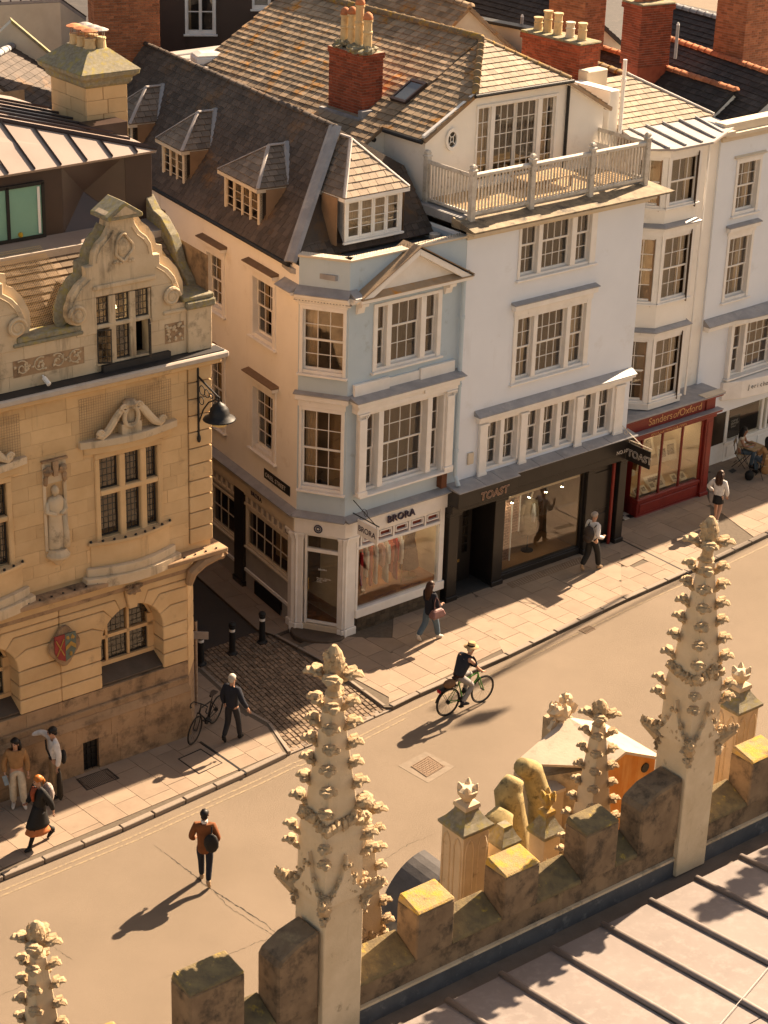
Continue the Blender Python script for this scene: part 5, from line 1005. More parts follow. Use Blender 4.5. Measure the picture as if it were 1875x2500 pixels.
# the next house further along, mostly out of the frame
nx_ = thing('far_terrace_house', 'plain rendered terrace house beyond the cafe', 'house', FJ.M @ T3(14.2, .2, 0))
mb = MB(); wall_holes(mb, 0, 14, 0, 10.6, [(1+i*2.6, 2.2+i*2.6, z, z+1.7) for i in range(5) for z in (3.6, 6.8)]); mb.add([(0, 0, 10.6), (14, 0, 10.6), (14, 8, 10.6), (0, 8, 10.6)], [(0, 1, 2, 3)]); mb.add([(0, 0, 0), (0, 8, 0), (0, 8, 10.6), (0, 0, 10.6)], [(0, 1, 2, 3)]); mb.obj('front_wall', RENDW, nx_, fix=False); MB().slab([(0, 0, 10.6), (14, 0, 10.6), (14, 4, 13), (0, 4, 13)], .1).obj('roof', SLATED, nx_)

# overhead cable with a small banner, beyond the right edge of the frame; added to cast a shadow across the road
oc_ = thing('shadow_cable', 'unseen cable and small banner added to shadow the road', 'cable', Matrix()); dd = Vector((sd.x, sd.y, 0))*(15/sd.z)
ca_, cb2 = gp(1700, 1400)+dd, gp(1075, 1722)+dd; ca_.z = cb2.z = 15.0; far_ = ca_+(ca_-cb2)*1.2
MB().tube([far_, ca_+Vector((0, 0, -.25)), cb2], .045, 6).obj('cable', IRON, oc_)
for q in (far_, cb2): MB().tube([(q.x, q.y, 9.5), (q.x, q.y, 15.2)], .06, 8).obj('pole', IRON, oc_)
bn = gp(1172, 1752)+dd; MB().tube([(cb2.x, cb2.y, 15.1), (bn.x-.3, bn.y, 15.1)], .03, 6).obj('banner_arm', IRON, oc_); e1 = Vector((.70, .25, 0)); MB().hexa([tuple(Vector((bn.x, bn.y, 15))+e1*a+Vector((0, 0, z))+Vector((.02, -.03, 0))*t) for z in (-.36, .36) for a, t in ((-.62, 0), (.62, 0), (.62, 1), (-.62, 1))]).obj('banner', REDP, oc_)
# ================================================================ ornate stone corner building on the left
st_ = thing('stone_building', 'ornate golden stone college building with shaped gables and arched ground floor', 'building', FS.M)
SC, SP = -1.42, 3.65; SL = -9.0
LEADC = pmat('lead_came', (.05, .042, .035), (.035, .03, .025), 9, .6, 0)
rb = random.Random(31)
def sub_rects(r, holes):
    out = [r]
    for h in holes:
        nxt = []
        for a, b, c, d in out:
            if h[0] >= b or h[1] <= a or h[2] >= d or h[3] <= c: nxt.append((a, b, c, d)); continue
            if h[0] > a: nxt.append((a, h[0], c, d))
            if h[1] < b: nxt.append((h[1], b, c, d))
            aa, bb2 = max(a, h[0]), min(b, h[1])
            if h[2] > c: nxt.append((aa, bb2, c, h[2]))
            if h[3] < d: nxt.append((aa, bb2, h[3], d))
        out = nxt
    return [q for q in out if q[1]-q[0] > .03 and q[3]-q[2] > .03]
def ashlar(parent, s0, s1, z0, z1, holes, mat, ch=.30, lens=(.5, .65, .8, .95), y=0, t=.05, g=.0018, name='ashlar_block'):
    n = max(1, round((z1-z0)/ch)); h = (z1-z0)/n
    for k in range(n):
        x = s0-rb.uniform(0, .4); zq = z0+k*h
        while x < s1:
            l = rb.choice(lens); a, b = max(x, s0), min(x+l, s1); x += l
            if b-a < .04: continue
            rr_ = sub_rects((a+g, b-g, zq+g, zq+h-g), holes)
            if not rr_: continue
            m = MB(); d = rb.uniform(-.002, .003)
            for q in rr_: m.box(q[0], q[1], y-d, y+t, q[2], q[3])
            m.obj(name, mat, parent, bev=.0025)
def stone_body():
    holes = []
    for k in range(2):
        c = SC-k*SP; holes += [(c-.72, c+.72, 5.66, 7.52)]
    mb = MB(); wall_holes(mb, SL, .70, 4.5, 9.35, holes, y=.045, d=.32); mb.obj('wall_core', ASH, st_, fix=False)
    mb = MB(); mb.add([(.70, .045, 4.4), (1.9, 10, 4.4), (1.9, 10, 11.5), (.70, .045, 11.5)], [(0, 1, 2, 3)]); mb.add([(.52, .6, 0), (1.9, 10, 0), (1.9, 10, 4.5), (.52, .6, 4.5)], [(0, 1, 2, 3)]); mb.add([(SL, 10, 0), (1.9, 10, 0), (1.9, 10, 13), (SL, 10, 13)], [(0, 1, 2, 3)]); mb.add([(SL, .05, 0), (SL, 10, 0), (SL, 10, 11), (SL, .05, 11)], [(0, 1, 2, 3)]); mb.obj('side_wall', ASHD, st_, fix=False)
    nich = [(-3.50-k*SP, -2.94-k*SP, 5.7, 7.75) for k in range(2)]
    ashlar(st_, -5.9, .10, 4.86, 9.1, holes+nich, ASH)
    ashlar(st_, SL, -5.9, 4.86, 9.1, holes+nich, ASH, .6, (1.5,))
    for k in range(11):                                   # channelled quoins
        z = 4.90+k*.385; MB().box(.12, .715, -.03, .05, z+.012, z+.373).obj('quoin', ASH, st_, bev=.012)
stone_body()
def leaded(parent, a, b, z0, z1, nx, nz, y, open_ang=0, hinge='r', name='leaded_light', frame=True):
    M_ = None
    if open_ang:
        hx = b if hinge == 'r' else a; M_ = T3(hx, y, 0) @ RZ(open_ang) @ T3(-hx, -y, 0)
    m = MB()
    if frame:
        m.box(a, a+.025, y-.02, y+.02, z0, z1); m.box(b-.025, b, y-.02, y+.02, z0, z1); m.box(a+.025, b-.025, y-.02, y+.02, z0, z0+.025); m.box(a+.025, b-.025, y-.02, y+.02, z1-.025, z1)
    for i in range(1, nx): m.box(a+(b-a)*i/nx-.006, a+(b-a)*i/nx+.006, y-.010, y+.010, z0+.02, z1-.02)
    for i in range(1, nz): m.box(a+.02, b-.02, y-.0095, y+.0095, z0+(z1-z0)*i/nz-.006, z0+(z1-z0)*i/nz+.006)
    o = m.obj(name, LEADC, parent, M_)
    for i in range(nx):
        for j in range(nz):
            pa, pb, pc, pd = a+(b-a)*i/nx+.006, a+(b-a)*(i+1)/nx-.006, z0+(z1-z0)*j/nz+.006, z0+(z1-z0)*(j+1)/nz-.006
            mk('pane', PANE, None, o, T3((pa+pb)/2, y, (pc+pd)/2) @ RX(rw.uniform(-1.6, 1.6)) @ RZ(rw.uniform(-1.8, 1.8)) @ S3(pb-pa, .005, pd-pc))
    return o
def curved(c, w, y0, bul, n=12):                                        # plan curve bulging outwards
    return [(c-w+2*w*i/n, y0-bul*math.cos((i/n-.5)*math.pi)) for i in range(n+1)]
def band(parent, pts, z0, z1, yb, mat, name, bev=.01, top=None):
    P = pts+[(pts[-1][0], yb), (pts[0][0], yb)]
    if top is None: return MB().prism(P, z0, z1, 'z').obj(name, mat, parent, bev=bev)
    Q = [(c0+(x-c0)*top, yb+(yy-yb)*top) for (x, yy) in P for c0 in ((pts[0][0]+pts[-1][0])/2,)]
    return MB().loft([[(*p, z0) for p in P], [(*p, z1) for p in Q]]).obj(name, mat, parent)
def scroll(c, r0, turns, sgn, y, t, n=26, start=0.0):
    return [(c[0]+sgn*r0*(1-k/n*.82)*math.cos(start+k/n*turns*2*math.pi), y, c[1]+r0*(1-k/n*.82)*math.sin(start+k/n*turns*2*math.pi)) for k in range(n+1)]
for k in range(2):
    c = SC-k*SP
    # --- first floor mullioned window with bowed sill and carved head
    w = MB(); xs = [(-.71, -.25), (-.09, .28), (.44, .71)]; 
    for a, b in ((-.84, -.72), (-.245, -.095), (.285, .435), (.72, .84)): w.box(c+a, c+b, -.04, .16, 5.62, 7.52)
    w.box(c-.72, c+.72, -.045, .16, 6.66, 6.78); w.box(c-.84, c+.84, -.05, .16, 7.52, 7.66); w = w.obj('stone_window', ASH, st_, bev=.02)
    for a, b in xs:
        leaded(w, c+a, c+b, 5.68, 6.66, 4, 7, .09); leaded(w, c+a, c+b, 6.78, 7.52, 4, 5, .09)
    room(w, c-.9, c+.9, .33, 1.6, 5.4, 7.7, None, ROOM)
    band(st_, curved(c, 1.06, -.06, .22), 5.56, 5.64, .04, ASH, 'bowed_sill'); band(st_, curved(c, 1.0, -.02, .20), 5.05, 5.56, .04, ASH, 'bowed_apron'); band(st_, curved(c, 1.12, -.08, .26), 4.86, 5.05, .04, ASHP, 'apron_moulding')
    kn = MB()
    for i in range(9):
        x, yy = curved(c, 1.0, -.07, .20, 8)[i]; kn = MB(); kn.blob((x, yy+.03, 5.66), (.035, .035, .03), i, .2, 6, 4); kn.obj('sill_stud', IRON, w)
    band(st_, curved(c, 1.08, -.04, .16), 7.68, 7.86, .04, ASH, 'window_frieze'); band(st_, curved(c, 1.20, -.10, .20), 7.86, 8.02, .04, ASHP, 'window_cornice', top=None)
    ped = MB()
    for sg in (-1, 1):
        ped.tube([(c+sg*x, -.16, z) for x, z in ((.80, 8.14), (.72, 8.08), (.58, 8.16), (.46, 8.30), (.34, 8.46), (.24, 8.56))], [(.05, .09), (.07, .09), (.075, .09), (.07, .09), (.06, .09), (.05, .08)], 8)
        ped.tube(scroll((c+sg*.76, 8.16), .09, 1.5, sg, -.2, 0), .028, 6); ped.tube(scroll((c+sg*.17, 8.60), .10, 1.5, sg, -.2, 0), .03, 6)
    ped.box(c-.24, c+.24, -.2, .0, 8.02, 8.25); ped.tube([(c+.17*math.cos(2*math.pi*i/18), -.18, 8.38+.22*math.sin(2*math.pi*i/18)) for i in range(18)], .05, 8, closed=True)
    ped.box(c-.12, c+.12, -.12, -.0, 8.2, 8.56); ped.lathe([(.15, 0), (.17, .05), (.10, .12), (.02, .14)], (c, -.14, 8.64), 10)
    ped.obj('carved_pediment', ASHP, st_, smooth=False)
    dk = MB(); dk.blob((c, -.085, 8.38), (.10, .03, .15), 3, .05); dk.obj('pediment_oculus', ASHD, st_)
    nt_ = MB(); x0, x1, z0, z1 = c-1.15, c+1.10, 7.9, 8.95
    for i in range(40): nt_.box(x0+(x1-x0)*i/39-.002, x0+(x1-x0)*i/39+.002, -.012, -.008, z0, z1)
    for i in range(19): nt_.box(x0, x1, -.011, -.009, z0+(z1-z0)*i/18-.002, z0+(z1-z0)*i/18+.002)
    nt_.obj('bird_net', ASHD, st_, kind='stuff', fix=False)
    # --- niche with statue
    if k == 0 or True:
        nx = -3.22-k*SP; n_ = MB(); n_.box(nx-.28, nx-.21, -.02, .1, 5.72, 7.75); n_.box(nx+.21, nx+.28, -.02, .1, 5.72, 7.75); n_.box(nx-.21, nx+.21, -.02, .1, 7.25, 7.75)
        n_.loft([[(nx+.21*math.cos(math.pi*i/8), .05+.26*math.sin(math.pi*i/8), z) for i in range(9)] for z in (5.7, 7.3)], cap=False); n_.obj('niche', ASHP, st_)
        cr = MB(); 
        for sg in (-1, 1): cr.blob((nx+sg*.17, -.06, 7.55), (.10, .07, .10), 4+sg, .3); cr.blob((nx+sg*.22, -.04, 7.35), (.06, .05, .12), 7+sg, .3)
        cr.prism([(nx-.07, 7.75), (nx+.07, 7.75), (nx+.05, 7.42), (nx-.05, 7.42)], -.10, -.01); cr.box(nx-.30, nx+.30, -.08, .0, 7.75, 7.80); cr.obj('niche_canopy', ASHD, st_)
        MB().lathe([(.06, -.22), (.16, -.10), (.26, -.02), (.27, .03), (.22, .10), (.20, .16)], (nx, -.02, 5.58), 14).obj('corbel', ASHP, st_)
        if k == 0:
            stt = thing('niche_statue', 'pale carved robed figure standing in the wall niche of the stone building', 'statue', FS.M @ T3(nx, .02, 5.74)); m = MB(); R_ = []
            for z, rx, ry in ((0, .20, .14), (.05, .21, .15), (.4, .19, .14), (.75, .17, .13), (.95, .20, .14), (1.08, .21, .13), (1.16, .16, .11), (1.2, .07, .07)):
                R_.append([(rx*(1+.10*math.sin(i*3+z*2))*math.cos(2*math.pi*i/18), ry*(1+.10*math.sin(i*3+z*2))*math.sin(2*math.pi*i/18), z) for i in range(18)])
            m.loft(R_); m.obj('robe', ASHP, stt, smooth=True); MB().blob((0, -.03, 1.32), (.085, .095, .12), 2, .03, 10, 8).obj('head', ASHP, stt, smooth=True)
            for sg in (-1, 1): MB().tube([(sg*.18, 0, 1.08), (sg*.22, -.06, .88), (sg*.06, -.17, .82)], [.065, .06, .04], 8).obj('arm', ASHP, stt, smooth=True)
            MB().tube([(.16, -.08, .75), (.19, -.1, .3), (.17, -.12, .02)], [.06, .08, .09], 8).obj('drapery', ASHP, stt, smooth=True)
    # --- arched ground floor window
    c = -1.45-k*SP; r, Rv, zc = .80, 1.12, 3.08
    aw = MB(); sp = [(-.80, -.46), (-.40, .10), (.16, .62)]
    for x in (-.46, .10): aw.box(c+x, c+x+.06, .36, .48, 2.42, zc+math.sqrt(r*r-x*x)-.02)
    aw.box(c-.78, c+.78, .36, .48, 3.00, 3.08); aw.box(c-.8, c+.8, .34, .5, 2.34, 2.44); aw.box(c-.8, c-.74, .36, .48, 2.42, 3.3); aw.box(c+.64, c+.80, .36, .48, 2.42, 3.3)
    aw.tube([(c+(r-.02)*math.cos(math.pi*i/16), .42, zc+(r-.02)*math.sin(math.pi*i/16)) for i in range(17)], .05, 6); aw = aw.obj('arched_window', ASH, st_)
    for a, b, zt in ((-.74, -.46, 3.45), (-.40, .10, 3.72), (.16, .64, 3.62)):
        leaded(aw, c+a, c+b, 2.44, 3.0, 3 if b-a < .4 else 4, 4, .43, name='leaded_light'); leaded(aw, c+a, c+b, 3.08, zt, 3 if b-a < .4 else 4, 4, .43, frame=False)
    room(aw, c-.9, c+.9, .52, 1.5, 2.2, 4.0, None, ROOMD)
    MB().prism([(c+(r+.0)*math.cos(math.pi*i/16), zc+(r+.0)*math.sin(math.pi*i/16)) for i in range(17)]+[(c-r, zc), (c-r-.3, zc), (c-r-.3, 4.25), (c+r+.3, 4.25), (c+r+.3, zc)], .44, .50).obj('arch_tympanum', ASHD, aw)
    sl = MB(); sl.hexa([(c-.80, -.0, 2.06), (c+.80, -.0, 2.06), (c+.80, .44, 2.06), (c-.80, .44, 2.06), (c-.80, -.0, 2.10), (c+.80, -.0, 2.10), (c+.80, .44, 2.36), (c-.80, .44, 2.36)]); sl.obj('sloped_sill', pmat('sill_lead', (.10, .075, .055), None, 3) if 'sill_lead' not in MATS else MATS['sill_lead'], st_)
    xl, xr = c-SP/2, (0.0 if k == 0 else c+SP/2)
    angs = [0, 26, 50, 68, 82]
    for sg, xo in ((1, xr), (-1, xl)):
        el = [(c+sg*Rv*math.cos(rad(a)), zc+Rv*math.sin(rad(a))*.98) for a in angs]; it = [(c+sg*r*math.cos(rad(a)), zc+r*math.sin(rad(a))) for a in angs]
        for i in range(4):
            sub = [(c+sg*r*math.cos(rad(angs[i]+(angs[i+1]-angs[i])*j/3)), zc+r*math.sin(rad(angs[i]+(angs[i+1]-angs[i])*j/3))) for j in range(4)]
            if i < 3: P = sub+[el[i+1], (xo-sg*.006, el[i+1][1]), (xo-sg*.006, el[i][1]+.02), (el[i][0], el[i][1]+.02)]
            else: P = sub+[(c+sg*.20, 4.28), (xo-sg*.006, 4.28), (xo-sg*.006, el[3][1]+.02), (el[3][0], el[3][1]+.02)]
            MB().prism(P, -.05, .46).obj('voussoir_block', ASH, st_, bev=.018)
        for i in range(3):
            z0 = 2.02+i*.355; MB().box(min(c+sg*r, xo), max(c+sg*r, xo)-.006, -.05, .46, z0+.012, z0+.343).obj('rusticated_block', ASH, st_, bev=.018)
    MB().prism([(c-.10, zc+r-.05), (c+.10, zc+r-.05), (c+.18, 4.28), (c-.18, 4.28)], -.12, .46).obj('keystone', ASH, st_, bev=.015)
    ky = MB(); ky.blob((c, -.16, 4.30), (.2, .10, .10), 9, .35); ky.blob((c-.12, -.15, 4.36), (.10, .08, .06), 19, .35); ky.blob((c+.12, -.15, 4.36), (.10, .08, .06), 29, .35); ky.obj('keystone_carving', ASHD, st_)
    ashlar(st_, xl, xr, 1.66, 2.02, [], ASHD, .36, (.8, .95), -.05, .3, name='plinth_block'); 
    # bulging cornice between floors
    band(st_, curved(SC-k*SP, 1.2, -.18, .22), 4.62, 4.86, .05, ASHP, 'bowed_cornice')
# plinth, cornices
pm = MB(); pm.box(SL, -.02, -.12, .4, 1.50, 1.655); pm.hexa([(SL, -.20, 1.30), (-.0, -.20, 1.30), (-.0, .4, 1.30), (SL, .4, 1.30), (SL, -.12, 1.50), (-.04, -.12, 1.50), (-.04, .4, 1.50), (SL, .4, 1.50)]); pm.obj('plinth_moulding', ASHD, st_, bev=.01)
ashlar(st_, SL+3, .0, 0, 1.29, [(-2.87, -2.47, .12, .88)], ASHD, .43, (.9, 1.1, .7), -.16, .3, name='plinth_block')
bw = MB(); bw.box(-2.85, -2.49, -.06, -.03, .12, .86)
for i in range(4): bw.box(-2.85+i*.12-.008, -2.85+i*.12+.008, -.09, -.06, .12, .86)
for i in range(5): bw.box(-2.85, -2.49, -.088, -.062, .14+i*.17, .155+i*.17)
bw.obj('basement_window', IRON, st_)
cb = MB(); cb.box(SL, .02, -.08, .3, 4.29, 4.38); cb.obj('string_shadow_course', ASHD, st_); MB().box(SL, .10, -.10, .3, 4.385, 4.56).obj('frieze', ASH, st_, bev=.01)  # dark stone string course, a shadow line put into the colour
MB().box(SL, .95, -.30, .3, 4.62, 4.74).obj('floor_cornice', ASHD, st_, bev=.02); MB().box(SL, .85, -.20, .3, 4.565, 4.62).obj('floor_cornice_bed', ASHP, st_, bev=.01)
for i in range(22):
    x = -5.2+i*.28; kn = MB(); kn.blob((x, -.22, 4.755), (.03, .03, .02), i, .2, 6, 4); kn.obj('cornice_stud', IRON, st_)
bk_ = MB(); bk_.tube([(.02, -.10, 4.0), (.06, -.16, 4.3), (.35, -.18, 4.5), (.75, -.16, 4.55), (.92, -.12, 4.5)], [.09, .13, .14, .12, .07], 8); bk_.tube(scroll((.88, 4.5), .12, 1.4, 1, -.16, 0), .03, 6); bk_.obj('corner_corbel', ASHD, st_)
# canted ground floor corner
Mcant = T3(0, 0, 0) @ RZ(48); CW = .78
MB().box(.0, CW, .03, .5, 0, 4.5).obj('cant_core', ASHD, st_, Mcant)
for i in range(11): MB().box(.0, CW, -.04, .05, .05+i*.39, .42+i*.39).obj('rusticated_block', ASHD if i < 4 else ASH, st_, Mcant, bev=.016)
# coat of arms
arm = MB(); arm.prism([(-3.20+.36*math.cos(t)*(1+.10*math.cos(4*t)), 3.42+.46*math.sin(t)*(1+.10*math.cos(4*t))) for t in [2*math.pi*i/24+.13 for i in range(24)]], -.13, -.06); arm = arm.obj('coat_of_arms', ASHD, st_, bev=.03)
SHR = pmat('arms_red', (.30, .05, .04), (.22, .04, .035), 9, .8, .2); SHB = pmat('arms_blue', (.10, .15, .14), (.13, .13, .09), 9, .8, .2); SHG = pmat('arms_gold', (.42, .25, .06), None, 9, .7, .2)
MB().prism([(-3.46, 3.72), (-3.21, 3.72), (-3.21, 3.06), (-3.38, 3.16), (-3.46, 3.32)], -.16, -.13).obj('red_field', SHR, arm); MB().prism([(-3.205, 3.72), (-2.94, 3.72), (-2.94, 3.32), (-3.02, 3.16), (-3.205, 3.06)], -.16, -.13).obj('blue_field', SHB, arm)
MB().tube([(-3.43, -.165, 3.62), (-3.24, -.165, 3.22)], .014, 6).obj('crossed_sword', SHG, arm); MB().tube([(-3.24, -.165, 3.62), (-3.42, -.165, 3.24)], .014, 6).obj('crossed_sword', SHG, arm)
MB().prism([(-3.2, 3.42), (-3.07, 3.52), (-2.95, 3.42), (-2.95, 3.32), (-3.07, 3.42), (-3.2, 3.32)], -.17, -.16).obj('chevron', SHG, arm)
for x, z in ((-3.14, 3.62), (-3.02, 3.62), (-3.08, 3.22)): m = MB(); m.blob((x, -.165, z), (.04, .012, .045), int(x*100), .4); m.obj('charge', SHG, arm)
# main eaves: lead gutter and moulded cornice
MB().box(SL, .98, -.34, .3, 9.28, 9.42).obj('eaves_cornice', pmat('pale_cornice', (.46, .40, .34), (.38, .32, .27), 3, .8, .1, 30, (.22, .17, .12), 4, (.6, .8)), st_, bev=.03); MB().box(SL, .86, -.22, .3, 9.14, 9.28).obj('eaves_bed_mould', ASH, st_, bev=.03)
MB().box(SL, .90, -.26, .1, 9.422, 9.445).obj('gutter_lead', pmat('dark_lead', (.035, .032, .032), None, 4, .6, .1), st_); MB().box(-2.0, -.35, -.09, .04, 9.45, 9.60).obj('lead_apron', MATS['dark_lead'], st_)
# gable storey
GYF = .02
def gable_outline(c):
    R_ = [(.0, 13.0), (.40, 12.76), (.40, 12.68), (.31, 12.64), (.27, 12.62), (.31, 12.48), (.42, 12.31), (.58, 12.18), (.68, 12.02), (.71, 11.85), (.72, 11.76), (.89, 11.75), (.88, 11.54), (1.08, 11.40), (1.24, 11.21), (1.35, 10.95), (1.36, 10.76), (1.30, 10.62), (1.15, 10.56)]
    return R_
hs_ = []
for k in range(2):
    c = SC+.01-k*SP; hs_.append((c-.70, c+.62, 9.60, 11.06))
pc = MB(); wall_holes(pc, SL, .70, 9.42, 10.36, hs_, y=GYF+.025, d=.3); pc.obj('parapet_core', ASHP, st_, fix=False)
ashlar(st_, -5.9, .12, 9.45, 10.38, hs_, ASHP, .31, y=GYF, t=.03)
for k in range(2):
    c = SC+.01-k*SP; R_ = gable_outline(c); P = [(c+x, z) for x, z in R_]+[(c+1.15, 10.3), (c-1.15, 10.3)]+[(c-x, z) for x, z in reversed(R_[1:])]
    # built round the window opening: left, right, top
    cut = 11.08
    def side(sg):
        Q = [(c+sg*x, z) for x, z in R_ if z <= cut] ; return [(c+sg*.66, cut), (c+sg*1.29, cut)]+Q[0:]+[(c+sg*1.15, 10.3), (c+sg*.66, 10.3)]
    g = MB(); g.prism([(c+x, z) for x, z in R_ if z > cut]+[(c+1.29, cut), (c-1.29, cut)]+[(c-x, z) for x, z in reversed(R_[1:]) if z > cut], GYF-.02, .42)
    for sg in (1, -1): g.prism(side(sg), GYF-.02, .42)
    gb = g.obj('shaped_gable', ASHP, st_, bev=.012)
    # moulded edge that follows the curve
    for sg in (1, -1):
        cp = MB(); cp.tube([(c+sg*(x-.03), .2, z-.02) for x, z in R_[5:-1]], [(.045, .27)]*len(R_[5:-1]), 6); cp.obj('gable_coping', MOSS if sg < 0 else ASHP, gb)
        ed = MB(); ed.tube([(c+sg*(x-.09), GYF-.035, z-.05) for x, z in R_[5:10]], .014, 5); ed.tube([(c+sg*(x-.10), GYF-.035, z-.06) for x, z in R_[12:17]], .014, 5); ed.obj('gable_bead', ASHP, gb)
        vo = MB(); vo.tube(scroll((c+sg*1.13, 10.79), .20, 2.0, sg, GYF-.07, 0, 34), [.045]*20+[.035]*15, 6); vo.blob((c+sg*1.13, GYF-.05, 10.79), (.16, .05, .16), 1, .02, 12, 6); vo.obj('volute', ASHP, gb)
    cap = MB(); cap.prism([(c-.42, 12.66), (c+.42, 12.66), (c+.42, 12.74), (c, 13.02), (c-.42, 12.74)], GYF-.14, .55); cap.obj('gable_cap', MOSS, gb, bev=.01); MB().prism([(c-.28, 12.74), (c+.28, 12.74), (c, 12.93)], GYF-.155, GYF-.12).obj('cap_panel', ASHP, gb)
    sc = MB(); sc.tube([(c+.20*math.cos(t)*(1+.16*math.cos(3*t+.5)), GYF-.05, 12.05+.26*math.sin(t)*(1+.12*math.cos(4*t))) for t in [2*math.pi*i/30 for i in range(30)]], .03, 6, closed=True); sc.blob((c, GYF-.02, 12.05), (.15, .045, .2), 5, .04, 12, 8)
    for i in range(7): sc.blob((c-.22+i*.073, GYF-.03, 11.74+.02*math.sin(i*2)), (.045, .03, .035), i, .3, 6, 4)
    sc.obj('cartouche', ASHP, gb); MB().box(c-.74, c+.74, GYF-.07, GYF-.015, 11.24, 11.33).obj('gable_string', ASHP, gb, bev=.015)
    w = MB()
    for a, b in ((-.70, -.66), (-.36, -.20), (.13, .28), (.60, .64)): w.box(c+a, c+b, GYF-.01, .22, 9.6, 11.06)
    w.box(c-.66, c+.60, GYF-.015, .22, 10.38, 10.47); w.box(c-.68, c+.62, GYF-.03, .22, 9.58, 9.64); w = w.obj('stone_window', ASHP, gb, bev=.015)
    for i, (a, b) in enumerate(((-.66, -.36), (-.20, .13), (.28, .60))):
        leaded(w, c+a, c+b, 10.47, 11.06, 3, 4, .08); leaded(w, c+a, c+b, 9.64, 10.38, 3, 5, .08 if i == 1 else .02, 0 if i == 1 else (-28 if i == 0 else 62), 'l' if i == 0 else 'r')
    room(w, c-.9, c+.9, .24, 1.5, 9.5, 11.15, None, ROOMD)
    if k == 0: m = MB(); m.lathe([(.02, .2), (.03, .14), (.05, .12), (.09, 0)], (c-.02, .45, 10.62), 10); m.obj('lamp_shade', emat('lit_lamp', (1, .8, .45), 4), w)
    # moulding and carved frieze between the gables
    fx0, fx1 = c-2.62, c-.98
    MB().box(fx0+.02, fx1-.02, GYF-.06, GYF-.001, 10.36, 10.44).obj('parapet_moulding', MOSS, st_, bev=.02); MB().box(fx0+.1, fx1-.05, GYF-.04, .38, 10.44, 10.56).obj('parapet_coping', MOSS, st_, bev=.02)
    fz = MB(); MB().box(fx0, fx1, GYF-.005, GYF+.01, 9.72, 10.08).obj('frieze_ground', ASHD, st_)
    r_ = random.Random(40+k)
    for i in range(4):
        x = fx0+.2+i*.41; s2 = 1 if i % 2 else -1
        fz.tube(scroll((x, 9.90), .17, 1.3, s2, GYF-.012, 0, 16, 1), .016, 5)
        for j in range(9): a_ = r_.uniform(0, 6.28); d_ = r_.uniform(.04, .19); fz.blob((x+d_*math.cos(a_), GYF-.012, 9.90+d_*.9*math.sin(a_)), (.035, .018, .025), j, .5, 6, 4)
    fz.obj('carved_frieze', ASHP, st_)
MB().box(-.43, .05, GYF-.005, GYF+.01, 9.74, 10.18).obj('panel_ground', ASHD, st_); fz = MB(); r_ = random.Random(77)
for j in range(26): fz.blob((-.40+r_.random()*.42, GYF-.012, 9.77+r_.random()*.38), (.04, .02, .03), j, .5, 6, 4)
fz.obj('carved_panel', ASHP, st_)
MB().box(.12, .73, -.04, .62, 9.45, 10.42).obj('corner_pier', ASHP, st_, bev=.015); MB().box(.06, .80, -.10, .7, 10.42, 10.60).obj('pier_cornice', MOSS, st_, bev=.03); MB().box(.0, .78, -.06, .7, 10.60, 10.70).obj('pier_cap', MOSS, st_, bev=.02); MB().box(-.48, .12, GYF-.06, GYF, 10.40, 10.48).obj('parapet_moulding', ASHP, st_, bev=.02); MB().box(-.3, .12, GYF-.02, .4, 10.36, 10.60).obj('parapet_coping', ASHP, st_)
# stone slate slopes behind the parapets, with bird netting
STSL = pmat('stone_slate', (.20, .145, .095), (.14, .10, .065), 3, .9, .35, 40, (.07, .05, .035), 3, (.55, .7), var=.25)
slates(st_, [(-5.9, .42, 10.42), (.55, .42, 10.42), (.55, 1.85, 11.65), (-5.9, 1.85, 11.65)], STSL, .17, .24, .022, ind=110, WM=FS.M)
def net(parent, f, nu, nv, name='bird_netting', r=.0045):
    m = MB(); G = [[Vector(f(i/nu, j/nv)) for j in range(nv+1)] for i in range(nu+1)]
    for i in range(nu+1): m.tube(G[i], r, 3, cap=False)
    for j in range(nv+1): m.tube([G[i][j] for i in range(nu+1)], r, 3, cap=False)
    m.obj(name, WIRE, parent, kind='stuff', fix=False)
net(st_, lambda u, v: (-4.05+u*1.75, .45+v*1.4-.25*math.sin(math.pi*v)*.6, 10.75+v*1.0-.22*math.sin(math.pi*u)*(1-v)), 46, 34)
net(st_, lambda u, v: (-.05+u*.62, .45+v*1.3, 10.75+v*1.0-.55*u*u+.18*math.sin(math.pi*v)), 20, 30)
# shaped gable on the side street, seen edge on
sgp = [(0.5, 10.4), (.65, 10.9), (1.0, 11.3), (1.15, 11.7), (1.3, 12.0), (1.7, 12.4), (2.0, 12.5), (2.3, 12.85), (2.6, 12.5), (2.9, 12.4), (3.3, 12.0), (3.45, 11.7), (3.6, 11.3), (3.95, 10.9), (4.1, 10.4)]
MB().prism([(a, 10.4+(b-10.4)*.78) for a, b in sgp], .56, .78, 'x').obj('side_gable', MOSS, st_, bev=.02)
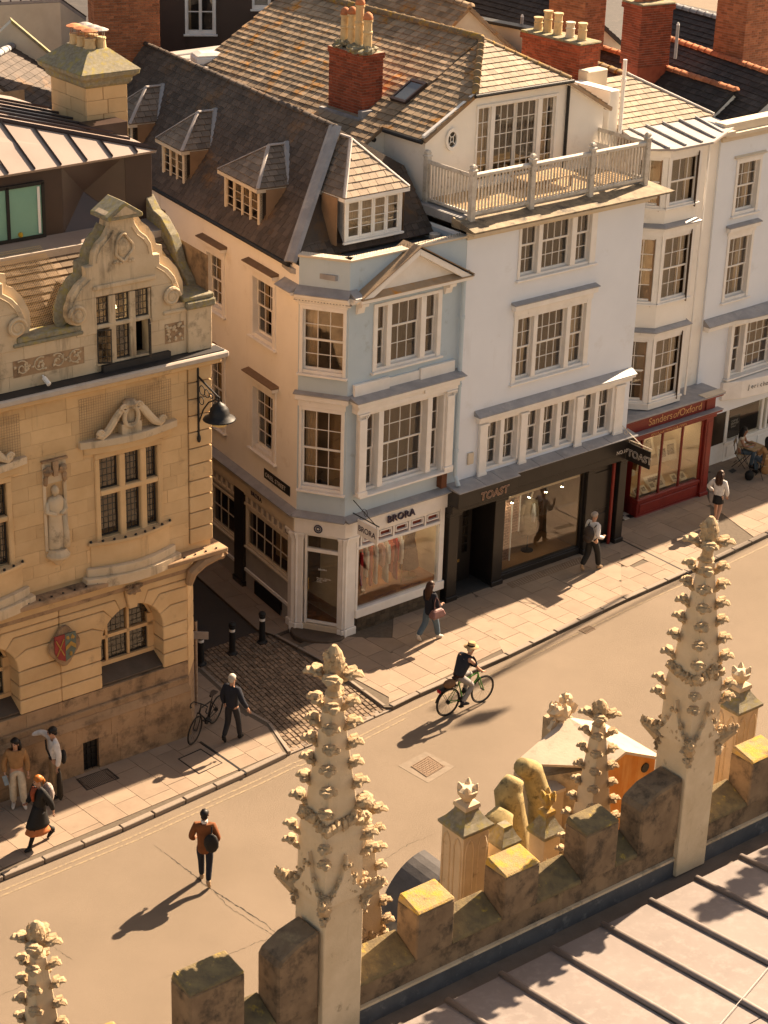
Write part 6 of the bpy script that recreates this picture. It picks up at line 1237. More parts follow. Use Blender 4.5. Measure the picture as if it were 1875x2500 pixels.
# brown metal attic behind
bm_ = MB(); Y0 = 2.25
bm_.box(SL, -1.5, Y0, 6, 11.75, 13.22); bm_.box(.05, .72, Y0, 6, 11.75, 13.27); bm_.box(-1.5, .05, Y0+.55, 6, 11.7, 13.2)
bm_ = bm_.obj('metal_attic', BROWNM, st_, bev=.01)
q = [(-1.5, Y0+.02, 13.22), (.05, Y0+.02, 13.25), (.05, Y0+.02, 11.8), (-1.5, Y0+.02, 11.75)]; ctr = (-.75, Y0+.42, 12.5)
BRM2 = pmat('brown_metal_fold', (.06, .04, .035), (.05, .034, .03), 2, .35, .02, 20, spec=.5)
for i in range(4): MB().slab([q[i], q[(i+1) % 4], ctr], .01).obj('folded_panel', BRM2, bm_)
rfp = MB(); fe = [(SL, Y0-.12, 13.22), (.78, Y0-.12, 13.30), (-2.2, 3.55, 14.0), (SL, 4.6, 14.75)]; BRR = pmat('bronze_roof', (.30, .235, .20), (.25, .195, .165), 1, .42, .02, 10, spec=.5)
rfp.slab(fe, .06); rfp.obj('attic_roof_front', BRR, bm_); MB().slab([(.78, Y0-.12, 13.30), (1.25, 4.4, 13.15), (.2, 7.5, 13.5), (-3.2, 8.2, 14.3), (-2.2, 3.55, 14.0)], .06).obj('attic_roof_side', BRR, bm_); MB().slab([(-2.2, 3.55, 14.0), (-3.2, 8.2, 14.3), (SL, 8.2, 15), (SL, 4.6, 14.75)], .05).obj('attic_roof_top', BRR, bm_)
def seam(a, b): MB().tube([Vector(a)+Vector((0, 0, .03)), Vector(b)+Vector((0, 0, .03))], [(.012, .03), (.012, .03)], 4).obj('standing_seam', BROWNM, bm_)
def lerp3(a, b, t): return tuple(a[i]+(b[i]-a[i])*t for i in range(3))
for i in range(10):
    x = .3-i*.62; t = (x-SL)/(.78-SL); e0 = (x, Y0-.12, 13.22+.08*t); xr = max(min((x-.78)/(-2.2-.78), 1), 0); yt = Y0-.12+(3.55-Y0+.12)*xr if x > -2.2 else 3.55+1.05*((-2.2-x)/(SL*-1-2.2)); zt = 13.3+.7*xr if x > -2.2 else 14.0+.75*((-2.2-x)/(-SL-2.2))
    seam(e0, (x, yt, zt))
for i in range(7): t = i/7+.05; seam(lerp3((-2.2, 3.55, 14.0), (-3.2, 8.2, 14.3), t), lerp3((.78, Y0, 13.30), (.5, 6.8, 13.4), t))
seam((.78, Y0-.12, 13.30), (-2.2, 3.55, 14.0))
# attic window with open blind and shelf things
aw = MB(); 
for x in (-5.2, -4.45, -3.7, -2.85, -2.02): aw.box(x, x+.07, Y0-.06, Y0+.02, 11.86, 12.98)
aw.box(-5.2, -1.95, Y0-.06, Y0+.02, 11.80, 11.87); aw.box(-5.2, -1.95, Y0-.06, Y0+.02, 12.93, 13.0); aw = aw.obj('attic_window', IRON, bm_)
GRNB = pmat('green_blind', (.22, .40, .30), (.18, .34, .26), .8, .6, .02, 8)
for a, b in ((-5.13, -4.45), (-4.38, -3.7), (-3.63, -2.85), (-2.78, -2.02)): MB().box(a, b, Y0-.03, Y0-.004, 11.87, 12.93).obj('pane', GRNB, aw)
MB().box(-2.12, -2.06, Y0-.05, Y0-.035, 11.9, 12.9).obj('white_jamb', WHITE, aw)
for i, (x, cc) in enumerate(((-3.3, 'REDC'), (-3.15, 'YEL'), (-2.55, 'YEL'), (-3.45, 'WHC'))):
    mt = {'REDC': REDC, 'YEL': pmat('yellow_thing', (.55, .35, .03)) if 'yellow_thing' not in MATS else MATS['yellow_thing'], 'WHC': WHC}[cc]; m = MB(); m.blob((x, Y0-.045, 11.93), (.06, .03, .05), i, .2); m.obj('shelf_object', mt, aw)
MB().hexa([(SL, 1.75, 11.62), (.95, 1.75, 11.66), (.85, Y0, 11.70), (SL, Y0, 11.70), (SL, 1.75, 11.66), (.95, 1.75, 11.70), (.85, Y0, 11.80), (SL, Y0, 11.80)]).obj('attic_apron', BRR, bm_); MB().box(SL, .9, 1.66, 1.75, 11.50, 11.68).obj('gutter_board', MATS['pale_cornice'], bm_)
# ---- stone chimney with mossy hipped cap and six cowled pots
ck = thing('stone_chimney', 'tall ashlar chimney with mossy hipped cap and six cowled pots', 'chimney', FS.M @ T3(1.0, 5.3, 0))
MB().box(-.50, .50, -.75, .75, 11.5, 14.2).obj('shaft_core', ASHP, ck)
r_ = random.Random(2)
for i in range(7):
    z = 12.0+i*.32
    for (a, b) in ((-.53, .02 if i % 2 else -.1), (.03 if i % 2 else -.09, .53)): MB().box(a, b-.006, -.78, -.7, z+.003, z+.317).obj('ashlar_block', ASH, ck, bev=.004)
    for (a, b) in ((-.695, -.1 if i % 2 else .1), (-.09 if i % 2 else .11, .78)): MB().box(-.535, -.47, a, b-.006, z+.003, z+.317).obj('ashlar_block', ASH, ck, bev=.004)
cp = MB(); cp.loft([[(sx*w_, sy*(w_+.25), z) for sx, sy in ((-1, -1), (1, -1), (1, 1), (-1, 1))] for w_, z in ((.54, 14.2), (.62, 14.28), (.62, 14.36), (.74, 14.46), (.76, 14.56))]); cp.obj('cap_mould', MOSS, ck, bev=.02)
cp = MB(); cp.loft([[(sx*w_, sy*d_, z) for sx, sy in ((-1, -1), (1, -1), (1, 1), (-1, 1))] for w_, d_, z in ((.76, 1.01, 14.562), (.55, .78, 14.74), (.26, .48, 14.98))]); cp.obj('hipped_cap', MOSS, ck)
for i in range(6):
    x, y = -.13+(i % 2)*.27, -.33+(i//2)*.33; o = MB().lathe([(.12, 0), (.13, .04), (.11, .22), (.125, .23), (.125, .27)], (x, y, 14.94), 12).obj('chimney_pot', BUFF, ck)
    c_ = MB(); [c_.tube([(x+.1*math.cos(a), y+.1*math.sin(a), 15.20), (x+.1*math.cos(a), y+.1*math.sin(a), 15.36)], .008, 4) for a in (0, 1.57, 3.14, 4.71)]; c_.lathe([(.19, 0), (.19, .015), (.08, .06), (.02, .07)], (x, y, 15.36), 14); c_.obj('cowl', TERRA if i % 2 == 0 else LEADL, o)
MB().box(-.75, .2, -1.3, -.8, 12.9, 13.5).obj('chimney_flashing', BROWNM, ck)
# ---- wall lantern on the corner
ln = thing('wall_lantern', 'black bell shaped street lantern on a scrolled bracket at the stone corner', 'lantern', FS.M @ T3(.36, -.03, 8.25) @ S3(.82, .82, .82))
b = MB(); b.tube([(0, 0, -1.0), (0, 0, .95)], .035, 6); b.tube([(0, 0, .95), (0, 0, 1.1)], [.035, .004], 6); b.tube([(0, -.02, .75), (0, -1.02, .45)], .03, 6)
b.tube([(0, -.02, -.55), (0, -.25, -.1), (0, -.5, .18), (0, -.9, .40)], .022, 6)
for i, (yy, z, r_) in enumerate(((-.2, .42, .13), (-.42, .40, .11), (-.16, .12, .11), (-.62, .40, .07))): b.tube([(0, yy+r_*math.cos(2*math.pi*j/12), z+r_*math.sin(2*math.pi*j/12)) for j in range(12)], .013, 5, closed=True)
b.blob((0, -.02, -1.0), (.06, .06, .12), 1, .1); b.obj('bracket', IRON, ln)
b = MB(); b.tube([(0, -1.0, .50), (0, -1.0, .3)], .02, 6); b.lathe([(.03, .34), (.08, .30), (.17, .25), (.20, .18), (.24, .15), (.25, .06), (.27, .03), (.28, -.05), (.42, -.12), (.44, -.15), (.26, -.13)], (0, -1.0, .02), 20); b.obj('hood', IRON, ln, smooth=True)
MB().lathe([(.24, 0), (.25, -.08), (.20, -.17), (.02, -.19)], (0, -1.0, -.12), 18).obj('glass_bowl', pmat('opal_bowl', (.62, .48, .22), None, 3, .4, 0), ln, smooth=True)
cm = thing('security_camera', 'small white security camera under the carved frieze of the stone building', 'camera', FS.M @ T3(-3.38, -.05, 9.62)); MB().tube([(0, 0, 0), (.03, -.16, -.10)], .05, 10).obj('body', WHITE, cm); MB().tube([(0, .05, .04), (0, 0, 0)], .02, 6).obj('mount', WHITE, cm)
# ================================================================ roofs and chimneys behind
def Z0(x, y): return (x*.3858, y*.3858)
def Z6(x, y): return (600+x*.3858, y*.3858)
def Z12(x, y): return (1235+x*.3858, y*.3858)
def back_house(name, label, npx, fpx, z, hw, drop, rmat, wmat, rtile=None, hl=None, over=.15, cw=.24, ch=.2, group='houses behind the street front'):
    N_, F_ = gp(*npx, z), gp(*fpx, z); d = (N_-F_); d.z = 0; L = d.length; a = math.degrees(math.atan2(d.y, d.x))-90   # local y runs from far to near
    M_ = Matrix.Translation((F_.x, F_.y, 0)) @ RZ(a); t = thing(name, label, 'house', M_, group)
    ze = z-drop; zb = ze-4.0
    w = MB(); w.prism([(-hw, zb), (hw, zb), (hw, ze), (0, z-.05), (-hw, ze)], .0, L-.12); w.obj('wall', wmat, t)
    hl = hl or hw
    # local x positive = left or right of the ridge seen from far end; camera sees the slope on the side facing it
    for sg in (1, -1):
        e0, e1 = (sg*(hw+over), 0, ze-over*drop/hw), (sg*(hw+over), L, ze-over*drop/hw)
        poly = [e0, e1, (0, L, z), (0, 0, z)] if sg < 0 else [e1, e0, (0, 0, z), (0, L, z)]
        slates(t, poly, rmat, ch, cw, .014)
    if rtile: ridge(t, (0, 0, z+.03), (0, L+.05, z+.03), rtile, .12, .36)
    return t, M_, L, ze
back_house('slate_house', 'dark slate roof with red ridge tiles and white gable end at right', Z12(1450, 575), Z12(505, 275), 11.45, 1.7, 1.35, SLATEK, RENDW, TERRA)
back_house('slate_house', 'longer dark slate roof with red ridge behind the white gable', Z12(1800, 512), Z12(950, 220), 11.9, 2.3, 1.7, SLATEK, RENDW, TERRA)
back_house('slate_house', 'black slate roof furthest right below the sky edge', Z12(1700, 215), Z12(1040, 35), 12.3, 3.0, 2.2, SLATEK, RENDW, LEAD)
back_house('slate_house', 'black slate roof behind the low chimney stack', Z12(470, 20), Z6(1250, -190), 12.9, 3.6, 2.6, SLATEK, CREAM, LEAD)
back_house('slate_house', 'brown stone slate roof far behind the big brown roof', Z6(1420, 45), Z6(700, -170), 13.6, 3.0, 2.4, SLATEB, CREAM, SLATEB)
back_house('slate_house', 'low brown slate roof just behind the stacked bay house', Z12(760, 480), Z12(560, 405), 12.0, 1.4, 1.0, SLATED, RENDW, MATS['lichen_ridge'])
wl_ = thing('parapet_wall', 'cream parapet wall with black capping behind the half hipped roof', 'wall', Matrix()); A, B = gp(*Z6(1390, 150), 12.6), gp(*Z12(180, 235), 12.6)
dA = (B-A); nn_ = Vector((-dA.y, dA.x, 0)).normalized()*.3
MB().hexa([(*A.xy, 9), (*B.xy, 9), (*(B+nn_).xy, 9), (*(A+nn_).xy, 9), (*A.xy, 12.75), (*B.xy, 12.75), (*(B+nn_).xy, 12.75), (*(A+nn_).xy, 12.75)]).obj('wall_face', CREAM, wl_); MB().hexa([(*(A-nn_*.3).xy, 12.752), (*(B-nn_*.3).xy, 12.752), (*(B+nn_).xy, 12.752), (*(A+nn_).xy, 12.752), (*(A-nn_*.3).xy, 12.84), (*(B-nn_*.3).xy, 12.84), (*(B+nn_).xy, 12.84), (*(A+nn_).xy, 12.84)]).obj('capping', IRON, wl_)
def chimney(label, px, zb, w, d, h, mat, ang=40, pots=(), pmat_=BUFF, top=True, below=3, anchor='f'):
    P = gp(*px, zb); t = thing('brick_chimney', label, 'chimney', Matrix.Translation((P.x, P.y, zb)) @ RZ(ang))
    bricks(t, 0, w, 0, d, -below if below < 1 else -.4, h, mat); MB().box(.05, w-.05, .05, d-.05, -below, -.4).obj('base', mat, t)
    if top:
        bricks(t, -.05, w+.05, -.05, d+.05, h, h+.16, mat); m = MB(); r_ = random.Random(5)
        m.box(-.06, w+.06, -.06, d+.06, h+.16, h+.22); m.obj('capping', MOSS, t, bev=.04)
    for i, (fx, fy, ph, mt, cap) in enumerate(pots): pot(t, fx, fy, h+.2, ph, .13, cap, mt)
    return t
chimney('broad red brick chimney on the ridge at upper left', Z0(605, 320), 12.4, 1.9, .8, 3.2, BRICKO, 22, top=False)
chimney('tall orange brick chimney at the top right', Z12(490, 250), 12.2, .9, 1.6, 3.0, BRICKO, 40, top=False)
chimney('dark capped brick chimney beside the tall orange one', Z12(840, 350), 12.0, 1.2, .9, 1.3, BRICK, 32, [(.2+i*.27, .45, .5, TERRA, False) for i in range(4)])
chimney('square brick chimney at the right edge of the picture', Z12(1490, 430), 11.7, 1.6, 1.2, 3.4, BRICKO, 40, top=False)
chimney('low long brick chimney stack carrying five short pots', Z12(455, 520), 12.2, .75, 2.35, .85, BRICK, 40, [(.37, 2.1, .38, BUFF, False), (.37, 1.72, .62, BUFF, False), (.37, 1.30, .62, BUFF, False), (.37, .80, .45, CREAM, False), (.37, .32, .50, BUFF, False)])
for (px, z, h, lab) in ((Z12(1080, 265), 12.5, .5, 'thin pale vent pipe on the dark slope'), (Z12(95, 255), 12.3, .7, 'white vent pipe behind the half hip')):
    P = gp(*px, z); t = thing('vent_pipe', lab, 'pipe', Matrix.Translation((P.x, P.y, z-.5))); MB().tube([(0, 0, 0), (0, 0, .5+h)], .05, 8).obj('stem', LEADL, t); MB().tube([(0, 0, .5+h), (0, 0, .58+h)], [.055, .02], 8).obj('cap', WHITE, t)
# brown clad block with two white windows
P = gp(*Z0(1090, 325), 11.0); bcl = thing('clad_block', 'brown metal clad block with two white windows behind the roofs', 'building', Matrix.Translation((P.x, P.y, 0)) @ RZ(8))
mb = MB(); wall_holes(mb, -1.2, 9, 7, 17, [(.42, 1.40, 11.55, 12.95), (2.55, 3.15, 12.35, 12.98)], d=.2); mb.add([(9, 0, 7), (9, 6, 7), (9, 6, 17), (9, 0, 17)], [(0, 1, 2, 3)]); mb.add([(-1.2, 0, 7), (-1.2, 6, 7), (-1.2, 6, 17), (-1.2, 0, 17)], [(0, 1, 2, 3)]); mb.add([(-1.2, 0, 17), (9, 0, 17), (9, 6, 17), (-1.2, 6, 17)], [(0, 1, 2, 3)]); mb.obj('clad_wall', BROWNM, bcl, fix=False)
sash(bcl, .42, 1.40, 11.55, 12.95, [(.52, .87, 1, 2), (.95, 1.30, 1, 2)], rec=.05, cas=.09, meet=False, rmat=ROOMD, bar=.03, curtain=((.52, .62),)); sash(bcl, 2.55, 3.15, 12.35, 12.98, [(2.63, 3.07, 1, 1)], rec=.05, cas=.08, meet=False, rmat=ROOMD)
for i in range(9): MB().box(-.6+i*1.05, -.585+i*1.05, -.03, .0, 7, 17).obj('clad_seam', BROWNM, bcl)
# flat lead roof with rooflight
fl = thing('lead_flat_roof', 'pale lead flat roof with square rooflight behind the dormers', 'roof', Matrix()); zq = 12.15
q = [gp(*Z0(*p), zq) for p in ((1045, 332), (1410, 285), (1650, 378), (1280, 432))]
MB().loft([[(p.x, p.y, zq-1.6) for p in q], [tuple(p) for p in q]]).obj('lead_deck', LEADL, fl)
for i in range(1, 4):
    a, b = q[0].lerp(q[3], i/4), q[1].lerp(q[2], i/4); MB().tube([a+Vector((0, 0, .02)), b+Vector((0, 0, .02))], .03, 6).obj('lead_roll', LEAD, fl)
P = gp(*Z0(1330, 395), zq); rl_ = thing('rooflight', 'domed white rooflight on the lead flat roof', 'rooflight', Matrix.Translation(P) @ RZ(20)); MB().box(-.5, .5, -.35, .35, 0, .2).obj('kerb', WHITE, rl_, bev=.03); MB().loft([[(sx*w_, sy*w_*.7, z) for sx, sy in ((-1, -1), (1, -1), (1, 1), (-1, 1))] for w_, z in ((.46, .2), (.46, .25), (.3, .32))]).obj('dome', pmat('opal_dome', (.75, .72, .68), None, 3, .25, 0), rl_)
# upper left roofs
lr = thing('seamed_roof', 'pink lit standing seam metal roof at the top left corner', 'roof', Matrix()); z1_, z2_ = 13.0, 12.2
q = [gp(*Z0(-60, 170), z2_), gp(*Z0(300, 150), z2_), gp(*Z0(545, 112), z2_), gp(*Z0(380, -5), z1_), gp(*Z0(-60, 15), z1_)]
MB().slab(q, .08).obj('metal_sheet', LEADL, lr)
for i in range(8):
    a, b = q[0].lerp(q[2], i/7), q[4].lerp(q[3], min(1, i/7)); MB().tube([a+Vector((0, 0, .03)), b+Vector((0, 0, .03))], .025, 5).obj('standing_seam', BROWNM, lr)
w = MB(); w.hexa([(p.x, p.y, 8) for p in (q[0], q[2], q[3], q[4])]+[tuple(p-Vector((0, 0, .1))) for p in (q[0], q[2], q[3], q[4])]); w.obj('wall', CREAM, lr)
ls = thing('slate_skirt_roof', 'pale slate roof slope below the seamed metal roof', 'roof', Matrix())
q = [gp(*Z0(290, 345), 11.3), gp(*Z0(620, 300), 11.3), gp(*Z0(525, 140), 12.1), gp(*Z0(300, 160), 12.1), gp(*Z0(115, 185), 12.1), gp(*Z0(40, 300), 11.6)]
slates(ls, [q[0], q[1], q[2], q[3]], SLATEL, .2, .28, .014); slates(ls, [gp(*Z0(60, 375), 11.3), q[0], q[3], q[4]], SLATEL, .2, .28, .014)
back_house('slate_house', 'dark slate roof with pale gable at the left picture edge', Z0(-150, 420), Z0(125, 268), 12.3, 3.0, 2.2, SLATED, CREAM, LEAD)
gw_ = thing('gable_wall', 'beige gable wall with stone coping at the left edge', 'wall', Matrix()); P = gp(*Z0(70, 140), 13.0); M_ = Matrix.Translation((P.x, P.y, 0)) @ RZ(15)
MB().prism([(-3, 9), (2.0, 9), (2.0, 11.2), (0, 13.0), (-3, 10.4)], 0, .35).obj('wall_face', CREAM, gw_, M_); MB().hexa([(0, -.05, 12.98), (2.1, -.05, 11.1), (2.1, .4, 11.1), (0, .4, 12.98), (0, -.05, 13.08), (2.1, -.05, 11.2), (2.1, .4, 11.2), (0, .4, 13.08)]).obj('coping', MOSS, gw_, M_)
# low filler blocks so no street shows between the houses behind
fb = thing('rear_outbuildings', 'dim rear yard buildings hidden behind the roofs', 'building', FT.M); MB().box(-9, 30, 12.5, 40, 0, 9.5).obj('flat_block', SLATEK, fb); MB().box(5.2, 26, 9.5, 12.5, 0, 9.0).obj('flat_block', SLATEK, fb)
fb2 = thing('rear_college_range', 'dim college range hidden behind the stone building', 'building', FS.M); MB().box(-14, 1.4, 10.2, 34, 0, 10.5).obj('flat_block', SLATED, fb2)
# ================================================================ street furniture
def bollard(px, py, lab):
    P = gp(px, py, .03); t = thing('bollard', lab, 'bollard', Matrix.Translation(P), 'bollards across the side street')
    MB().lathe([(.14, 0), (.14, .04), (.10, .07), (.085, .10), (.072, .72), (.072, .74), (.085, .75), (.085, .78), (.075, .79)], (0, 0, 0), 16).obj('post', IRON, t, smooth=False)
    MB().lathe([(.0735, .645), (.0745, .65), (.0745, .71), (.0735, .715)], (0, 0, 0), 16).obj('reflective_band', WHITE, t)
    MB().lathe([(.075, .79), (.095, .81), (.095, .85), (.07, .89), (.02, .91)], (0, 0, 0), 16).obj('cap', IRON, t)
bollard(491, 1623, 'black bollard nearest the stone building with white band'); bollard(567, 1597, 'black bollard in the middle of the side street mouth'); bollard(640, 1570, 'black bollard nearest the cream shop')
P = gp(480, 1720, PZ); sp = thing('sign_post', 'leaning rusty metal post with small blank sign at the stone corner', 'sign', Matrix.Translation(P) @ RZ(0))
MB().tube([(0, 0, 0), (.0, .02, 2.25)], .035, 10).obj('post', pmat('rusty_post', (.42, .33, .24), (.25, .16, .10), 9, .8, .2, 30), sp); MB().box(-.28, .30, -.03, -.015, 1.78, 1.98).obj('plate', LEADL, sp); MB().box(-.26, .28, -.014, -.005, 1.80, 1.96).obj('plate_back', LEAD, sp); MB().tube([(0, 0, 2.25), (0, 0, 2.27)], .04, 10).obj('cap', IRON, sp)
# ================================================================ church parapet, pinnacles and lead roof in the foreground
FP = Fr(gp(600+1090*.3858, 1860+970*.3858, 8.5), 39)
cw_ = thing('church_parapet', 'weathered battlemented church parapet with lichen topped merlons', 'parapet', FP.M)
rf_ = random.Random(17)
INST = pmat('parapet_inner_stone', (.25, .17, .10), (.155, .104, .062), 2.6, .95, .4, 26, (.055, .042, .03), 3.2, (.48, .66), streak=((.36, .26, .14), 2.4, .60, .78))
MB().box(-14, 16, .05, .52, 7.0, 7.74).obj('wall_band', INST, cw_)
MB().box(-14, 16, .05, .50, 0, 7.0).obj('nave_wall', CHST, cw_)
def stone_top(x0, x1, z0, z1, y0=.0, y1=.44, slope=.10, mat=INST, top=LICHEN, name='merlon'):
    m = MB(); n = 5; rng = [x0+(x1-x0)*i/n for i in range(n+1)]; j = [rf_.uniform(-.008, .008) for _ in range(3*(n+1))]
    m.box(x0, x1, y0, y1, z0, z1-.02); o = m.obj(name, mat, cw_, bev=.02)
    t = MB(); t.hexa([(x0-.004, y0-.004, z1-.022), (x1+.004, y0-.004, z1-.022), (x1+.004, y1, z1-.022), (x0-.004, y1, z1-.022), (x0+.01, y0+.01, z1+.012), (x1-.01, y0+.01, z1+.02), (x1-.02, y1-.02, z1+slope), (x0+.02, y1-.02, z1+slope)])
    t.obj('weathered_top', top, o, bev=.02); return o
MER = [(-6.6, -5.9, 8.5), (-5.1, -4.35, 8.5), (-3.54, -2.74, 8.82), (0, .64, 8.5), (1.53, 2.17, 8.46), (3.03, 3.68, 8.55), (6.45, 7.1, 8.5), (7.95, 8.6, 8.5), (9.45, 10.1, 8.5)]
DARKTOP = pmat('dark_lichen', (.20, .15, .07), (.11, .085, .05), 7, .95, .5, 40, (.40, .28, .05), 5, (.58, .68))
for i, (a, b, z) in enumerate(MER): stone_top(a, b, 7.745, z, top=DARKTOP if i in (2, 5) else LICHEN)
for a, b, z in ((-2.24, -1.60, 8.85), (4.14, 4.93, 8.72)):
    m = MB(); m.prism([(a, 7.745), (b, 7.745), (b, z+.08), (a+.30, z), (a+.05, z-.14), (a, z-.22)], .0, .46); o = m.obj('stepped_merlon', INST, cw_, bev=.03)
ends = [-14]+sorted([v for q in MER for v in q[:2]]+[-2.24, -.93, 4.14, 5.6])+[16]
for i in range(0, len(ends)-1, 2):
    a, b = ends[i], ends[i+1]
    if b-a > .05: MB().hexa([(a, .01, 7.742), (b, .01, 7.742), (b, .5, 7.742), (a, .5, 7.742), (a, .02, 7.80), (b, .02, 7.80), (b, .46, 8.02), (a, .46, 8.02)]).obj('crenel_sill', DARKTOP, cw_, bev=.015)
# lead upstand and gutter
MB().box(-14, 16, .02, .05, 7.08, 7.38).obj('lead_upstand', pmat('blue_lead', (.10, .10, .105), (.07, .07, .075), 4, .6, .15, 20, (.20, .19, .18), 5, (.55, .72)), cw_); MB().box(-14, 16, .0, .06, 7.38, 7.42).obj('stone_fillet', ASHP, cw_)
# crockets: two shared leafy lumps
def crocket(seed, s=1.0):
    m = MB(); r_ = random.Random(seed); m.tube([(-.05, 0, -.04), (.02, 0, .0), (.06, 0, .03)], [.03, .034, .022], 6)
    for az, L, up in ((0, .10, .05), (55, .075, .03), (-55, .075, .03), (20, .06, .075), (-25, .06, .07)):
        az += r_.uniform(-12, 12); c, q = math.cos(rad(az)), math.sin(rad(az)); L *= r_.uniform(.85, 1.15); b0 = Vector((.035, 0, .02))
        P = [b0, b0+Vector((c*L*.45, q*L*.45, up*.9)), b0+Vector((c*L*.85, q*L*.85, up*1.0)), b0+Vector((c*L*1.1, q*L*1.1, up*.45))]
        m.tube(P, [(.024, .02), (.050, .030), (.046, .028), (.016, .014)], 7)
    me = m.mesh('crocket', False); me.materials.append(CROCK); return me
CK = [crocket(1), crocket(2), crocket(3)]
def pinnacle(label, s, y, z0, zs, zband, zneck, ztop, hw, hsp, hneck, rows, k=1.0, below=0.0, band=True):
    t = thing('stone_pinnacle', label, 'pinnacle', FP.M @ T3(s, y, z0), 'church pinnacles'); Z = lambda z: z-z0
    MB().box(-hw, hw, -hw, hw, -below, Z(zs)).obj('shaft', PINST, t, bev=.012)
    # gablets at the foot of the spire
    if band:
        for i in range(4):
            M_ = RZ(90*i); g = MB(); g.prism([(-hw*1.08, Z(zs)-.02), (-hw*.55, Z(zs)+.16), (-hw*.22, Z(zs)+.36), (0, Z(zs)+.66), (hw*.22, Z(zs)+.36), (hw*.55, Z(zs)+.16), (hw*1.08, Z(zs)-.02)], -hw-.05, -hw+.06); g.obj('gablet', PINST, t, M_, bev=.01)
            g = MB()
            for j in range(8): tt = j/7; g.blob((-hw*1.0+hw*2*tt, -hw-.055, Z(zs)+.08+.52*(1-abs(2*tt-1))**1.4), (.035, .03, .035), j+i*9, .4, 6, 5)
            for j in range(6): g.blob((rf_.uniform(-.14, .14)*k, -hw-.03, Z(zs)+rf_.uniform(.04, .34)), (.04, .025, .05), j*7+i, .4, 6, 5)
            g.obj('gablet_carving', CROCK, t, M_)
            g = MB(); [g.blob((hw*1.02+.04*j, -hw*1.02-.04*j, Z(zs)+.08+.02*j), (.09-.012*j, .09-.012*j, .06), j+i*5, .4, 7, 5) for j in range(5)]; g.tube([(hw, -hw, Z(zs)-.06), (hw+.16, -hw-.16, Z(zs)+.12)], [.10, .05], 6); g.obj('corner_crocket', CROCK, t, M_)
        MB().loft([[(sx*q*.97, sy*q*.97, z) for sx, sy in ((-1, -1), (1, -1), (1, 1), (-1, 1))] for q, z in ((hw*.98, Z(zs)), (hw*.95, Z(zband)-.25), (hsp*1.06, Z(zband)))]).obj('spire_base', PINST, t)
        bd = MB(); n_ = 26
        for j in range(n_):
            e = j/n_*4; sd = int(e); f = (e-sd)*2-1; q = hsp*1.12; x, yy = [(f*q, -q), (q, f*q), (-f*q, q), (-q, -f*q)][sd]
            bd.blob((x, yy, Z(zband)-.02+rf_.uniform(-.05, .06)), (.065*k, .065*k, .075*k), j, .4, 6, 5)
        bd.obj('foliage_band', CROCK, t)
    MB().loft([[(sx*q, sy*q, z) for sx, sy in ((-1, -1), (1, -1), (1, 1), (-1, 1))] for q, z in ((hsp, Z(zband) if band else Z(zs)), (hsp*.62+hneck*.38, Z(zband)+(zneck-zband)*.38 if band else Z(zs)+(zneck-zs)*.4), (hneck, Z(zneck)))]).obj('spire', PINST, t, bev=.01)
    zb_ = zband if band else zs
    for r_ in range(rows):
        f = (r_+.5)/rows; z = Z(zb_+(zneck-zb_)*f); q = hsp+(hneck-hsp)*(f*1.62 if f < .38 else .62+(f-.38)*.6129) 
        for i in range(4): mk('crocket', CK[(r_+i) % 3], None, t, T3(0, 0, z) @ RZ(45+90*i) @ T3(q*1.36, 0, 0) @ RZ(rf_.uniform(-8, 8)) @ S3(1.4*k, 1.5*k, 1.35*k))
    fn = MB(); h = ztop-zneck; fn.lathe([(hneck*1.0, 0), (hneck*1.35, .05*h), (hneck*.95, .12*h), (hneck*1.05, .3*h), (hneck*1.5, .52*h), (hneck*1.6, .68*h), (hneck*1.15, .86*h), (hneck*.4, .98*h)], (0, 0, Z(zneck)), 12)
    for j in range(18): fn.blob((hneck*1.35*math.cos(j*2.4), hneck*1.35*math.sin(j*2.4), Z(zneck)+h*(.45+.4*((j*7) % 10)/10)), (.035*k, .035*k, .055*k), j, .4, 6, 5)
    fn.obj('finial_bud', CROCK, t)
    for i in range(4): mk('finial_leaf', CK[i % 3], None, t, T3(0, 0, Z(zneck)+h*.36) @ RZ(45+90*i) @ T3(hneck*1.2, 0, 0) @ S3(1.7*k, 1.7*k, 1.3*k))
    for r_ in range(2 if band else 0):
        for i in range(4): mk('crocket', CK[r_], None, t, T3(0, 0, Z(zband)-.30-.22*r_) @ RZ(45+90*i) @ T3(hw*1.32, 0, 0) @ S3(1.25*k, 1.25*k, 1.25*k))
    if band:
        for i in range(4):
            g = MB(); [g.blob((rf_.uniform(-.05, .05), rf_.uniform(-.02, .03), -.05*j), (.09-.013*j, .06, .05), j+i, .45, 7, 5) for j in range(6)]; g.obj('leaf_boss', CHST, t, RZ(90*i) @ T3(-hw, -hw, Z(zs)-.02))
    return t
pinnacle('large crocketed pinnacle at the lower centre, nearest the camera', -1.26, .27, 7.1, 9.32, 10.42, 12.08, 12.78, .31, .245, .08, 6)
pinnacle('large crocketed pinnacle at the right, in front of the wooden hut', 5.25, .27, 7.1, 9.32, 10.42, 12.08, 12.78, .31, .245, .08, 6)
pinnacle('large crocketed pinnacle beyond the right picture edge', 11.76, .27, 7.1, 9.32, 10.42, 12.08, 12.78, .31, .245, .08, 6)
pinnacle('slim crocketed pinnacle at the bottom left corner', -4.75, 1.5, 5.6, 6.4, 7.3, 9.05, 9.56, .26, .225, .075, 6, .85, 1.0)
pinnacle('slim crocketed pinnacle half hidden behind the central one', .26, 1.5, 5.6, 6.4, 7.3, 9.05, 9.54, .26, .225, .075, 6, .85, 1.0)
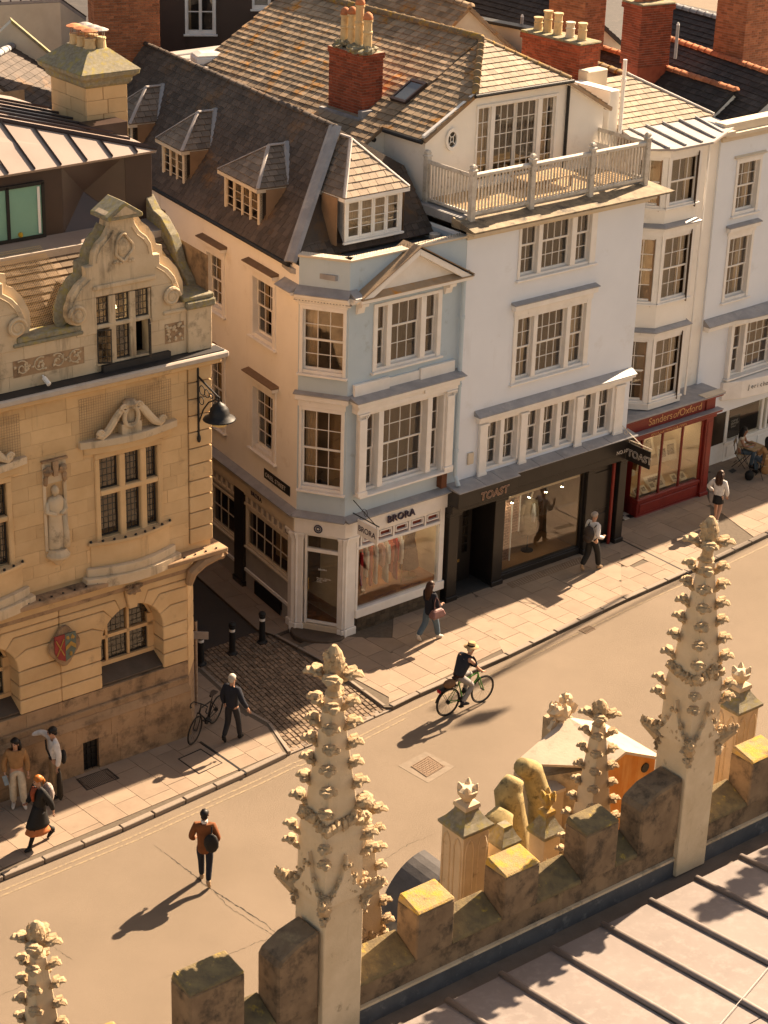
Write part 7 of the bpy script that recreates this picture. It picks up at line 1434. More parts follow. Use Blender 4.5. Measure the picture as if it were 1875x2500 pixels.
pinnacle('slim crocketed pinnacle in front of the hut roof', 4.66, 1.5, 5.6, 6.4, 7.3, 9.05, 9.50, .26, .225, .075, 6, .85, 1.0)
for s in (-4.75, .26, 4.66): MB().box(s-.4, s+.4, .48, 1.95, 0, 5.0).obj('buttress', CHST, cw_)
# lead roof with rolls
lead = thing('lead_nave_roof', 'pale lead church roof with raised rolls at the lower right', 'roof', FP.M)
SLP = .105; zr0 = 7.20; ROLLS = [-6.4+.955*i for i in range(18)]
def rz_(y): return zr0+(-.35-y)*SLP
for i in range(len(ROLLS)-1):
    a, b = ROLLS[i], ROLLS[i+1]
    for (y0, y1) in ((-.36, -3.3), (-3.32, -6.6)):
        sx = rf_.uniform(-.004, .004); MB().hexa([(a+.03, y1, rz_(y1)-.06), (b-.03, y1, rz_(y1)-.06), (b-.03, y0, rz_(y0)-.06), (a+.03, y0, rz_(y0)-.06), (a+.03, y1, rz_(y1)+sx), (b-.03, y1, rz_(y1)-sx), (b-.03, y0, rz_(y0)), (a+.03, y0, rz_(y0))]).obj('lead_panel', LEADR, lead)
for a in ROLLS: MB().tube([(a, -.33, rz_(-.33)+.015), (a+.03, -2.5, rz_(-2.5)+.02), (a, -6.6, rz_(-6.6)+.015)], [(.05, .045)]*3, 8).obj('lead_roll', LEADR, lead, smooth=True)
MB().box(-14, 16, -.38, .02, 6.98, 7.08).obj('box_gutter', pmat('gutter_lead', (.15, .12, .095), None, 3, .8, .2), lead); MB().box(-14, 16, -.42, -.34, 7.0, 7.17).obj('gutter_edge', LEADR, lead)
MB().box(-14, 16, -6.7, -.4, 5.0, 6.95).obj('roof_body', CHST, lead)
cb = thing('roof_cable', 'thin pale cable lying across the lead roof', 'cable', FP.M); MB().tube([(.6, -3.75, rz_(-3.75)+.075), (3.6, -2.78, rz_(-2.78)+.075), (7.5, -1.5, rz_(-1.5)+.075)], .005, 5).obj('strand', LEADL, cb)
# porch top beyond the parapet: piers with beast finials, scrolls, timber hut
po = thing('church_porch', 'stone church porch below the parapet, mostly hidden', 'porch', FP.M)
MB().box(3.0, 9.8, .5, 4.3, 0, 4.4).obj('porch_body', CHST, po); MB().box(2.8, 10, .5, 4.5, 4.4, 4.6).obj('porch_cornice', CHST, po)
def pier(label, s, y, zc, w, zb, finial=True, panels=True):
    t = thing('porch_pier', label, 'pier', FP.M @ T3(s, y, zb), 'porch piers'); h = zc-zb; a = w/2
    MB().box(-a*.84, a*.84, -a*.84, a*.84, 0, h).obj('shaft', PINST, t, bev=.01)
    if panels:
        for i in range(4):
            for x in (-a*.42, a*.42):
                p = MB(); p.tube([(x-a*.26, -a*.85, .1), (x-a*.26, -a*.85, h-.25), (x-a*.15, -a*.85, h-.12), (x, -a*.85, h-.07), (x+a*.15, -a*.85, h-.12), (x+a*.26, -a*.85, h-.25), (x+a*.26, -a*.85, .1)], .016, 5); p.obj('panel_moulding', PINST, t, RZ(90*i))
    c = MB(); c.sq([(a*.9, 0), (a*1.0, .04), (a*1.0, .08), (a*.72, .17), (a*.45, .30), (a*.42, .34)], (0, 0, h)); c.obj('cap', MOSS, t)
    if finial:
        f = MB(); f.sq([(a*.42, 0), (a*.5, .03), (a*.46, .09), (a*.25, .12)], (0, 0, h+.34)); f.lathe([(a*.22, .10), (a*.30, .16), (a*.50, .24), (a*.54, .32), (a*.3, .36)], (0, 0, h+.34), 10)
        for i in range(4): q = 45+90*i; f.tube([(a*.30*math.cos(rad(q)), a*.30*math.sin(rad(q)), h+.62), (a*.40*math.cos(rad(q)), a*.40*math.sin(rad(q)), h+.71), (a*.48*math.cos(rad(q)), a*.48*math.sin(rad(q)), h+.77)], [.075, .05, .012], 6)
        f.obj('leaf_finial', LICHEN if not panels else PINST, t)
    return t
pier('square panelled stone pier with pointed leaf finial behind the merlons', 3.42, 2.95, 7.0, .62, 4.6)
pier('shorter stone pier with leaf finial between scrolls and slim pinnacle', 4.55, 2.35, 6.75, .42, 4.6, panels=False)
pier('stone pier with leaf finial right of the large right pinnacle', 9.66, 3.05, 7.0, .62, 4.6)
pier('low lichen capped block beside the panelled pier', 4.05, 2.75, 6.55, .40, 4.6, finial=False, panels=False)
SCR = pmat('mossy_scroll', (.36, .28, .13), (.26, .20, .09), 9, .95, .5, 50, (.12, .095, .05), 7, (.54, .66))
for lab, pts, rr in (('fat lichen covered scroll nearest the panelled pier', [(4.45, 3.15, 5.4), (4.32, 3.2, 5.9), (4.38, 3.3, 6.4), (4.6, 3.35, 6.62)], [.28, .30, .27, .16]), ('tallest lichen covered scroll in the middle of the three', [(5.0, 3.4, 5.4), (4.92, 3.5, 6.2), (4.85, 3.55, 6.75), (4.98, 3.55, 6.98)], [.27, .26, .24, .15]), ('curved lichen covered scroll end nearest the hut', [(5.55, 3.5, 5.6), (5.62, 3.6, 6.3), (5.55, 3.75, 6.8), (5.3, 3.8, 6.98)], [.20, .21, .19, .14])):
    t = thing('carved_scroll', lab, 'scroll', FP.M, 'carved scrolls on the porch'); P = [Vector(p) for p in pts]; mm = []; rr2 = []
    for i in range(len(P)-1):
        for k in range(4): mm.append(P[i].lerp(P[i+1], k/4)); rr2.append(rr[i]+(rr[i+1]-rr[i])*k/4+rf_.uniform(-.012, .012))
    mm.append(P[-1]); rr2.append(rr[-1]); MB().tube([(p.x, p.y, 4.6) for p in mm[:1]]+mm, [rr2[0]]+rr2, 10).obj('stone', SCR, t, smooth=True)
hut = thing('roof_hut', 'orange plywood hut with pale lead covered roof on the porch', 'hut', FP.M)
def fz(px, py, z, x0=1235, y0=1800): return FP.az(x0+px*.3858, y0+py*.3858, z)
rN, rFa = fz(760, 90, 6.6), fz(390, 1425, 6.6, y0=1200); eN, eL_, eR, eRb = fz(645, 185, 6.47), fz(50, 165, 6.28), fz(1000, 130, 6.25), fz(780, 1480, 6.45, y0=1200)
eRF = eR+(rFa-rN); rF2 = rFa
FELT = pmat('weathered_lead', (.46, .37, .28), (.38, .30, .225), 2, .8, .2, 20, (.28, .22, .16), 4, (.56, .72))
MB().slab([eN, rN, rF2, eL_], .05).obj('roof_left', FELT, hut); MB().slab([rN, eR, eRF, rF2], .05).obj('roof_right', FELT, hut)
d_ = Vector((0, .10, -.06))
MB().prism([((eN+d_).x, (eN+d_).z), ((rN+d_).x, (rN+d_).z), ((eR+d_).x, (eR+d_).z), ((eR+d_).x, 4.6), ((eN+d_).x, 4.6)], (eN+d_).y-.02, (eN+d_).y+.04).obj('gable_panel', PLY, hut)
MB().hexa([(eN.x+.05, eN.y+.1, 4.6), (eR.x-.05, eN.y+.1, 4.6), (eR.x-.05, eL_.y, 4.6), (eL_.x+.1, eL_.y, 4.6), (eN.x+.05, eN.y+.1, eN.z-.08), (eR.x-.05, eN.y+.1, eR.z-.12), (eR.x-.05, eL_.y, 6.1), (eL_.x+.1, eL_.y, 5.9)]).obj('hut_body', CHST, hut)
MB().tube([(eR.x-.25, eN.y+.06, 6.05), (eR.x-.25, eN.y+.09, 6.05)], .09, 14).obj('vent_hole', IRON, hut)
q = [fz(50, 215, 6.0), fz(200, 190, 6.0), fz(380, 320, 6.0), fz(250, 365, 6.0)]; ca = thing('lead_canopy', 'small sloping lead canopy left of the hut', 'canopy', FP.M); MB().slab(q, .06).obj('sheet', FELT, ca); MB().loft([[(p.x*.96+q[0].x*.04, p.y*.98+.1, 4.6) for p in q], [(p.x*.96+q[0].x*.04, p.y*.98+.1, 5.93) for p in q]]).obj('support', CHST, ca)
cr_ = thing('finial_cluster', 'carved crocket cluster at the far end of the hut ridge', 'carving', FP.M @ Matrix.Translation(rFa)); g = MB(); [g.blob((rf_.uniform(-.25, .25), rf_.uniform(0, .3), rf_.uniform(-.15, .2)), (.11, .1, .12), j, .45, 7, 5) for j in range(12)]; g.obj('carving', PINST, cr_); MB().box(-.2, .2, .05, .4, 4.6-rFa.z, -.1).obj('stem', CHST, cr_)
ar = thing('curved_lead_hood', 'dark curved lead hood behind the panelled pier', 'hood', FP.M); P = [fz(1235, 530, 5.6, 600, 1860), fz(1010, 820, 5.2, 600, 1860)]; c0 = P[0]; 
g = MB(); g.loft([[(c0.x-.1-1.0*math.sin(t)*f, c0.y+yy, c0.z-1.5+1.30*math.cos(t)*f) for t in [1.5*i/12 for i in range(13)]]+[(c0.x-.1-1.0*math.sin(t)*f*.9, c0.y+yy, c0.z-1.5+1.30*math.cos(t)*f*.9) for t in [1.5*i/12 for i in range(12, -1, -1)]] for f, yy in ((1, -.45), (1, .3))]); g.obj('hood_shell', pmat('hood_lead', (.11, .10, .095), (.08, .073, .07), 4, .7, .2, 20), ar)
MB().box(2.0, 3.1, 2.6, 3.3, 0, 4.5).obj('porch_wing', CHST, po)
# ================================================================ people
SKIN = pmat('skin', (.46, .26, .17), (.42, .23, .15), 8, .55, .03, 60, spec=.35); SKINT = pmat('tanned_skin', (.38, .19, .11), None, 8, .55, .03, 60, spec=.35)
def cloth(name, c, r=.9, b=.25): return MATS.get(name) or pmat(name, c, tuple(x*.72 for x in c), 9, r, b, 40)
def skinned(name, nodes, edges, mat, parent, sub=2, roots=None):
    keys = list(nodes); idx = {k: i for i, k in enumerate(keys)}; me = bpy.data.meshes.new(name)
    me.from_pydata([tuple(nodes[k][0]) for k in keys], [(idx[a], idx[b]) for a, b in edges], []); o = mk(name, me, mat, parent)
    o.modifiers.new('skin', 'SKIN'); o.modifiers['skin'].use_smooth_shade = True
    sv = me.skin_vertices[0].data
    for k in keys:
        r = nodes[k][1]; sv[idx[k]].radius = r if isinstance(r, tuple) else (r, r); sv[idx[k]].use_root = False
    for k in (roots or [keys[0]]): sv[idx[k]].use_root = True
    s = o.modifiers.new('subdivision', 'SUBSURF'); s.levels = sub; s.render_levels = sub
    return o
BASE = dict(pelvis=(0, 0, .95), waist=(0, 0, 1.08), chest=(0, .01, 1.29), neck=(0, -.01, 1.46), jaw=(0, .03, 1.555), face=(0, .025, 1.625), crown=(0, .0, 1.70),
    hipR=(.095, 0, .91), kneeR=(.10, .02, .50), ankR=(.10, -.03, .09), toeR=(.12, .13, .035), hipL=(-.095, 0, .91), kneeL=(-.10, .02, .50), ankL=(-.10, -.03, .09), toeL=(-.12, .13, .035),
    shR=(.175, -.01, 1.40), elR=(.24, -.04, 1.13), wrR=(.25, .05, .89), haR=(.25, .08, .80), shL=(-.175, -.01, 1.40), elL=(-.24, -.04, 1.13), wrL=(-.25, .05, .89), haL=(-.25, .08, .80))
def stride(k=1.0, lead='R'):
    o = 'L' if lead == 'R' else 'R'; s = 1 if lead == 'R' else -1
    return {'knee'+lead: (s*.09, .20*k, .52), 'ank'+lead: (s*.09, .30*k, .10), 'toe'+lead: (s*.10, .46*k, .05), 'knee'+o: (-s*.09, -.06*k, .50), 'ank'+o: (-s*.09, -.36*k, .19), 'toe'+o: (-s*.10, -.24*k, .04),
            'el'+lead: (s*.25, -.14*k, 1.13), 'wr'+lead: (s*.24, -.20*k, .90), 'ha'+lead: (s*.24, -.19*k, .81), 'el'+o: (-s*.24, .06*k, 1.12), 'wr'+o: (-s*.23, .24*k, .93), 'ha'+o: (-s*.22, .31*k, .87)}
def person(label, pos, heading, over, top, legs, hairc, H=1.75, skin=None, sleeve=1.0, legr=1.0, topr=1.0, coat=None, shoe=None, hair='short', skirt=None, legm=None, hem=.86, tz=0):
    t = thing('person', label, 'person', Matrix.Translation(pos) @ RZ(heading-90)); k = H/1.75; J = dict(BASE); J.update(over); J = {n: Vector(p)*k for n, p in J.items()}; skin = skin or SKIN
    nd = {}; ed = []
    def N(n, p, r): nd[n] = (p, r)
    N('pelvis', J['pelvis'], (.13*k, .10*k)); N('waist', J['waist'], (.115*k, .09*k)); N('chest', J['chest'], (.135*k, .10*k)); N('neck', J['neck'], .052*k); N('jaw', J['jaw'], (.058*k, .068*k)); N('face', J['face'], (.078*k, .092*k)); N('crown', J['crown'], (.062*k, .072*k))
    fw_ = (J['face']-J['neck']).cross(Vector((1, 0, 0))); fdir = Vector(over.get('look', (0, 1, 0))); N('nose', J['face']+fdir*.098*k-Vector((0, 0, .012*k)), .014*k)
    ed += [('pelvis', 'waist'), ('waist', 'chest'), ('chest', 'neck'), ('neck', 'jaw'), ('jaw', 'face'), ('face', 'crown'), ('face', 'nose')]
    rts = ['pelvis']
    for s in 'RL':
        N('hip'+s, J['hip'+s], .085*k); N('knee'+s, J['knee'+s], .055*k); N('ank'+s, J['ank'+s], .036*k); N('toe'+s, J['toe'+s], (.035*k, .025*k))
        N('sh'+s, J['sh'+s], .058*k); N('el'+s, J['el'+s], .040*k); N('wr'+s, J['wr'+s], (.027*k, .022*k)); N('ha'+s, J['ha'+s], (.036*k, .018*k))
        ed += [('pelvis', 'hip'+s), ('hip'+s, 'knee'+s), ('knee'+s, 'ank'+s), ('ank'+s, 'toe'+s), ('chest', 'sh'+s), ('sh'+s, 'el'+s), ('el'+s, 'wr'+s), ('wr'+s, 'ha'+s)]
        d = (J['ha'+s]-J['wr'+s]); d.normalize(); sd_ = d.cross(Vector((0, 0, 1)) if abs(d.z) < .8 else Vector((0, 1, 0))).normalized(); pn = d.cross(sd_)
        for i, (off, L) in enumerate(((-.027, .060), (-.009, .070), (.009, .066), (.027, .050))):
            a = J['ha'+s]+sd_*off*k+d*.005; b = a+d*L*.55*k+pn*.004; c = b+d*L*.35*k+pn*.018*k
            for q, p in (('a', a), ('b', b), ('c', c)): N(f'f{s}{i}{q}', p, .0085*k)
            ed += [(f'f{s}{i}a', f'f{s}{i}b'), (f'f{s}{i}b', f'f{s}{i}c')]; rts.append(f'f{s}{i}a')
        a = J['wr'+s].lerp(J['ha'+s], .55)-sd_*.028*k; b = a+d*.03*k-sd_*.02*k+pn*.01*k; c = b+d*.025*k+pn*.012*k
        for q, p in (('a', a), ('b', b), ('c', c)): N(f't{s}{q}', p, .0095*k)
        ed += [(f't{s}a', f't{s}b'), (f't{s}b', f't{s}c')]; rts.append(f't{s}a')
    skinned('body', nd, ed, skin, t, roots=rts)
    for s in 'RL':                                        # ears and eyes
        sg = 1 if s == 'R' else -1; m = MB(); sdv = fdir.cross(Vector((0, 0, 1))).normalized(); m.blob(J['face']+sdv*sg*.078*k-Vector((0, 0, .01)), (.012*k, .018*k, .026*k), 2, .05, 6, 5); m.obj('ear', skin, t, smooth=True)
        m = MB(); m.blob(J['face']+sdv*sg*.030*k+fdir*.083*k+Vector((0, 0, .012*k)), .011*k, 2, .02, 6, 5); m.obj('eye', IRON, t, smooth=True)
    m = MB(); m.blob(J['face']+fdir*.088*k-Vector((0, 0, .05*k)), (.022*k, .012*k, .007*k), 1, .05, 6, 4); m.obj('mouth', SKINT, t, smooth=True)
    # clothes
    if legs is not None:
        nd = {'pelvis': (J['pelvis'], (.148*k, .118*k)), 'waist': (J['pelvis'].lerp(J['waist'], .7), (.128*k, .105*k))}; ed = [('pelvis', 'waist')]
        for s in 'RL':
            nd['hip'+s] = (J['hip'+s], .102*k*min(legr, 1.15)); nd['knee'+s] = (J['knee'+s], .074*k*legr); e = J['knee'+s].lerp(J['ank'+s], .97); nd['ank'+s] = (e, .058*k*legr**1.5); ed += [('pelvis', 'hip'+s), ('hip'+s, 'knee'+s), ('knee'+s, 'ank'+s)]
        skinned('trousers', nd, ed, legs, t)
    if legm is not None:
        for s in 'RL': MB().tube([J['hip'+s], J['knee'+s], J['knee'+s].lerp(J['ank'+s], .35), J['ank'+s]], [.075*k, .056*k, .056*k, .042*k], 10).obj('stocking', legm, t, smooth=True)
    if top is not None:
        hz = J['pelvis'].lerp(J['waist'], (hem-.95)/.13); nd = {'hem': (hz, (.150*k*topr, .120*k*topr)), 'waist': (J['waist'], (.136*k*topr, .108*k*topr)), 'chest': (J['chest'], (.158*k*topr, .118*k*topr)), 'neck': (J['chest'].lerp(J['neck'], .82), .066*k)}
        ed = [('hem', 'waist'), ('waist', 'chest'), ('chest', 'neck')]
        for s in 'RL':
            nd['sh'+s] = (J['sh'+s], .074*k*topr); nd['el'+s] = (J['el'+s], .058*k*topr); ed += [('chest', 'sh'+s)]
            if sleeve >= 1: nd['wr'+s] = (J['el'+s].lerp(J['wr'+s], .95), .046*k*topr); ed += [('sh'+s, 'el'+s), ('el'+s, 'wr'+s)]
            else: nd['el'+s] = (J['sh'+s].lerp(J['el'+s], max(sleeve, .15)*1.4), .060*k*topr); ed += [('sh'+s, 'el'+s)]
        skinned('top', nd, ed, top, t)
    if coat is not None:                                   # long flaring coat or skirt: (material, top z, bottom z, radius)
        for (mt, z0, z1, r0, r1, nm) in coat:
            c0, c1 = J['pelvis'].copy(), (J['kneeR']+J['kneeL'])/2; rings = []
            for i in range(7):
                f = i/6; z = (z0+(z1-z0)*f)*k; c = J['waist'].lerp(c1, max(0, min(1, (J['waist'].z-z)/(J['waist'].z-c1.z)))); sp = abs(J['kneeR'].y-J['kneeL'].y)*.45*f; r = (r0+(r1-r0)*f)*k
                rings.append([(c.x+r*math.cos(2*math.pi*j/18), c.y+(r*.82+sp)*math.sin(2*math.pi*j/18)*(1+.05*math.sin(j*2.3)*f), z) for j in range(18)])
            MB().loft(rings).obj(nm, mt, t, smooth=True)
    shoe = shoe or IRON
    for s in 'RL':
        a, b = J['ank'+s], J['toe'+s]; d = (b-a); m = MB(); up = Vector((0, 0, .02*k)); he = a-d.normalized()*.05*k; he.z = max(a.z-.055*k, .02)
        m.tube([he+up*.6, a.lerp(b, .3)-Vector((0, 0, .015*k)), a.lerp(b, .7)-Vector((0, 0, .002)), b+d.normalized()*.03*k], [.038*k, .046*k, .044*k, .025*k], 10); m.tube([a+Vector((0, 0, .04*k)), a-Vector((0, 0, .02*k))], [.045*k, .05*k], 10); m.obj('shoe', shoe, t, smooth=True)
    hc = J['face'].lerp(J['crown'], .45)-fdir*.014*k; hm = MB(); hr = random.Random(len(label))
    if hair == 'short': hm.blob(hc+Vector((0, 0, .012*k)), (.090*k, .104*k, .088*k), 4, .05, 14, 10); hm.blob(hc-fdir*.05*k-Vector((0, 0, .05*k)), (.07*k, .05*k, .06*k), 5, .05, 10, 8)
    elif hair in ('long', 'wavy', 'bun'):
        hm.blob(hc+Vector((0, 0, .012*k)), (.094*k, .106*k, .092*k), 4, .05, 14, 10)
        if hair != 'bun':
            for i in range(9):
                a = -1.6+3.2*i/8; sdv = fdir.cross(Vector((0, 0, 1))); p0 = hc-fdir*.07*k*math.cos(a)+sdv*.085*k*math.sin(a); L = .42*k if hair == 'long' else .36*k; wv = .03 if hair == 'wavy' else .008
                hm.tube([p0+Vector((0, 0, .02)), p0-fdir*.045*k+Vector((wv*hr.uniform(-1, 1), 0, -.12*k)), p0-fdir*.06*k+Vector((wv*hr.uniform(-1, 1), 0, -.26*k)), p0-fdir*.05*k+Vector((wv*hr.uniform(-1, 1), 0, -L))], [.035*k, .038*k, .034*k, .012*k], 7)
        else: hm.blob(hc-fdir*.09*k-Vector((0, 0, .03*k)), .055*k, 7, .1, 8, 6); hm.tube([hc-fdir*.09*k, hc-fdir*.14*k-Vector((0, 0, .10*k)), hc-fdir*.12*k-Vector((0, 0, .18*k))], [.04*k, .035*k, .01*k], 7)
    elif hair == 'cap': hm.blob(hc+Vector((0, 0, .02*k)), (.096*k, .108*k, .085*k), 4, .02, 14, 10)
    if hm.v: hm.obj('hair' if hair != 'cap' else 'beanie', hairc, t, smooth=True)
    return t, J
def bagobj(parent, c, size, mat, name='backpack', seed=3, M=None):
    m = MB(); m.blob((0, 0, 0), (size[0]/2, size[1]/2, size[2]/2), seed, .08, 12, 8); o = m.obj(name, mat, parent, T3(*c) @ (M or Matrix()), smooth=True); return o
HDK = cloth('dark_hair', (.012, .009, .008), .5, .2); HBR = cloth('brown_hair', (.06, .025, .012), .5, .2); HGR = cloth('grey_hair', (.50, .45, .38), .7, .2); HOR = cloth('ginger_hair', (.42, .14, .025), .5, .2)
DJ = cloth('dark_denim', (.018, .02, .03)); NAVY = cloth('navy_cloth', (.018, .020, .030)); BROWNJ = cloth('brown_wool', (.20, .072, .025)); BLK = cloth('black_cloth', (.012, .011, .011), .7); WSH = cloth('white_shirt', (.70, .67, .64)); TANJ = cloth('tan_suede', (.36, .20, .085)); CRM = cloth('cream_cotton', (.58, .50, .38)); KHA = cloth('khaki_cotton', (.30, .20, .11)); BLJ = cloth('blue_denim', (.10, .145, .19)); GRJ = cloth('grey_trousers', (.30, .28, .27)); WSHOE = cloth('white_shoe', (.65, .58, .50)); TSHOE = cloth('tan_shoe', (.40, .28, .17)); STR = cloth('straw', (.42, .28, .14)); MAUV = cloth('mauve_leather', (.22, .11, .10), .5); PAT = cloth('orange_check', (.50, .17, .06)); RUST = cloth('rust_check', (.30, .07, .03))
def at(x, y, z=0): return gp(x, y, z)
# brown jacket man crossing the road
t, J = person('man in brown jacket with black shoulder bag walking up the middle of the road', at(501, 2158), 88, {**stride(.55, 'L'), 'wrR': (.23, .08, 1.0), 'haR': (.20, .14, 1.04), 'wrL': (-.22, .10, 1.0), 'haL': (-.18, .16, 1.02), 'elR': (.27, -.04, 1.13), 'elL': (-.27, -.04, 1.13)}, BROWNJ, DJ, HDK, 1.80, topr=1.16, shoe=TSHOE, hem=.72)
MB().tube([(0, -.01, 1.47*1.03), (0, -.01, 1.52*1.03)], [.075, .068], 12).obj('collar', WSH, t)
b = thing('shoulder_bag', 'black soft bag hanging behind the brown jacket man', 'bag', t.matrix_basis.copy() @ T3(.16, -.19, 1.13)); bagobj(b, (0, 0, 0), (.30, .16, .44), BLK, 'bag_body'); MB().tube([(0, .02, .18), (.0, .10, .32), (.02, .22, .30)], .018, 6).obj('strap', BLK, b)
# woman passing the cream shop
t, J = person('woman with long dark hair in navy coat and blue jeans passing the cream shop', at(1046, 1563, PZ), 42, {**stride(.85, 'R'), 'wrR': (.2, .22, 1.05), 'haR': (.17, .30, 1.07), 'elR': (.25, .02, 1.1)}, NAVY, BLJ, HBR, 1.68, topr=1.15, legr=1.2, hair='long', shoe=WSHOE, hem=.74)
b = thing('leather_handbag', 'mauve leather handbag carried by the woman in navy', 'bag', t.matrix_basis.copy() @ T3(.30, -.02, .88)); m = MB(); m.loft([[(x*w_, y*d, z) for x, y in ((-1, -1), (1, -1), (1, 1), (-1, 1))] for w_, d, z in ((.10, .20, -.10), (.11, .22, -.02), (.08, .17, .10), (.03, .10, .16))]); m.obj('bag_body', MAUV, b, bev=.03); MB().tube([(0, -.1, .14), (-.03, -.07, .34), (-.06, 0, .45), (-.03, .07, .34), (0, .1, .14)], .012, 6).obj('strap', MAUV, b)
# man with rucksack by the black shop
t, J = person('man in white top, pale beanie and black trousers walking past the dark shop window', at(1441, 1392, PZ), 44, {**stride(.75, 'R'), 'elL': (-.27, .05, 1.15), 'wrL': (-.22, .22, 1.30), 'haL': (-.21, .25, 1.40), 'wrR': (.22, .2, 1.0), 'haR': (.18, .27, 1.02)}, WSH, BLK, cloth('pale_beanie', (.42, .35, .29)), 1.76, topr=1.12, legr=1.25, hair='cap', shoe=TSHOE, hem=.84)
b = thing('rucksack', 'dark brown rucksack on the back of the man in white', 'bag', t.matrix_basis.copy() @ T3(.03, -.22, 1.17)); bagobj(b, (0, 0, 0), (.34, .24, .50), cloth('dark_rucksack', (.045, .032, .026), .6), 'bag_body'); bagobj(b, (0, -.08, -.1), (.26, .14, .24), MATS['dark_rucksack'], 'pocket')
for s in (-1, 1): MB().tube([(s*.11, .08, .2), (s*.12, .16, .27), (s*.13, .32, .18), (s*.12, .28, -.12), (s*.1, .12, -.2)], .018, 6).obj('strap', MATS['dark_rucksack'], b)
# woman in white blouse
t, J = person('woman with long brown wavy hair in white blouse and black shorts walking right', at(1747, 1280, PZ), 58, {**stride(.5, 'L'), 'elL': (-.36, -.02, 1.16), 'wrL': (-.20, .06, 1.02), 'haL': (-.14, .08, 1.0)}, WSH, None, HBR, 1.70, topr=1.14, hair='wavy', hem=.86, coat=[(BLK, 1.0, .72, .145, .175, 'shorts')], shoe=WSHOE)
# white haired man at the side street
t, J = person('white haired man in navy jacket walking past the parked bicycle', at(567, 1809, PZ), 62, {**stride(.6, 'R'), 'elR': (.30, -.03, 1.14), 'wrR': (.37, .08, .93), 'haR': (.39, .12, .85), 'elL': (-.25, -.03, 1.13), 'wrL': (-.22, .03, .90), 'haL': (-.2, .05, .82)}, NAVY, cloth('charcoal_trousers', (.022, .022, .026)), HGR, 1.76, topr=1.2, hem=.84, shoe=BLK)
# standing woman in tan jacket
t, J = person('woman in tan jacket and cream trousers standing by the stone wall', at(45, 1967, PZ), -78, {'look': (.45, .89, 0), 'elR': (.27, -.02, 1.12), 'wrR': (.26, .08, .92), 'haR': (.25, .12, .84), 'ankL': (-.13, .04, .09), 'toeL': (-.16, .19, .035), 'kneeL': (-.11, .06, .5)}, TANJ, CRM, HDK, 1.70, topr=1.25, legr=1.25, hair='long', hem=1.0, shoe=WSHOE)
b = thing('folded_papers', 'pale blue folded papers held by the woman in tan', 'papers', t.matrix_basis.copy() @ T3(.24, .16, .76) @ RY(12)); m = MB(); m.box(-.05, .05, -.006, .006, -.12, .12); m.obj('sheet', cloth('blue_paper', (.25, .32, .38), .8, 0), b)
# man in white shirt reaching to the ledge
t, J = person('man in white shirt with sunglasses reaching one arm along the stone ledge', at(136, 1944, PZ), 205, {'look': (.35, .93, 0), 'elR': (.42, .12, 1.42), 'wrR': (.48, .38, 1.38), 'haR': (.48, .46, 1.33), 'elL': (-.24, -.05, 1.12), 'wrL': (-.26, .0, .88), 'haL': (-.26, .02, .80), 'ankR': (.12, .12, .09), 'toeR': (.14, .27, .035)}, WSH, KHA, HDK, 1.76, topr=1.18, legr=1.1, hem=.98, shoe=BLK)
MB().box(-.085, .085, .072, .10, 1.63, 1.665).obj('sunglasses', BLK, t); MB().lathe([(.135, 0), (.135, .035)], (0, 0, .985), 16, 1.05, .85).obj('belt', cloth('belt_leather', (.05, .02, .012)), t)
MB().tube([(.10, .14, 1.42), (-.02, .16, 1.25), (-.14, .10, 1.05)], [(.02, .008)]*3, 6).obj('bag_strap', BLK, t); bb2 = bagobj(t, (-.18, -.16, 1.08), (.2, .14, .34), BLK, 'sling_bag')
b = thing('draped_coat', 'dark coat hanging from the hand of the man in white shirt', 'coat', t.matrix_basis.copy() @ T3(-.27, -.03, .82)); m = MB(); m.loft([[(math.cos(2*math.pi*j/12)*r*(1+.2*math.sin(j*2.6)), math.sin(2*math.pi*j/12)*r*.6, z) for j in range(12)] for r, z in ((.03, .04), (.07, -.06), (.10, -.35), (.11, -.62), (.05, -.74))]); m.obj('cloth', cloth('dark_coat', (.035, .028, .02)), b, smooth=True)
hw_ = t.matrix_basis @ (Vector((.48, .47, 1.30))*1.006); b = thing('red_can', 'small red can held out by the man in white shirt', 'can', Matrix.Translation(hw_-Vector((0, 0, .12)))); MB().lathe([(.028, 0), (.033, .01), (.033, .10), (.026, .115)], (0, 0, 0), 12).obj('tin', REDC, b)
# ginger haired woman striding left
t, J = person('ginger haired woman in long black coat and orange skirt striding left', at(101, 2060, PZ), 222, {**stride(1.0, 'L'), 'kneeL': (-.09, .20, .50), 'ankL': (-.09, .36, .08), 'wrR': (.2, .2, 1.02), 'haR': (.16, .27, 1.05)}, BLK, None, HOR, 1.68, topr=1.2, hair='bun', coat=[(BLK, 1.02, .52, .15, .20, 'long_coat'), (PAT, .70, .36, .16, .22, 'skirt')], legm=BLK, shoe=BLK, hem=.9)
MB().tube([(0, .10, 1.43), (0, .16, 1.3), (0, .15, 1.12)], [.06, .05, .03], 8).obj('scarf', RUST, t, smooth=True)
b = thing('patterned_rucksack', 'pale patterned rucksack on the ginger haired woman', 'bag', t.matrix_basis.copy() @ T3(0, -.22, 1.17)); bagobj(b, (0, 0, 0), (.32, .24, .48), pmat('pale_pattern', (.52, .44, .38), (.12, .09, .09), 16, .8, .2), 'bag_body'); bagobj(b, (0, .06, -.16), (.30, .16, .2), BLK, 'bag_base')
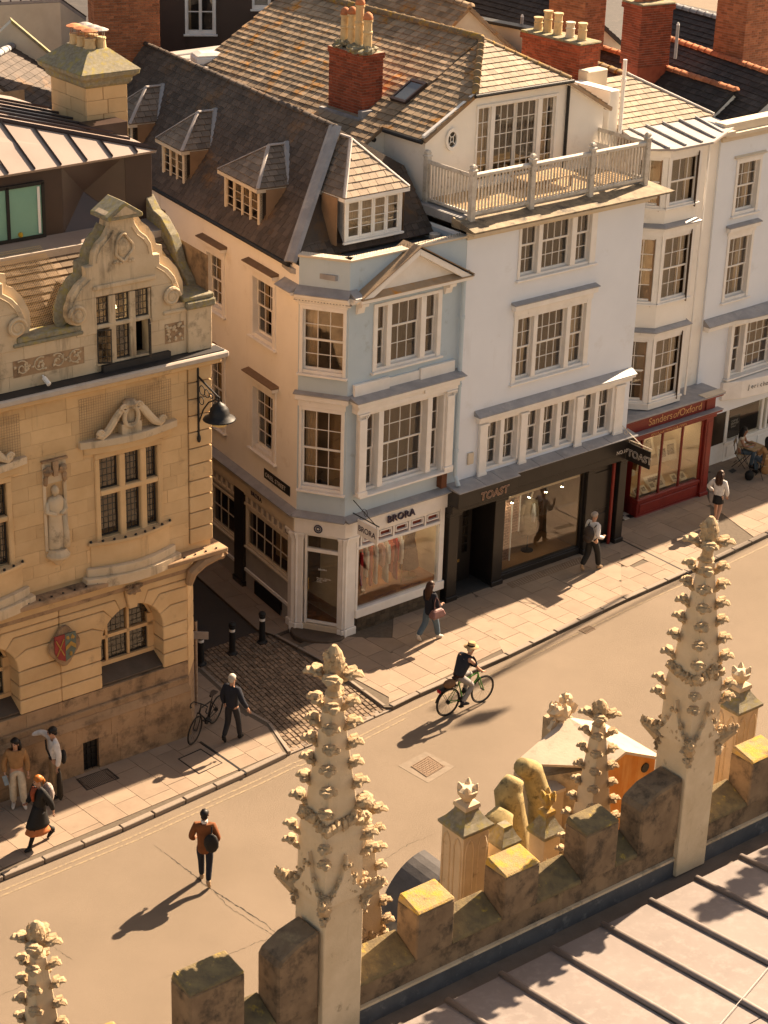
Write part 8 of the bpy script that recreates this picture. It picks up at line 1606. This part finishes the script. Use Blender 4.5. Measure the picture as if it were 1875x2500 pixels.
# ------------------------------------------------ bicycles
def bicycle(label, M_, frame, racing=False, scale=1.0, steer=0, rack=True, lean=0):
    t = thing('bicycle', label, 'bicycle', M_); R_ = .34; xr, xf = -.52, .54
    tyre = MB(); tyre.tube([(R_*math.cos(2*math.pi*i/36), 0, R_*math.sin(2*math.pi*i/36)) for i in range(36)], .018, 8, closed=True); rim = MB(); rim.tube([((R_-.03)*math.cos(2*math.pi*i/36), 0, (R_-.03)*math.sin(2*math.pi*i/36)) for i in range(36)], .010, 6, closed=True)
    for i in range(20): a = 2*math.pi*i/20; rim.tube([(.02*math.cos(a+.6), .015*(-1)**i, .02*math.sin(a+.6)), ((R_-.03)*math.cos(a), 0, (R_-.03)*math.sin(a))], .0018, 3)
    rim.tube([(0, -.05, 0), (0, .05, 0)], .022, 8)
    for x, st_a in ((xr, 0), (xf, steer)):
        o = mk('wheel', tyre.mesh('wheel', True), cloth('tyre_rubber', (.015, .014, .013), .8, .1), t, T3(x, 0, R_+.018) @ RZ(st_a)); rim.obj('rim', cloth('rim_metal', (.05, .045, .04), .35, 0), o)
    bbk, seat, hd, hdl = (-.08, 0, .29), (-.22, 0, .80), (.36, 0, .86), (.40, 0, .74)
    f = MB(); f.tube([bbk, seat], .017, 8); f.tube([(-.21, 0, .76), hd], .018, 8); f.tube([bbk, hdl], .021, 8); f.tube([hd, hdl], .022, 8)
    for s in (-1, 1): f.tube([(xr, s*.05, R_+.018), bbk], .010, 6); f.tube([(xr, s*.05, R_+.018), (-.21, s*.01, .76)], .009, 6)
    f.obj('frame', frame, t); fk = MB()
    for s in (-1, 1): fk.tube([(.40, s*.045, .74), (.43, s*.05, .62), (xf, s*.05, R_+.018)], .012, 6)
    fk.tube([(.40, -.045, .74), (.40, .045, .74)], .015, 6); fk.obj('fork', frame, t)
    h = MB(); h.tube([hd, (.34, 0, .98)], .014, 8)
    if racing:
        for s in (-1, 1): h.tube([(.34, 0, .97), (.36, s*.18, .97), (.46, s*.20, .96), (.49, s*.20, .90), (.44, s*.21, .83), (.38, s*.21, .82)], .014, 6)
    else: h.tube([(.24, -.28, 1.02), (.32, -.12, 1.0), (.35, 0, .99), (.32, .12, 1.0), (.24, .28, 1.02)], .013, 6)
    h.obj('handlebar', IRON, t)
    s_ = MB(); s_.tube([seat, (-.24, 0, .92)], .014, 8); s_.loft([[(x*1.0, y, z) for x, y, z in ((-.38, -w_, .94+q), (-.30, -w_*1.1, .95+q), (-.12, -w_*.35, .94+q), (-.10, w_*.35, .94+q), (-.30, w_*1.1, .95+q), (-.38, w_, .94+q))] for w_, q in ((.05, -.03), (.075, 0), (.06, .02))]); s_.obj('saddle', cloth('saddle_leather', (.04, .025, .018), .6), t)
    c = MB(); c.tube([(-.08, -.02, .29), (-.08, .02, .29)], .095, 16); c.tube([(-.08, -.06, .29), (-.20, -.07, .19)], .010, 6); c.tube([(-.08, .06, .29), (.04, .07, .39)], .010, 6); c.box(-.25, -.15, -.15, -.06, .175, .20); c.box(-.01, .09, .06, .15, .38, .405); c.tube([(xr, -.03, R_+.018), (xr, .03, R_+.018)], .05, 12); c.obj('cranks', IRON, t)
    g = MB()
    if rack:
        g.box(-.80, -.28, -.06, .06, .74, .755)
        for s in (-1, 1): g.tube([(-.74, s*.05, .74), (xr, s*.055, R_+.02)], .006, 5)
        for a0 in range(1): g.tube([(xr+(R_+.04)*math.cos(a), 0, R_+.018+(R_+.04)*math.sin(a)) for a in [1.0+1.9*i/12 for i in range(13)]], [(.03, .006)]*13, 6)
        g.obj('rack', IRON, t); MB().box(-.83, -.80, -.05, .05, .70, .77).obj('rear_light', REDC, t)
    return t
RWp, FWp = at(1090.8, 1747.6), at(1175.6, 1714.7); dv = FWp-RWp; hdg = math.degrees(math.atan2(dv.y, dv.x)); mid_ = (RWp+FWp)/2
GRN = cloth('green_frame', (.06, .22, .03), .35, 0)
Mb = Matrix.Translation((mid_.x, mid_.y, 0)) @ RZ(hdg) @ S3(1.03, 1.03, 1.03)
bicycle('green framed bicycle with rear rack ridden along the road', Mb, GRN)
b = thing('saddle_bag', 'brown canvas bag strapped on the green bicycle rack', 'bag', Mb @ T3(-.5, 0, .84)); bagobj(b, (0, 0, 0), (.34, .24, .20), cloth('canvas_bag', (.20, .11, .055)), 'bag_body')
cy = {'pelvis': (0, -.24, .99), 'waist': (0, -.20, 1.12), 'chest': (0, -.05, 1.32), 'neck': (0, .07, 1.46), 'jaw': (0, .13, 1.53), 'face': (0, .14, 1.60), 'crown': (0, .12, 1.68), 'hipR': (.10, -.22, .95), 'hipL': (-.10, -.22, .95), 'kneeR': (.12, .12, .68), 'ankR': (.11, -.17, .28), 'toeR': (.12, .0, .21), 'kneeL': (-.12, .26, .86), 'ankL': (-.11, .06, .47), 'toeL': (-.12, .20, .41), 'shR': (.18, -.02, 1.41), 'shL': (-.18, -.02, 1.41), 'elR': (.25, .14, 1.18), 'wrR': (.28, .27, 1.07), 'haR': (.27, .33, 1.05), 'elL': (-.25, .14, 1.18), 'wrL': (-.28, .27, 1.07), 'haL': (-.27, .33, 1.05)}
t, J = person('cyclist in dark polo shirt, grey jeans and brown hat riding along the road', Vector((mid_.x, mid_.y, 0)), hdg, cy, cloth('dark_polo', (.025, .028, .038)), GRJ, HGR, 1.76, topr=1.2, sleeve=.55, hem=.92, shoe=cloth('dark_shoe', (.03, .03, .035)))
m = MB(); m.lathe([(.19, -.015), (.185, .0), (.10, .012), (.098, .08), (.085, .11), (.05, .105)], (0, 0, 0), 20, .9, 1.05); m.obj('hat', STR, t, T3(0, .125, 1.675) @ RX(-8), smooth=True); MB().lathe([(.101, .0), (.101, .035)], (0, 0, 0), 20, .9, 1.05).obj('hat_band', BLK, t, T3(0, .125, 1.69) @ RX(-8))
MB().lathe([(.138, 0), (.138, .035)], (0, -.225, 1.0), 16, 1.1, .9).obj('belt', MATS['belt_leather'], t)
# parked racer against the sign post
pb_ = at(466, 1838-32, PZ); Mp = Matrix.Translation((pb_.x+.08, pb_.y-.15, PZ)) @ RZ(-112) @ RX(-6) @ T3(-.54, 0, 0)
bicycle('black racing bicycle leaning on the sign post at the stone corner', Mp, BLK, True, rack=False)
# ------------------------------------------------ cafe table group
def chair(label, pos, heading):
    t = thing('folding_chair', label, 'chair', Matrix.Translation(pos) @ RZ(heading-90), 'cafe chairs'); w = .2
    for i in range(5): MB().box(-w, w, -.18+i*.08, -.12+i*.08, .44, .455).obj('seat_slat', PLANK, t)
    for z in (.70, .80): MB().box(-w, w, -.235, -.22, z, z+.06).obj('back_slat', PLANK, t)
    for s in (-1, 1): MB().tube([(s*w, .2, 0), (s*w, -.15, .45), (s*w, -.24, .88)], .010, 6).obj('leg', IRON, t); MB().tube([(s*w*.92, -.22, 0), (s*w*.92, .18, .44)], .010, 6).obj('leg', IRON, t)
    return t
tp = at(1832, 1141, PZ); tt = thing('cafe_table', 'small slatted cafe table between the two seated people', 'table', Matrix.Translation(tp) @ RZ(42)); 
for i in range(7): MB().box(-.32, .32, -.31+i*.09, -.23+i*.09, .70, .72).obj('top_slat', PLANK, tt)
for s in (-1, 1): MB().tube([(s*.28, -.26, 0), (s*.28, .26, .70)], .010, 6).obj('leg', IRON, tt); MB().tube([(s*.28, .26, 0), (s*.28, -.26, .70)], .010, 6).obj('leg', IRON, tt)
pl_ = thing('salad_plate', 'plate of green salad on the cafe table', 'plate', Matrix.Translation(tp+Vector((-.1, -.05, .72)))); MB().lathe([(.06, 0), (.12, .012), (.125, .018), (.1, .014)], (0, 0, 0), 16).obj('dish', WHITE, pl_); m = MB(); [m.blob((random.uniform(-.06, .06), random.uniform(-.06, .06), .03), (.03, .03, .02), i, .4, 6, 4) for i in range(8)]; m.obj('salad', cloth('salad_green', (.12, .22, .03)), pl_)
sit = {'pelvis': (0, -.05, .54), 'waist': (0, -.06, .67), 'chest': (0, -.02, .88), 'neck': (0, .0, 1.04), 'jaw': (0, .05, 1.135), 'face': (0, .045, 1.205), 'crown': (0, .02, 1.28), 'hipR': (.095, -.03, .52), 'hipL': (-.095, -.03, .52), 'kneeR': (.11, .40, .53), 'kneeL': (-.11, .40, .53), 'ankR': (.11, .36, .10), 'ankL': (-.11, .32, .10), 'toeR': (.12, .52, .04), 'toeL': (-.12, .48, .04), 'shR': (.17, -.02, .98), 'shL': (-.17, -.02, .98), 'elR': (.22, .10, .76), 'elL': (-.22, .10, .76), 'wrR': (.12, .30, .78), 'wrL': (-.12, .30, .78), 'haR': (.07, .37, .79), 'haL': (-.07, .37, .79)}
cp1 = at(1806, 1137, PZ); cd = math.degrees(math.atan2(tp.y-cp1.y, tp.x-cp1.x)); chair('folding cafe chair under the woman in cream top', cp1, cd)
person('seated woman in cream sleeveless top and blue jeans at the cafe table', cp1+Vector((0, 0, .0)), cd, {**sit, 'look': (-.3, .95, 0)}, CRM, BLJ, HDK, 1.72, sleeve=.05, hair='long', hem=.96-.42, skin=SKINT, shoe=BLK)
cp2 = at(1866, 1165, PZ); cd2 = math.degrees(math.atan2(tp.y-cp2.y, tp.x-cp2.x)); chair('folding cafe chair at the right picture edge', cp2, cd2)
person('seated person in tan jacket with dark hair cut by the right picture edge', cp2, cd2, sit, TANJ, BLJ, HDK, 1.74, topr=1.2, hem=.5, hair='long', shoe=BLK)
b = thing('floor_bag', 'black bag standing under the cafe table', 'bag', Matrix.Translation(at(1828, 1172, PZ)+Vector((0, 0, .16)))); bagobj(b, (0, 0, 0), (.28, .2, .34), BLK, 'bag_body')
